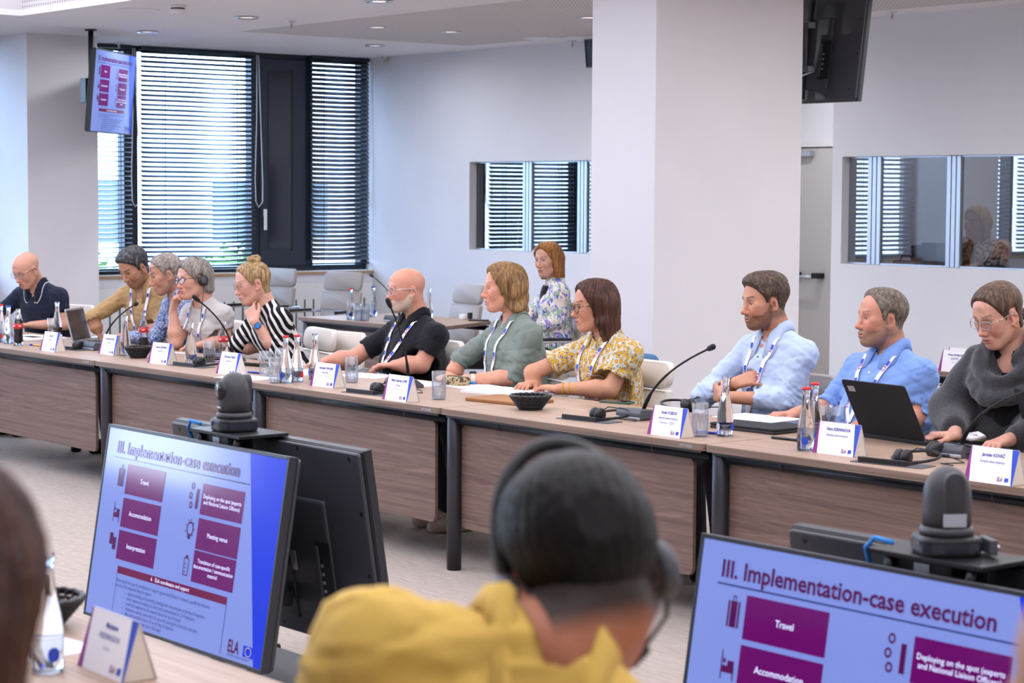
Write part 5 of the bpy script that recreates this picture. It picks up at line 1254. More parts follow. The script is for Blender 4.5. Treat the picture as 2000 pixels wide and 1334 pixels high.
def head_colors(V, p):
    base = np.array(lin(p['skin'])[:3]); C = np.tile(base, (len(V), 1)); x, y, z = V.T
    def blend(m, c, a=1.0):
        nonlocal C
        m = np.clip(m, 0, 1)[:, None]*a; C = C*(1-m)+np.array(c)*m
    red = base*np.array([1.0, 0.72, 0.68])
    ck = np.exp(-(((x-0.075)/0.03)**2+((np.abs(y)-0.04)/0.022)**2+((z+0.035)/0.022)**2)); blend(ck, red, p.get('flush', 0.55))
    blend(np.exp(-(((x-0.108)/0.016)**2+(y/0.016)**2+((z+0.038)/0.016)**2)), red, 0.6); blend(np.exp(-(((np.abs(y)-0.082)/0.012)**2+((x+0.005)/0.03)**2+((z+0.01)/0.035)**2)), red, 0.55)
    lip = np.exp(-(((z+0.0715)/0.0095)**4+(y/0.023)**4))*(x > 0.083); blend(lip, np.array(lin(p.get('lips', '#b06a62'))[:3]), 0.85)
    # eyebrows
    if p.get('brow'):
        zb = 0.027+0.006*np.clip((np.abs(y)-0.018)/0.03, 0, 1)-0.012*np.clip((np.abs(y)-0.045)/0.015, 0, 1)**2
        m = np.exp(-(((z-zb)/0.0042)**4))*smoothstep(0.011, 0.016, np.abs(y))*(1-smoothstep(0.048, 0.056, np.abs(y)))*(x > 0.05); blend(m, np.array(lin(p['brow'])[:3]), p.get('brow_a', 0.8))
    for s in (-1, 1):                                   # lash line
        d = np.sqrt(((y-s*0.0335)/0.0155)**2+((z+0.0005)/0.0075)**2); blend(np.exp(-((d-1.0)/0.16)**2)*(x > 0.075)*(z > -0.004), base*0.22, 0.75)
    if p.get('beard'):
        bc, ba = np.array(lin(p['beard'])[:3]), p.get('beard_a', 0.6); up_ = p.get('beard_z', 0.0)
        zb = np.interp(x, [0.0, 0.012, 0.03, 0.05, 0.075, 0.09, 0.11], [-0.005, -0.012, -0.038, -0.05, -0.055, -0.052, -0.052])+up_
        m = smoothstep(0.006, -0.006, z-zb)*smoothstep(-0.006, 0.008, x)*smoothstep(-0.135, -0.115, z+0.3*np.clip(0.05-x, 0, 0.05))
        m = m*(1-np.exp(-(((z+0.0715)/0.0105)**4+(y/0.021)**4))*0.95)
        ms = np.exp(-(((z+0.0555)/0.0062)**2+(y/0.033)**4))*(x > 0.07)
        rng = np.random.RandomState(3).uniform(0.6, 1.0, len(V)); blend(np.maximum(m, ms)*rng, bc, ba)
    if p.get('scalp'):
        sc, sa = np.array(lin(p['scalp'])[:3]), p.get('scalp_a', 0.5)
        m = smoothstep(0.03, -0.02, x)*smoothstep(-0.09, -0.05, z)*(1-smoothstep(0.03, 0.075, z)*p.get('scalp_top', 1.0)); m = m*(np.abs(y) < 0.081); blend(m, sc, sa)
    return C

def rotm(yaw, pitch, roll):
    """columns: forward, left, up of a head; yaw 0 faces -y, positive turns towards -x; pitch down positive; roll tips the crown to the person's left"""
    f = np.array([-math.sin(yaw)*math.cos(pitch), -math.cos(yaw)*math.cos(pitch), -math.sin(pitch)])
    l0 = np.array([math.cos(yaw), -math.sin(yaw), 0.0]); u0 = np.cross(f, l0)
    return np.stack([f, l0*math.cos(roll)-u0*math.sin(roll), u0*math.cos(roll)+l0*math.sin(roll)], 1)

def glasses(par, R, Hc, root, kind, s):
    lens_r = {'round': (0.024, 0.022), 'rect': (0.025, 0.016), 'oval': (0.024, 0.018), 'big': (0.027, 0.024), 'reading': (0.022, 0.014)}[kind['shape']]
    m = M_[kind['mat']]; t = kind.get('t', 0.0017); up = kind.get('up', 0.0); xo = kind.get('x', 0.104)
    def W(q): return tuple((R @ (np.array(q)*s))+Hc-root)
    parts = []
    fr = MB(); ln = MB()
    for sgn in (-1, 1):
        pts = []
        for i in range(22):
            a = 2*math.pi*i/22; ca, sa = math.cos(a), math.sin(a)
            e = 0.72 if kind['shape'] in ('rect', 'reading') else 0.9
            pts.append((xo-0.10*(abs(lens_r[0]*math.copysign(abs(ca)**e, ca)+0.032)-0.032)*1.0*(1 if True else 0)-0.002*sa, sgn*(0.0325+lens_r[0]*math.copysign(abs(ca)**e, ca)), -0.003+up+lens_r[1]*math.copysign(abs(sa)**e, sa)))
        fr.tube([W(q) for q in pts], t, 6, closed=True)
        k = len(ln.v); ln.v += [W(q) for q in pts]; ln.f.append(tuple(range(k, k+22)))
    fr.tube([W((xo+0.001, -0.009, 0.004+up)), W((xo+0.004, 0, 0.007+up)), W((xo+0.001, 0.009, 0.004+up))], t, 6)
    g = fr.build('glasses', m, par, True)
    for sgn in (-1, 1):
        MB().tube([W((xo-0.006, sgn*0.058, 0.006+up)), W((xo-0.02, sgn*0.075, 0.008+up)), W((0.02, sgn*0.08, 0.008+up*0.9)), W((-0.005, sgn*0.083, 0.006+up*0.8)), W((-0.02, sgn*0.083, -0.012+up*0.6))], t*1.1, 6).build('temple_arm', M_[kind.get('arm', kind['mat'])], g, True)
    ln.build('lenses', M_['lens_clear'], g)
    return g
def lens_clear():
    m = bpy.data.materials.new('lens_clear'); m.use_nodes = True; MATS['lens_clear'] = m; t = m.node_tree; t.nodes.clear()
    tr = t.nodes.new('ShaderNodeBsdfTransparent'); gl = t.nodes.new('ShaderNodeBsdfGlossy'); gl.inputs['Roughness'].default_value = 0.02; mx = t.nodes.new('ShaderNodeMixShader'); mx.inputs[0].default_value = 0.1; o = t.nodes.new('ShaderNodeOutputMaterial')
    t.links.new(tr.outputs[0], mx.inputs[1]); t.links.new(gl.outputs[0], mx.inputs[2]); t.links.new(mx.outputs[0], o.inputs[0])
lens_clear()
mat('frame_black', '#121216', 0.3); mat('frame_blue', '#1d2a4c', 0.3); mat('frame_clear', '#b9b4b4', 0.2); mat('frame_rose', '#c79a90', 0.25, 0.6); mat('frame_silver', '#a8a8ac', 0.2, 0.9)
b = NB('frame_tortoise', 0.25, 0.6); b.col(b.ramp(b.noise(b.mapping((90, 90, 90)), 1.0, 2), [(0.4, '#1c120c'), (0.5, '#5a3214'), (0.62, '#c89a50')]))
b = NB('frame_marble', 0.25, 0.6); b.col(b.ramp(b.noise(b.mapping((110, 110, 110)), 1.0, 2), [(0.4, '#6a5a58'), (0.5, '#b8a8a0'), (0.62, '#e0d4c8')]))

PEOPLE = []
def reach(o, px, L, near=0, zmin=0.77):
    """a joint seen at px = (x, y) or given as a point, at limb length L from o; near 1: the solution nearer the camera"""
    if len(px) == 3: return np.array(px, float)
    v = nz(ray(*px)); w = CAM-o; b = v @ w; c = w @ w-L*L; D = b*b-c
    t = -b if D <= 0 else -b+(-1 if near > 0 else 1 if near < 0 else 0)*math.sqrt(D)
    q = CAM+v*t; d = q-o; n = np.linalg.norm(d)
    if n > L*1.12: q = o+d/n*L*1.12
    if q[2] < zmin: q[2] = zmin
    return q
def person(label, head, yaw, pitch=0, roll=0, byaw=0.0, lean=0.06, arms=None, p=None, shirt=None, hair=None, hairm=None, eyes='#5a4030', gl=None, neck_d=(0, 0, 0), sw=0.178, hip=None, girth=1.0, trousers='#1c1e26', lanyard=None, headphones=None, beard_vol=None, shoe='#15151a', size=1.0, legs=True, watch=None, collar=None, vneck=0.0, chair_m=None, extra=None, badge=True, drop=0.0, neck_at=None, shrug=0.0, tilt=0.0):
    """head = centre of the head in the room; arms = two (elbow, wrist, hand) for the person's right and left"""
    S = size; Hc = np.array(head, float); yaw, pitch, roll, byaw = (math.radians(v) for v in (yaw, pitch, roll, byaw))
    R = rotm(yaw, pitch, roll)
    Fb = np.array([-math.sin(byaw), -math.cos(byaw), 0.0]); Lb = np.array([math.cos(byaw), -math.sin(byaw), 0.0]); Up = np.array([0, 0, 1.0])
    N = Hc+R @ np.array([-0.045, 0, -0.10])*S+np.array([0, 0, -0.042*S])-Fb*0.012+np.array(neck_d, float)
    N[2] += drop
    if neck_at is not None: N = np.array(neck_at, float)
    hipc = np.array([N[0], N[1], 0])-Fb*lean+Up*0.56 if hip is None else np.array(hip, float)
    root = np.array([hipc[0], hipc[1], 0.0])
    r = thing('person', label, 'person', root); r['group'] = 'people in the meeting room'
    T = nz(N-hipc); Fo = nz(Fb-T*(Fb @ T)); tl = np.linalg.norm(N-hipc)
    Lv = np.cross(T, Fo); Lv = nz(Lv) if Lv @ Lb > 0 else -nz(Lv)
    sw = sw*0.92; shR, shL = N-T*(0.085-shrug)*S-Lv*sw*S, N-T*(0.085-shrug)*S+Lv*sw*S
    shR = shR-T*tilt
    Vs, Fs, Cs = [], [], []; base = np.array(lin(p['skin'])[:3])
    def take(f, colfn=None, xf=None):
        V, Q = f.net()
        c = colfn(V) if colfn else np.tile(base, (len(V), 1))
        if xf: V = xf(V)
        k = sum(len(v) for v in Vs); Vs.append(V-root); Fs.append(Q+k); Cs.append(c)
    nl = (R.T @ (N-Hc-Fb*0.01+T*0.0))/S
    hf = head_field(p, nl); take(hf, lambda V: head_colors(V, p), lambda V: (V*S) @ R.T+Hc)
    # neck root and upper chest
    cf = Field(N-0.2, N+np.array([0.2, 0.2, 0.1]), 0.006)
    cf.cone(N+T*(0.04-shrug*0.6), N-T*0.06, 0.056*S, 0.075*S, 0.02); cf.cone(N-T*0.09-Lv*0.07, N-T*0.09+Lv*0.07, 0.04, 0.04, 0.04); cf.ell(N-T*0.12+Fo*0.02, (0.07, 0.07, 0.08), 0.05)
    if neck_at is None: take(cf)
    # arms and hands, one by one
    AR = []
    for sgn, sh, a in ((-1, shR, arms[0] if arms else None), (1, shL, arms[1] if arms else None)):
        if a is None: AR.append(None); continue
        el = reach(sh, a['e'], 0.285*S, a.get('en', 0), a.get('ez', 0.775)); wr = reach(el, a['w'], 0.25*S, a.get('wn', 0), a.get('wz', 0.772)); hd = a.get('h')
        AR.append((sh, el, wr))
        if hd is None: continue
        pad = 0.2; lo = np.minimum(el, wr)-pad*0.4; hi = np.maximum(el, wr)+pad*0.4
        kd = nz(hd.get('d', wr-el)); lo = np.minimum(lo, wr+kd*0.17-0.09); hi = np.maximum(hi, wr+kd*0.17+0.09); lo = np.minimum(lo, wr-0.08); hi = np.maximum(hi, wr+0.08)
        af = Field(lo, hi, 0.0036)
        th = p.get('arm', 1.0); dv = nz(wr-el)
        af.cone(el+nz(sh-el)*0.1, el, 0.043*th, 0.040*th, 0.01); cv = 0.86 if (shirt or {}).get('cuff', 0) > 1.3 else 1.0; af.cone(el, el+dv*0.07, 0.039*th*cv, 0.042*th*cv, 0.02); af.cone(el+dv*0.07, wr, 0.042*th*cv, 0.0262*max(0.92, th*0.97), 0.02)
        add_hand(af, wr, kd, np.array(hd.get('palm', (0, 0, -1)), float), hd.get('side', 1), hd.get('curl', (25, 30, 20)), hd.get('spread', 1.0), hd.get('thumb', (35, 20)), hd.get('s', 0.97), hd.get('off'))
        nl_ = None
        take(af, lambda V, wr=wr, kd=kd: base*(1-0.10*np.exp(-(((V-(wr+kd*0.12)) @ kd)/0.05)**2))[:, None]*np.array([1.0, 0.93, 0.92])**np.exp(-(((V-(wr+kd*0.14)) @ kd)/0.05)**2)[:, None])
    V = np.concatenate(Vs); Q = np.concatenate(Fs); C = np.concatenate(Cs)
    link('body', np_mesh('body', V, Q, C), M_['skin'], r)
    # eyes
    for s_ in (-1, 1):
        ec = R @ (np.array([0.0752, s_*0.0325, 0.0])*S)+Hc-root
        me = bpy.data.meshes.get('eyeball')
        if me is None or me.name not in bpy.data.meshes:
            bmx = bmesh.new(); bmesh.ops.create_uvsphere(bmx, u_segments=16, v_segments=16, radius=0.0126); bmesh.ops.rotate(bmx, verts=bmx.verts, matrix=Matrix.Rotation(math.pi/2, 3, 'Y')); me = bpy.data.meshes.new('eyeball'); bmx.to_mesh(me); bmx.free(); me.polygons.foreach_set('use_smooth', [True]*len(me.polygons))
        me2 = me.copy(); o = link('eye', me2, eye_mat('iris_'+eyes.strip('#'), eyes), r)
        gz = nz(R[:, 0]+R[:, 2]*-0.08); Mx = Matrix(((gz[0], R[0, 1], R[0, 2], ec[0]), (gz[1], R[1, 1], R[1, 2], ec[1]), (gz[2], R[2, 1], R[2, 2], ec[2]), (0, 0, 0, 1))); o.matrix_local = Mx
    # shirt: torso and sleeves in one cloth surface
    st = shirt or {}
    lo = np.minimum.reduce([hipc-0.25, shR-0.13, shL-0.13]+[np.minimum(a[1], a[2])-0.09 for a in AR if a]); hi = np.maximum.reduce([hipc+0.25, N+0.12, shR+0.13, shL+0.13]+[np.maximum(a[1], a[2])+0.09 for a in AR if a]); lo[2] = max(lo[2], hipc[2]-0.16)
    g = Field(lo, hi, 0.0068); G = girth
    M3 = np.stack([Lv, Fo, T], 1); at_ = lambda t: hipc+T*tl*t
    g.ell(at_(0.05), (0.175*G, 0.135*G, 0.15), 0, R=M3); g.ell(at_(0.32)+Fo*0.02*G, (0.163*G, (0.118+st.get('belly', 0.0))*G, 0.19), 0.06, R=M3); g.ell(at_(0.62)+Fo*0.012, (0.17*G, (0.113+st.get('bust', 0.0))*G, 0.17), 0.06, R=M3)
    if st.get('bust'):
        for s_ in (-1, 1): g.ell(at_(0.66)+Fo*0.085+Lv*s_*0.075, (0.062, 0.05, 0.06), 0.04, R=M3)
    g.cone(N-T*0.105*S-Lv*sw*0.85*S, N-T*0.105*S+Lv*sw*0.85*S, 0.062, 0.062, 0.05)
    for sh in (shR, shL):
        g.cone(N-T*0.012, sh+T*0.002, 0.058*S, 0.05, 0.045); g.ell(sh-T*0.012, 0.057, 0.03)
    th = st.get('sleeve', 1.0)
    for a in AR:
        if not a: continue
        sh, el, wr = a; cuff = st.get('cuff', 0.6)
        if cuff <= 1.0:
            e = sh+(el-sh)*cuff; g.cone(sh, e, 0.058*th, 0.052*th*(1.0 if cuff > 0.9 else 1.1), 0.03); g.cone(e+nz(el-sh)*0.065, e+nz(el-sh)*0.2, 0.12, 0.14, 0.004, 'sub') if cuff < 0.95 else None
        else:
            e = el+(wr-el)*(cuff-1.0); g.cone(sh, el, 0.058*th, 0.05*th, 0.03); g.cone(el, e, 0.05*th, 0.037*th if cuff > 1.6 else 0.046*th, 0.03); g.cone(e+nz(wr-el)*0.05, e+nz(wr-el)*0.14, 0.07, 0.08, 0.003, 'sub')
    rs = np.random.RandomState(len(PEOPLE)+5); wv = [(rs.normal(0, 1, 3)*np.array([22, 22, 34])*rs.uniform(0.7, 1.5), rs.uniform(0, 6)) for _ in range(8)]; am = st.get('wrinkle', 0.0026)*0.62
    def wr_(X, Y, Z):
        v = 0
        for i, (k_, ph) in enumerate(wv):
            q = 0.5*(X*k_[0]+Y*k_[1]+Z*k_[2])*1.5+ph+1.6*np.sin(Z*11+X*7+i)+0.8*np.sin(Y*17-X*13+2*i)
            v = v+(1-np.abs(np.sin(q)))**3*(1.0 if i % 2 else -0.8)
        out = am*1.7*v
        for a in AR:
            if not a: continue
            sh, el, w2 = a
            for (o_, d_, c0, wd) in ((sh, el-sh, 0.85, 0.3), (el, w2-el, 0.15, 0.35)):
                L_ = np.linalg.norm(d_); u_ = d_/L_; t_ = ((X-o_[0])*u_[0]+(Y-o_[1])*u_[1]+(Z-o_[2])*u_[2])/L_
                dist = np.sqrt(np.maximum((X-o_[0])**2+(Y-o_[1])**2+(Z-o_[2])**2-(t_*L_)**2, 0))
                out = out+0.0032*np.sin(t_*L_*150+6*np.sin(X*24+Y*20+Z*18))*np.exp(-((t_-c0)/wd)**2)*(dist < 0.09)
        return np.clip(out, -0.009, 0.0045)
    g.warp(wr_)
    if neck_at is None: g.cone(N+T*0.1, N-T*0.012+Fo*0.012, 0.075*S, 0.06*S, 0.004, 'sub')
    if vneck: g.cone(N+Fo*0.11+T*0.03, N-T*vneck+Fo*0.15, 0.034, 0.004, 0.003, 'sub')
    if st.get('cut'): st['cut'](g, N, T, Fo, Lv)
    V, Q = g.net(); sm = link(st.get('name', 'shirt'), np_mesh('shirt', V-root, Q), M_[st['mat']], r)
    # collar
    if collar:
        m = MB(); n = 30; ch = collar.get('h', 0.038); gp = math.radians(collar.get('gap', 16)); pt_ = collar.get('point', 0.03)
        for i in range(n+1):
            a = gp+(2*math.pi-2*gp)*i/n; dr = Fo*math.cos(a)+Lv*math.sin(a); fr = max(0.0, math.cos(a))
            ro = 0.086*S+pt_*max(0.0, math.cos(abs((a+math.pi) % (2*math.pi)-math.pi)-0.55))**6*0.9
            q = g.hit(N+dr*ro+T*0.12, -T, 0.4)
            if q is None: q = N+dr*ro-T*0.05
            q2 = g.hit(N+dr*0.078*S+T*0.12, -T, 0.4)
            hb = ((q2 if q2 is not None else q)-N) @ T
            hb = min(hb, 0.02); low = N+dr*0.064*S+T*(hb-0.012); top = N+dr*0.0665*S+T*(hb+ch*(0.85-0.35*fr))
            mid = N+dr*(0.075*S)+T*(hb+ch*(0.8-0.35*fr))
            for w_ in (low, top, mid, q+T*0.005): m.v.append(tuple(w_-root))
        for i in range(n):
            for k in range(3): m.f.append((4*i+k, 4*i+k+1, 4*i+5+k, 4*i+4+k))
        o = m.build('collar', M_[collar.get('mat', st['mat'])], r, True); sd = o.modifiers.new('thickness', 'SOLIDIFY'); sd.thickness = 0.004; sd.offset = 0
        if collar.get('trim'):
            MB().tube([m.v[4*i+3] for i in range(n+1)], 0.0032, 6).build('collar_trim', M_[collar['trim']], o, True)
    # buttons down the front
    if st.get('buttons'):
        for t_ in np.linspace(0.8, 0.2, st['buttons']):
            q = g.hit(at_(t_)+Fo*0.4, -Fo, 0.6)
            if q is not None: MB().tube([q-root+Fo*0.0, q-root+Fo*0.004], 0.006, 10).build('button', M_[st.get('button_m', 'white_plastic')], sm, True)
    # hair
    if hair:
        hf_ = Field((-0.17, -0.15, -0.30), (0.15, 0.15, 0.21), 0.0034); hair(hf_); V, Q = hf_.net(); V = (V*S) @ R.T+Hc
        link('hair', np_mesh('hair', V-root, Q), hairm, r)
    if beard_vol:
        bf = Field((-0.05, -0.09, -0.15), (0.13, 0.09, 0.0), 0.0028); bf.ell((0.032, 0, -0.077), (0.0525, 0.0545*p.get('jaw', 1)+p.get('fat', 0), 0.0455), 0.0); bf.ell((0.0705, 0, -0.1), (0.0255, 0.028*p.get('jaw', 1), 0.0245), 0.025)
        for s_ in (-1, 1): bf.cone((0.0, s_*(0.0575+p.get('fat', 0)*0.6)*p.get('jaw', 1), -0.04), (0.058, s_*0.022, -0.1), 0.0225, 0.0195, 0.02)
        bf.ell((0.0945, 0, -0.0565), (0.0085, 0.026, 0.0055), 0.008); bf.ell((0.1, 0, -0.0715), (0.03, 0.021, 0.0085), 0.004, 'sub'); bf.ell((0.105, 0, -0.025), (0.075, 0.05, 0.026), 0.01, 'sub'); bf.cut((0.03, 0, -0.02), (-0.2, 0, 1)); bf.cut((0.016, 0, 0), (-1, 0, -0.12)); bf.ell((0.0, 0, -0.14), (0.07, 0.07, 0.035), 0.01, 'sub')
        bf.warp(lambda X, Y, Z: 0.0016*np.sin(X*420)*np.sin(Y*390)*np.sin(Z*400)); V, Q = bf.net(); V = (V*S) @ R.T+Hc; link('beard', np_mesh('beard', V-root, Q), beard_vol, r)
    if gl: glasses(r, R, Hc, root, gl, S)
    # lanyard with printed blocks, hook and badge
    if lanyard:
        bt = lanyard.get('t', 0.38); bo = lanyard.get('o', 0.0); P0 = at_(bt)+Lv*bo
        pen_ = g.hit(P0+Fo*0.45, -Fo, 0.7); pen_ = pen_ if pen_ is not None else P0+Fo*0.14
        ro = None
        for s_ in (-1, 1):
            top = N+Lv*s_*0.072+T*0.012-Fo*0.01; pts, ws = [], []
            for i in range(15):
                f_ = i/14; q0 = (N+Lv*s_*0.078-T*0.02)*(1-f_)+P0*f_; q0 = q0+Lv*s_*0.012*math.sin(f_*math.pi)
                q = g.hit(q0+Fo*0.42, -Fo, 0.75)
                if q is None: q = q0+Fo*0.1
                pts.append(q+Fo*0.0045)
            pts = np.array(pts); 
            for _ in range(2): pts[1:-1] = (pts[:-2]+2*pts[1:-1]+pts[2:])/4
            for i in range(len(pts)):
                for _ in range(12):
                    if g.sample(pts[i]) < 0.006: pts[i] = pts[i]+Fo*0.004
            pts = np.concatenate([[N+Lv*s_*0.074-Fo*0.02+T*0.004, N+Lv*s_*0.077-Fo*0.004+T*0.008], pts])
            tn = np.gradient(pts, axis=0); wd = [nz(np.cross(t_, Fo)) for t_ in tn]
            m = MB().ribbon([tuple(q-root) for q in pts], wd, 0.02); o = m.build('lanyard', M_['card_white'], r); sd = o.modifiers.new('thickness', 'SOLIDIFY'); sd.thickness = 0.0015; sd.offset = 0
            ro = ro or o
            for i in range(3, len(pts)-2, 4):
                q = (pts[i]+pts[i+1])/2+Fo*0.0016-root; t_ = nz(pts[i+1]-pts[i]); w_ = nz(np.cross(t_, Fo)); nn = nz(np.cross(w_, t_)); nn = nn if nn @ Fo > 0 else -nn
                q = q+nn*0.0014; MB().quad(*(q+t_*a_*0.012+w_*b_*0.0075 for a_, b_ in ((-1, -1), (1, -1), (1, 1), (-1, 1)))).build('lanyard_block', M_['print_blue'], o)
                q2 = q+t_*0.03*(1); ex = t_ if t_ @ Lv > 0 else -t_; ex = -t_ if s_ > 0 else t_; ey = np.cross(nn, ex)
                Mx = Matrix(((ex[0], ey[0], nn[0], q2[0]), (ex[1], ey[1], nn[1], q2[1]), (ex[2], ey[2], nn[2], q2[2]), (0, 0, 0, 1)))
                put_text('lanyard_lettering', 'ELA', 0.022, M_['print_purple'], o, Mx, 'CENTER', True, 0.9)
        if badge:
            q = pen_+Fo*0.008-root; MB().tube([q, q-T*0.012+Fo*0.004, q-T*0.028+Fo*0.004], 0.0035, 8).build('lanyard_hook', M_['chrome'], r, True)
            c = q-T*0.058+Fo*0.01; hw, hh = 0.043, 0.03
            MB().box((0, 0, 0), (2*hw, 0.003, 2*hh)).xf(Matrix(((Lv[0], -Fo[0], T[0], c[0]), (Lv[1], -Fo[1], T[1], c[1]), (Lv[2], -Fo[2], T[2], c[2]), (0, 0, 0, 1)))).build('badge', M_['card_white'], r)
            bd = r.children[-1]
            def bq(x0, x1, z0, z1, m, nm='badge_print'):
                e = Fo*0.002; MB().quad(*(c+e+Lv*x_+T*z_ for x_, z_ in ((x0, z0), (x1, z0), (x1, z1), (x0, z1)))).build(nm, M_[m], bd)
            bq(hw-0.012, hw, -hh, hh, 'print_blue'); bq(-0.028, 0.02, -0.004, 0.002, 'print_navy'); bq(-0.018, 0.012, -0.013, -0.01, 'print_grey'); bq(0.008, 0.026, 0.016, 0.024, 'print_navy'); bq(-hw, -hw+0.004, -hh, hh, 'print_purple')
    # legs, shoes
    if legs:
        fl = hipc+Fb*0.42; kn = [hipc+Fb*0.43+Lb*s_*0.1-Up*0.06 for s_ in (-1, 1)]; ft = [k_+Fb*0.04*(-1)+Up*(0.1-k_[2]) for k_ in kn]
        if isinstance(legs, dict): kn = [np.array(q, float) for q in legs['knee']]; ft = [np.array(q, float) for q in legs['foot']]
        lo = np.minimum.reduce([hipc-0.25]+[q-0.13 for q in kn+ft]); hi = np.maximum.reduce([hipc+0.25]+[q+0.13 for q in kn+ft]); lo[2] = 0.05; hi[2] = min(hi[2], 0.8)
        tf = Field(lo, hi, 0.011); tf.ell(hipc-Up*0.02, (0.18*G, 0.16*G, 0.12), 0)
        for s_, k_, f_ in zip((-1, 1), kn, ft):
            tf.cone(hipc+Lb*s_*0.09-Up*0.03, k_, 0.095*min(G, 1.1), 0.068, 0.04); tf.cone(k_, f_, 0.066, 0.05, 0.03)
        V, Q = tf.net(); link('trousers', np_mesh('trousers', V-root, Q), cloth('trouser_'+trousers.strip('#'), trousers), r)
        for s_, f_ in zip((-1, 1), ft):
            fd = Fb if not isinstance(legs, dict) else nz(legs.get('toe', Fb))
            sf = Field(f_-0.24, f_+0.24, 0.008); b_ = np.array([f_[0], f_[1], max(0.045, f_[2]-0.055)]); sf.cone(b_-fd*0.05, b_+fd*0.05, 0.042, 0.045, 0); sf.cone(b_+fd*0.05, b_+fd*0.15-Up*0.008, 0.045, 0.036, 0.03); sf.cone(b_-fd*0.03, b_-fd*0.03+Up*0.06, 0.042, 0.045, 0.02); sf.cut((0, 0, 0.004), (0, 0, -1), 0.0)
            V, Q = sf.net(); link('shoe', np_mesh('shoe', V-root, Q), cloth('shoe_'+shoe.strip('#'), shoe, 0.6), r)
    if watch:
        sd_, colr, face = watch[:3]; a = AR[0 if sd_ < 0 else 1]; dv = nz(a[2]-a[1]); c = a[2]-dv*0.03-root; ax = np.array(watch[3] if len(watch) > 3 else (0, 0, 1), float); ax = nz(ax-dv*(ax @ dv)); bx = np.cross(dv, ax)
        w_ = MB().tube([c+(ax*math.cos(i*math.pi/10)*0.029+bx*math.sin(i*math.pi/10)*0.03) for i in range(20)], 0.0035, 6, closed=True)
        wo = MB(); k = 0
        for dd in (-0.008, -0.004, 0.0, 0.004, 0.008): wo.tube([c+dv*dd+(ax*math.cos(i*math.pi/10)*0.0295+bx*math.sin(i*math.pi/10)*0.0305) for i in range(20)], 0.003, 6, closed=True)
        wb_ = wo.build('watch', M_[colr], r, True)
        Mx = Matrix(((dv[0], bx[0], ax[0], (c+ax*0.033)[0]), (dv[1], bx[1], ax[1], (c+ax*0.033)[1]), (dv[2], bx[2], ax[2], (c+ax*0.033)[2]), (0, 0, 0, 1)))
        MB().box((0, 0, 0), (0.036, 0.032, 0.01)).xf(Mx).build('watch_case', M_['black_plastic'], wb_, bev=0.004); MB().box((0, 0, 0.0055), (0.028, 0.025, 0.001)).xf(Mx).build('watch_face', M_[face], wb_)
    if headphones:
        def W(q): return tuple(R @ (np.array(q)*S)+Hc-root)
        ht = headphones.get('t', 0.012); hx = headphones.get('x', -0.01)
        pts = [(hx-0.012*math.sin(a)*0, 0.088*math.cos(a), 0.03+(0.098+ht)*math.sin(a)) for a in [math.pi*i/18 for i in range(19)]]; pts = [(hx, 0.088, -0.005)]+pts+[(hx, -0.088, -0.005)]
        ho = MB().tube([W(q) for q in pts], headphones.get('r', 0.0055), 8).build('headset', M_['black_plastic'], r, True)
        for s_ in (-1, 1):
            MB().tube([W((hx+0.003, s_*q, -0.014)) for q in (0.082, 0.09, 0.1, 0.108)], [0.03*S, 0.034*S, 0.034*S, 0.024*S], 18).build('ear_cup', M_[headphones.get('mat', 'black_plastic')], ho, True); MB().tube([W((hx+0.003, s_*0.108, -0.014)), W((hx+0.003, s_*0.1105, -0.014))], [0.02*S, 0.016*S], 16).build('cup_plate', M_['grey_plastic'], ho, True)
        if headphones.get('cable'):
            c0 = np.array(W((hx+0.003, 0.1, -0.045))); c3 = at_(0.35)+Fo*0.16+Lv*0.04-root; pts = [c0, c0-Up*0.06, (c0+c3)/2+Fo*0.05, c3]; sm_ = [(1-t)**3*pts[0]+3*t*(1-t)**2*pts[1]+3*t*t*(1-t)*pts[2]+t**3*pts[3] for t in np.linspace(0, 1, 14)]; MB().tube(sm_, 0.0022, 6).build('headset_cable', M_['black_plastic'], ho, True)
        if headphones.get('boom'):
            MB().tube([W((0.0, -0.1, -0.02)), W((0.05, -0.1, -0.06)), W((0.09, -0.075, -0.085))], 0.003, 6).build('boom', M_['black_plastic'], ho, True); MB().tube([W((0.085, -0.078, -0.083)), W((0.1, -0.06, -0.09)), W((0.108, -0.05, -0.092))], [0.009, 0.014, 0.009], 10).build('boom_microphone', M_['black_soft'], ho, True)
    if chair_m: chair((root[0]+Fb[0]*0.1, root[1]+Fb[1]*0.1, 0), -byaw*1.0, *chair_m[:1], **chair_m[1])
    if extra: extra(dict(r=r, root=root, R=R, Hc=Hc, N=N, T=T, Fo=Fo, Lv=Lv, g=g, S=S, at=at_, AR=AR, sm=sm))
    PEOPLE.append(r); return r
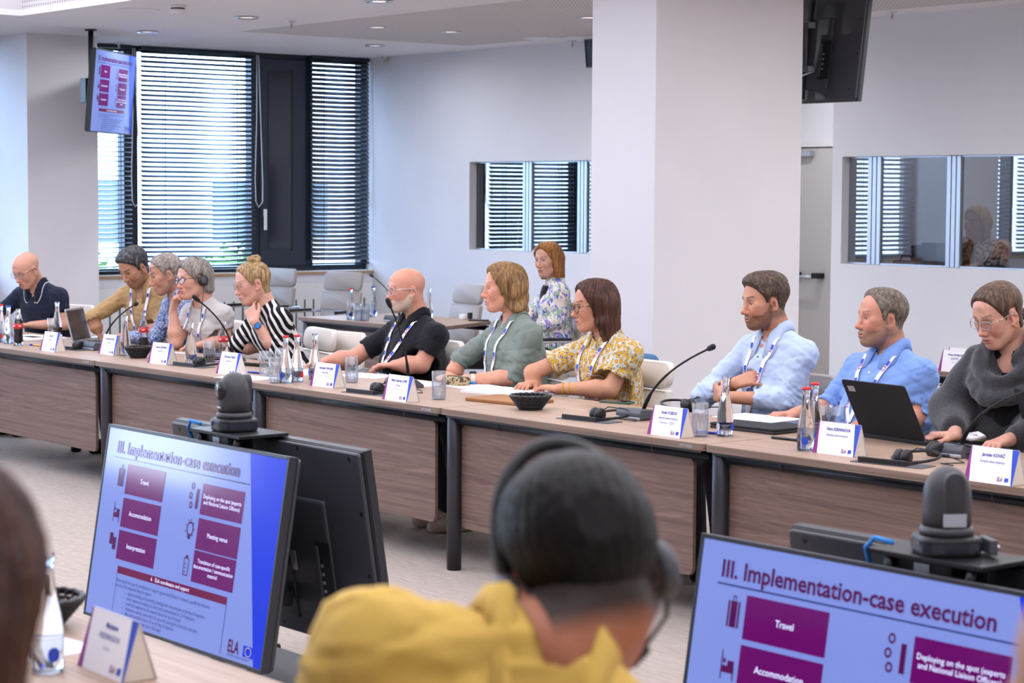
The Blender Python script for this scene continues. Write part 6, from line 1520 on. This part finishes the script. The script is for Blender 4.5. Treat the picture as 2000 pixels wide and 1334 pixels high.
# ------------------------------------------------------------------ the people
cloth('navy_polo', '#1b2134', c2='#232a40'); cloth('tan_shirt', '#b08f62', c2='#bd9c70'); cloth('grey_tee', '#bdb8b6', c2='#c8c4c2'); cloth('black_polo', '#17171c', c2='#1e1e24'); cloth('sage_shirt', '#75827a', c2='#85918a'); cloth('pale_blue', '#b4c6e6', c2='#c4d4ee'); cloth('denim_blue', '#7698da', c2='#88a8e2'); cloth('yellow_shirt', '#e0b85a', c2='#e8c468'); cloth('black_top', '#121216'); cloth('beige_jacket', '#b89a84'); cloth('dark_jumper', '#2a2424'); cloth('navy_trim', '#e4e8f0'); cloth('navy_lining', '#232a44')
HB = hair_mat('hair_dark_grey', '#1a1a1c', '#38383a', '#6a6a6c', (60, 60, 40)); HG = hair_mat('hair_grey', '#5a544e', '#8a827a', '#b8b0a6'); HS = hair_mat('hair_salt', '#6e645c', '#958b82', '#bdb4ab', (70, 70, 50)); HBL = hair_mat('hair_blonde', '#6a4f34', '#a8875c', '#d8bb8c'); HBR = hair_mat('hair_brown', '#5c4028', '#86653f', '#b08a5c'); HAU = hair_mat('hair_auburn', '#6a3d20', '#96602f', '#bd8850'); HDK = hair_mat('hair_dark_brown', '#2a1712', '#47291e', '#6a4232'); HSB = hair_mat('hair_short_brown', '#2e221c', '#4e3d32', '#786252', (70, 70, 50)); HGB = hair_mat('hair_grey_brown', '#4a3d32', '#6e6053', '#94887c', (70, 70, 40)); HBK = hair_mat('hair_black', '#060505', '#0e0c0c', '#1a1716', (60, 60, 30)); HMB = hair_mat('hair_mid_brown', '#33241b', '#543e30', '#7c6350')
down = np.array([0, 0, -1.0])
def hand(d=None, palm=(0, 0, -1), side=1, curl=(22, 28, 18), **kw):
    h = dict(palm=palm, side=side, curl=curl, **kw)
    if d is not None: h['d'] = d
    return h
CH = dict(leather='leather_cream', hgt=0.9)
person('bald man in navy polo shirt with white piping, reading at the far left', AY(52, 526, 6.62), -16, 26, 0, byaw=-22, lean=0.2, sw=0.19, girth=1.08,
       arms=(dict(e=(-28, 640), w=(15, 650), h=hand()), dict(e=(128, 640), w=(60, 647), wn=0, h=hand(side=-1))),
       p=dict(skin='#d8a48e', brow='#a87a60', brow_a=0.4, lid=0.0035, fat=0.003, scalp='#b08a78', scalp_a=0.25, nose=1.05, beard='#b08a78', beard_a=0.25),
       shirt=dict(mat='navy_polo', cuff=0.72, belly=0.02), collar=dict(trim='navy_trim', h=0.042), vneck=0.05, gl=dict(shape='rect', mat='frame_silver', arm='frame_black'),
       trousers='#1a1c24', chair_m=('cream chair of the bald man in navy', CH))
person('dark-haired man in tan shirt looking down behind the silver laptop', AY(262, 522, 6.75), -12, 30, 0, byaw=-22, lean=0.12, sw=0.185,
       arms=(dict(e=(180, 622), w=(190, 644), h=hand()), dict(e=(312, 640), w=(270, 658), h=hand(side=-1))),
       p=dict(skin='#c29072', brow='#2a2220', lid=0.003, beard='#4a3a34', beard_a=0.45, beard_z=-0.004, jaw=1.03, scalp='#3a3434', scalp_a=0.4),
       shirt=dict(mat='tan_shirt', cuff=1.1, wrinkle=0.0036), collar=dict(h=0.045), vneck=0.08, hair=h_short(0.016, 0.082, -0.012, spike=0.005, front=0.01, top=0.008), hairm=HB, lanyard=dict(t=0.3),
       trousers='#4a4038', chair_m=('cream chair of the man in tan', CH), watch=(-1, 'black_plastic', 'casement_inset'))
person('grey-haired man in blue patterned shirt with glasses pushed up on his head', AY(324, 535, 6.62), 17, 16, 0, byaw=5, lean=0.18, sw=0.18,
       arms=(dict(e=(304, 660), w=(232, 659), h=hand(d=AY(176, 656, 6.5)-AY(232, 659, 6.5))), dict(e=(352, 668), w=(320, 680), h=None)),
       p=dict(skin='#cb9a80', brow='#3a302a', lid=0.004, nose=1.08, scalp='#8a7f78', scalp_a=0.6, beard='#8a7060', beard_a=0.3),
       shirt=dict(mat='blue_print', cuff=1.9), collar=dict(h=0.04), hair=h_short(0.010, 0.088, -0.012, spike=0.004, recede=0.008), hairm=HS, gl=dict(shape='reading', mat='frame_black', up=0.062, x=0.098), trousers='#20242e', chair_m=('cream chair of the man in blue print', CH))
person('grey-haired woman with headphones resting her cheek on her hand', AY(379, 545, 6.6), 0, 4, -4, byaw=-8, lean=0.16, sw=0.17,
       arms=(dict(e=(343, 684), en=1, w=(338, 606), wn=0, h=hand(d=AY(346, 566, 6.5)-AY(338, 606, 6.5), palm=(0.75, 0.6, 0), side=1, curl=(45, 50, 30), off=dict(index=(5, 8, 5)))), dict(e=(440, 668), w=(390, 682), h=hand(side=-1))),
       p=dict(skin='#dba892', brow='#7a6a60', brow_a=0.5, lips='#b87468', jaw=0.95, fat=0.004),
       shirt=dict(mat='grey_tee', cuff=0.78, bust=0.008, belly=0.01), hair=h_long(0.07, 0.016, 0.075, w=0.026, ear=True), hairm=HG, gl=dict(shape='oval', mat='frame_blue', t=0.002), headphones=dict(cable=True), lanyard=dict(t=0.22), trousers='#2a2c34', chair_m=('cream chair of the woman with headphones', CH))
person('woman with blonde hair bun in a striped blouse, chin on her fist', AY(494, 553, 6.62), 14, 12, 0, byaw=12, lean=0.2, sw=0.172,
       arms=(dict(e=(462, 676), w=(510, 690), h=hand(d=(0.7, 0.3, 0))), dict(e=(541, 688), en=0, w=(497, 628), wn=0, h=hand(d=AY(480, 585, 6.4)-AY(497, 628, 6.4), palm=(-0.6, 0.6, 0.3), side=-1, curl=(80, 85, 50), off=dict(index=(25, 25, 15))))),
       p=dict(skin='#dfae9a', brow='#8a6a50', brow_a=0.6, lips='#c07a70', jaw=0.94, lid=0.0045),
       shirt=dict(mat='stripes', cuff=0.95, bust=0.008, sleeve=1.15, name='blouse'), hair=h_up((-0.035, 0, 0.135), 0.042, z=0.09), hairm=HBL, gl=dict(shape='round', mat='frame_rose'), trousers='#1a1a20', watch=(1, 'frame_silver', 'watch_glow' if 'watch_glow' in M_ else 'blue_cable', (0.6, -0.6, 0.3)), chair_m=('cream chair of the woman in stripes', CH))
person('bald bearded man with clear glasses in a black polo shirt', AY(794, 566, 6.82), 12, 2, 0, byaw=0, lean=0.0, sw=0.205, girth=1.22,
       arms=(dict(e=(690, 700), w=(640, 736), h=hand()), dict(e=(823, 728), w=(770, 742), h=hand(side=-1))),
       p=dict(skin='#d79c85', brow='#a8846c', brow_a=0.5, fat=0.006, nose=1.05, beard='#c8bfb2', beard_a=0.85, scalp='#c08e7a', scalp_a=0.3, arm=1.15, neck=0.062),
       shirt=dict(mat='black_polo', cuff=0.85, belly=0.05, sleeve=1.08), collar=dict(h=0.05, point=0.03), vneck=0.05, gl=dict(shape='big', mat='frame_clear', t=0.0022), lanyard=dict(t=0.42), trousers='#20222a', chair_m=('cream chair of the man in the black polo shirt', CH), drop=-0.015)
person('smiling woman with wavy light brown hair in a sage green shirt', AY(985, 563, 6.72), 27, 0, 0, byaw=14, lean=0.05, sw=0.18, girth=1.1,
       arms=(dict(e=(898, 704), w=(886, 742), h=hand(d=(0.1, -0.9, -0.2))), dict(e=(1003, 742), w=(912, 748), h=hand(side=-1))),
       p=dict(skin='#d99f84', brow='#8a6848', brow_a=0.6, lips='#b8685e', mouth=0.006, fat=0.004, flush=0.8, arm=1.02),
       shirt=dict(mat='sage_shirt', cuff=0.98, bust=0.02, belly=0.03, wrinkle=0.0036), collar=dict(h=0.02, gap=40), vneck=0.09, hair=h_long(0.11, 0.016, 0.09, w=0.03, back=-0.03, wave=0.006, out=0.0, fx=0.012), hairm=HBR, lanyard=dict(t=0.2), eyes='#4a6a8a', watch=(1, 'card_cream', 'casement_inset'), trousers='#2a3038', chair_m=('cream chair of the smiling woman in green', CH), shoe='#c8b8a8')
def blazer_cut(g, N, T, Fo, Lv): g.cone(N+Fo*0.1+T*0.02, N-T*0.22+Fo*0.17, 0.06, 0.012, 0.004, 'sub')
person('woman with auburn bob in a floral blazer sitting by the booth wall', AY(1071, 508, 9.75), -8, 3, -3, byaw=28, lean=0.04, sw=0.175,
       arms=(dict(e=(1030, 625), ez=0.6, w=(1012, 640), wz=0.6, h=hand()), dict(e=(1092, 625), ez=0.6, w=(1050, 642), wz=0.6, h=hand(side=-1))),
       p=dict(skin='#d0a08c', brow='#7a5a40', brow_a=0.6, lips='#b0706a', jaw=0.95),
       shirt=dict(mat='floral', cuff=1.9, bust=0.006, name='blazer', cut=blazer_cut), hair=h_long(0.125, 0.016, 0.088, w=0.03, fx=0.025), hairm=HAU, trousers='#121216',
       legs=dict(knee=[(-12.35, 9.35, 0.52), (-12.3, 9.15, 0.5)], foot=[(-12.3, 9.2, 0.12), (-12.35, 8.85, 0.12)], toe=(-0.7, -0.7, 0)),
       chair_m=('grey chair of the woman in the floral blazer', dict(leather='leather_grey', hgt=0.95)), extra=lambda k: tag(link('undershirt', (lambda f: (f.ell(k['at'](0.72)+k['Fo']*0.02, (0.12, 0.1, 0.16), 0, R=np.stack([k['Lv'], k['Fo'], k['T']], 1)), f.cone(k['N']+k['T']*0.1, k['N']-k['T']*0.02+k['Fo']*0.03, 0.075, 0.065, 0.004, 'sub'), np_mesh('undershirt', *(lambda vq: (vq[0]-k['root'], vq[1]))(f.net())))[-1])(Field(k['N']-np.array([0.2, 0.2, 0.4]), k['N']+np.array([0.2, 0.2, 0.1]), 0.008)), M_['black_top'], k['r'])))
def earrings(k, m='pen_yellow'):
    for s in (1,):
        c = k['R'] @ (np.array([0.004, s*0.083, -0.052])*k['S'])+k['Hc']-k['root']; MB().tube([c+k['R'][:, 0]*0.009*math.cos(i*math.pi/7)+k['R'][:, 2]*0.011*math.sin(i*math.pi/7) for i in range(14)], 0.0022, 6, closed=True).build('earring', M_[m], k['r'], True)
def p9x(k):
    earrings(k)
    for s, n in ((0, 1), (1, 3)):
        a = k['AR'][s]; dv = nz(a[2]-a[1]); ax = nz(np.cross(dv, (0, 0, 1))); bx = np.cross(dv, ax)
        for i in range(n):
            c = a[2]-dv*(0.015+0.03*i)-k['root']; MB().tube([c+(ax*math.cos(j*math.pi/9)+bx*math.sin(j*math.pi/9))*0.031 for j in range(18)], 0.003, 6, closed=True).build('bracelet', M_['chrome' if s == 0 else 'pen_yellow'], k['r'], True)
person('woman with long brown hair and tortoiseshell glasses in a yellow leaf-print blouse', AY(1162, 598, 6.72), 24, 3, 0, byaw=6, lean=0.08, sw=0.18, girth=1.08,
       arms=(dict(e=(1040, 728), w=(1042, 757), h=hand(d=(0.3, -0.9, 0), side=1)), dict(e=(1192, 772), w=(1092, 762), h=hand(d=(-0.9, -0.2, 0.05), side=-1))),
       p=dict(skin='#d09a7c', brow='#3a2620', lips='#a85a52', mouth=0.005, jaw=0.95, nose=1.08),
       shirt=dict(mat='leaf_print', cuff=0.8, bust=0.02, belly=0.02, sleeve=1.18, name='blouse'), collar=dict(h=0.03), vneck=0.07, hair=h_long(0.165, 0.016, 0.092, w=0.034, out=0.002, back=-0.02, fx=0.022), hairm=HDK, gl=dict(shape='big', mat='frame_tortoise', t=0.0026), lanyard=dict(t=0.36), trousers='#8a6a78', chair_m=('cream chair of the woman in the yellow blouse', CH), extra=p9x, badge=False)
person('young bearded man in a pale blue shirt with crossed arms', AY(1494, 590, 6.85), 19, 4, 0, byaw=6, lean=0.02, sw=0.2, girth=1.08,
       arms=(dict(e=(1366, 780), en=1, w=(1438, 748), wn=1, wz=0.8, h=hand(d=(0.72, 0.25, 0.25), palm=(0, 0.8, -0.5), side=1, curl=(18, 22, 15))), dict(e=(1535, 782), w=(1412, 775), wn=1, wz=0.8, h=hand(d=(-0.75, 0.3, 0.1), palm=(0, 0.9, 0), side=-1))),
       p=dict(skin='#cb9478', brow='#3a2a22', beard='#4a3426', beard_a=0.85, jaw=1.0, nose=1.08, scalp='#4e3d32', scalp_a=0.75, scalp_top=0.0, neck=0.058, lid=0.0046),
       shirt=dict(mat='pale_blue', cuff=1.55, wrinkle=0.0036, buttons=4, button_m='black_plastic', sleeve=1.0), collar=dict(h=0.05, point=0.045), vneck=0.06, hair=h_short(0.015, 0.08, 0.0, nape=-0.06, spike=0.003, front=0.014, top=0.012, fade=0.2), hairm=HSB, lanyard=dict(t=0.3, o=-0.03), watch=(-1, 'folder_brown', 'casement_inset', (-0.3, -0.8, 0.5)), trousers='#3a3c44', chair_m=('grey chair of the man with crossed arms', dict(leather='leather_grey', hgt=0.9)), badge=False)
person('greying man with short beard leaning back in a bright blue shirt', AY(1722, 622, 6.88), 23, -2, 0, byaw=2, lean=-0.04, sw=0.2, girth=1.22,
       arms=(dict(e=(1612, 800), w=(1552, 815), wn=1, h=hand(d=(-0.3, -0.8, 0))), dict(e=(1800, 828), w=(1715, 850), wn=1, h=hand(side=-1))),
       p=dict(skin='#d0967e', brow='#6a5446', brow_a=0.6, beard='#7c6c5e', beard_a=0.75, fat=0.005, nose=1.06, scalp='#6e6053', scalp_a=0.5, neck=0.062, arm=1.1),
       shirt=dict(mat='denim_blue', cuff=1.1, belly=0.05, wrinkle=0.0038, buttons=4, sleeve=1.05), collar=dict(h=0.05, point=0.05), vneck=0.05, hair=h_short(0.013, 0.1, -0.012, spike=0.003, recede=0.012), hairm=HGB, lanyard=dict(t=0.36), eyes='#5a6a70', trousers='#2a2e3a', chair_m=('cream chair of the man in bright blue', CH))
def poncho(k):
    f = Field(k['N']-np.array([0.45, 0.45, 0.62]), k['N']+np.array([0.45, 0.45, 0.12]), 0.009); T, Fo, Lv, N = k['T'], k['Fo'], k['Lv'], k['N']
    f.cone(N-T*0.06, N-T*0.42, 0.1, 0.27, 0.0, sq=(Fo, 0.66)); 
    for a in k['AR']: f.cone(a[0], a[1], 0.07, 0.085, 0.06); f.cone(a[1], a[1]+(a[2]-a[1])*0.7, 0.08, 0.055, 0.05)
    for i, (dz, fo, rr, th_) in enumerate(((0.03, 0.035, 0.082, 0.024), (0.085, 0.06, 0.115, 0.026), (0.15, 0.075, 0.14, 0.026))):
        c = N-T*dz+Fo*fo
        for j in range(16):
            a0, a1 = j*2*math.pi/16, (j+1)*2*math.pi/16; P_ = lambda a: c+Fo*math.cos(a)*rr*0.75+Lv*math.sin(a)*rr+T*(0.045*(1-math.cos(a))-0.03*math.cos(a))
            f.cone(P_(a0), P_(a1), th_, th_, 0.03)
    f.cone(N+T*0.14, N-T*0.02+Fo*0.04, 0.085, 0.06, 0.006, 'sub'); f.cone(N+Fo*0.04, N-T*0.06+Fo*0.12, 0.055, 0.045, 0.01, 'sub')
    f.warp(lambda X, Y, Z: 0.006*np.sin(X*28+Z*22)*np.sin(Y*24-Z*30)); f.cut(N-T*0.46, -T, 0.01)
    V, Q = f.net(); link('poncho', np_mesh('poncho', V-k['root'], Q), M_['wool_grey'], k['r']); c = k['R'] @ (np.array([0.004, 0.083, -0.044])*k['S'])+k['Hc']-k['root']; MB().lathe([(0.001, -0.004), (0.004, 0), (0.001, 0.004)], 8, c).build('earring', M_['pen_yellow'], k['r'], True)
person('woman with tied-back brown hair and thin glasses in a dark grey wool wrap', AY(1950, 614, 6.68), 8, 22, 0, byaw=-8, lean=0.14, sw=0.18,
       arms=(dict(e=(1858, 800), w=(1866, 852), wn=1, h=hand(d=AZ(1822, 858, 0.79)-AZ(1866, 858, 0.79), curl=(30, 35, 20))), dict(e=(2035, 840), w=(1965, 862), wn=1, h=hand(side=-1))),
       p=dict(skin='#d6a490', brow='#5a463a', brow_a=0.6, lips='#b0685e', lid=0.0035, jaw=0.97),
       shirt=dict(mat='black_top', cuff=1.7, bust=0.01), hair=h_up((-0.105, 0, -0.045), 0.034, z=0.094), hairm=HMB, gl=dict(shape='rect', mat='frame_silver', arm='frame_marble'), trousers='#1c1e24', chair_m=('cream chair of the woman in the grey wrap', CH), extra=poncho)
# near side of the square, out of focus
q = CAM+ray(1138, 1122)*2.38; nk = CAM+ray(1060, 1275)*2.3
person('man in yellow shirt with headset seen from behind in the foreground', q, 116, 24, 10, byaw=124, sw=0.2, shrug=0.06, tilt=0.1, girth=1.12, neck_at=nk, hip=(nk[0]+0.13, nk[1]-0.22, 0.6),
       arms=(dict(e=(nk[0]+0.2, nk[1]+0.3, 0.85), w=(nk[0]-0.05, nk[1]+0.4, 0.79), h=hand(d=(-0.6, 0.6, 0))), dict(e=(nk[0]-0.3, nk[1]-0.18, 0.86), w=(nk[0]-0.42, nk[1]+0.05, 0.79), h=hand(d=(-0.3, 0.8, 0), side=-1))),
       p=dict(skin='#b87858', brow='#1a1412', scalp='#141010', scalp_a=0.95, scalp_top=0.0, neck=0.058), shirt=dict(mat='yellow_shirt', cuff=0.9, wrinkle=0.0045, sleeve=1.1), collar=dict(h=0.05, gap=14), hair=h_short(0.016, 0.08, -0.02, nape=-0.1, spike=0.002, top=0.006, fade=0.8, neck=False), hairm=HBK, headphones=dict(t=0.03, r=0.0095, x=0.0, mat='grey_plastic', boom=True), legs=False, chair_m=('cream chair of the man in yellow', CH))
q = CAM+ray(-185, 1215)*1.6
person('long dark-haired person cut by the left picture edge in the foreground', q, 150, 10, 0, byaw=140, lean=0.0, sw=0.17,
       p=dict(skin='#c08a70', brow='#1a1412'), shirt=dict(mat='dark_jumper', cuff=0.5), hair=h_long(0.17, 0.018, 0.08, w=0.04), hairm=HDK, legs=False, hip=(q[0]+0.1, q[1]-0.1, 0.62))
q = CAM+ray(2205, 1400)*1.45
person('close-cropped person cut by the lower right picture corner in the foreground', q, 140, 5, 0, byaw=140, lean=0.0, sw=0.17,
       p=dict(skin='#c99a80', brow='#5a4030'), shirt=dict(mat='beige_jacket', cuff=0.5), legs=False, hip=(q[0]+0.1, q[1]-0.1, 0.55))
# interpreter behind the booth glass
q = AY(1908, 436, 12.95)
person('blonde interpreter with headphones speaking behind the right booth glass', q, -2, 0, 6, byaw=-15, lean=0.05, sw=0.17,
       arms=(dict(e=(q[0]-0.28, q[1]-0.05, 1.2), w=(q[0]-0.15, q[1]-0.28, 1.18), h=hand()), dict(e=(q[0]+0.28, q[1]-0.05, 1.2), w=(q[0]+0.15, q[1]-0.28, 1.18), h=hand(side=-1))),
       p=dict(skin='#cfa090', brow='#7a5a40', lips='#a85a54', mouth=0.014), shirt=dict(mat='dark_print', cuff=1.6, bust=0.01), hair=h_long(0.1, 0.016, 0.085, w=0.03, wave=0.004), hairm=HBL, headphones=dict(), legs=False, hip=(q[0]+0.03, q[1]+0.05, 0.93))
lp = thing('laptop', 'open laptop on the right booth desk before the interpreter', 'laptop', (q[0]+0.12, YB+0.42, 1.146))
MB().prism(rrect(0.32, 0.22, 0.01, 3, 0, 0.11), 2, 0, 0.014).build('keyboard_base', M_['black_soft'], lp, bev=0.002); x_ = MB().prism(rrect(0.32, 0.22, 0.01, 3, 0, 0.11), 1, 0, 0.007); x_.xf(Matrix.Translation((0, 0, 0.014)) @ Matrix.Rotation(math.radians(18), 4, 'X')); x_.build('lid', M_['silver'], lp)
lp = thing('laptop', 'grey laptop standing open in the left part of the right booth', 'laptop', (-10.28, YB+0.4, 1.146), 0.5)
MB().prism(rrect(0.3, 0.2, 0.01, 3, 0, 0.1), 2, 0, 0.014).build('keyboard_base', M_['grey_plastic'], lp, bev=0.002); x_ = MB().prism(rrect(0.3, 0.2, 0.01, 3, 0, 0.1), 1, 0, 0.007); x_.xf(Matrix.Translation((0, 0, 0.014)) @ Matrix.Rotation(math.radians(20), 4, 'X')); x_.build('lid', M_['grey_plastic'], lp)
mat('purse', '#6a2a48', 0.6); hbg = thing('handbag', 'dark red purse on the right booth desk', 'bag', (-10.45, YB+0.3, 1.146)); MB().prism(rrect(0.22, 0.09, 0.03, 3), 2, 0, 0.085).build('bag_body', M_['purse'], hbg, True, bev=0.012); MB().tube([(-0.06, 0, 0.08), (-0.04, 0, 0.12), (0.04, 0, 0.12), (0.06, 0, 0.08)], 0.006, 8).build('bag_handle', M_['purse'], hbg, True)
lmp = thing('desk_lamp', 'slim white curved desk lamp behind the left booth glass', 'lamp', (-15.25, YB+0.4, 1.146)); MB().lathe([(0.001, 0), (0.07, 0), (0.07, 0.015), (0.001, 0.015)], 18).build('lamp_foot', M_['white_plastic'], lmp, True); MB().tube([(0, 0, 0.01), (0.01, 0, 0.3), (0.05, 0, 0.4), (0.15, 0, 0.44), (0.3, 0, 0.4), (0.42, 0, 0.33)], [0.01, 0.01, 0.011, 0.013, 0.016, 0.016], 10).build('lamp_arm', M_['white_plastic'], lmp, True)

# backpack hung on the back of the chair of the woman in yellow
mat('bag_blue', '#3f6a94', 0.8); mat('bag_mauve', '#8a5068', 0.8); mat('bag_dark', '#3c4048', 0.8)
q = AY(1234, 745, 7.2); bp = thing('backpack', 'blue and mauve backpack hanging on the chair before the pillar', 'backpack', (q[0], q[1], 0.55))
MB().prism(rrect(0.3, 0.4, 0.08, 4, 0, 0.14), 1, -0.07, 0.08).build('main_pocket', M_['bag_blue'], bp, True, bev=0.035, seg=3); MB().prism(rrect(0.25, 0.2, 0.05, 4, 0, 0.05), 1, -0.12, -0.06).build('front_pocket', M_['bag_blue'], bp, True, bev=0.02, seg=3); MB().prism(rrect(0.29, 0.16, 0.05, 4, 0, 0.27), 1, -0.1, 0.07).build('flap', M_['bag_blue'], bp, True, bev=0.02, seg=3)
MB().tube([(-0.1, 0.06, 0.3), (-0.09, 0.02, 0.38), (-0.04, 0.0, 0.42), (0.0, 0.02, 0.38), (0.0, 0.05, 0.3)], 0.014, 8).build('grab_handle', M_['bag_mauve'], bp, True); MB().box((-0.06, -0.09, 0.14), (0.035, 0.02, 0.42)).build('strap', M_['bag_mauve'], bp, bev=0.006); MB().tube([(-0.12, -0.05, 0.3), (-0.16, -0.12, 0.15), (-0.14, -0.12, -0.05)], 0.014, 8).build('strap', M_['bag_dark'], bp, True)
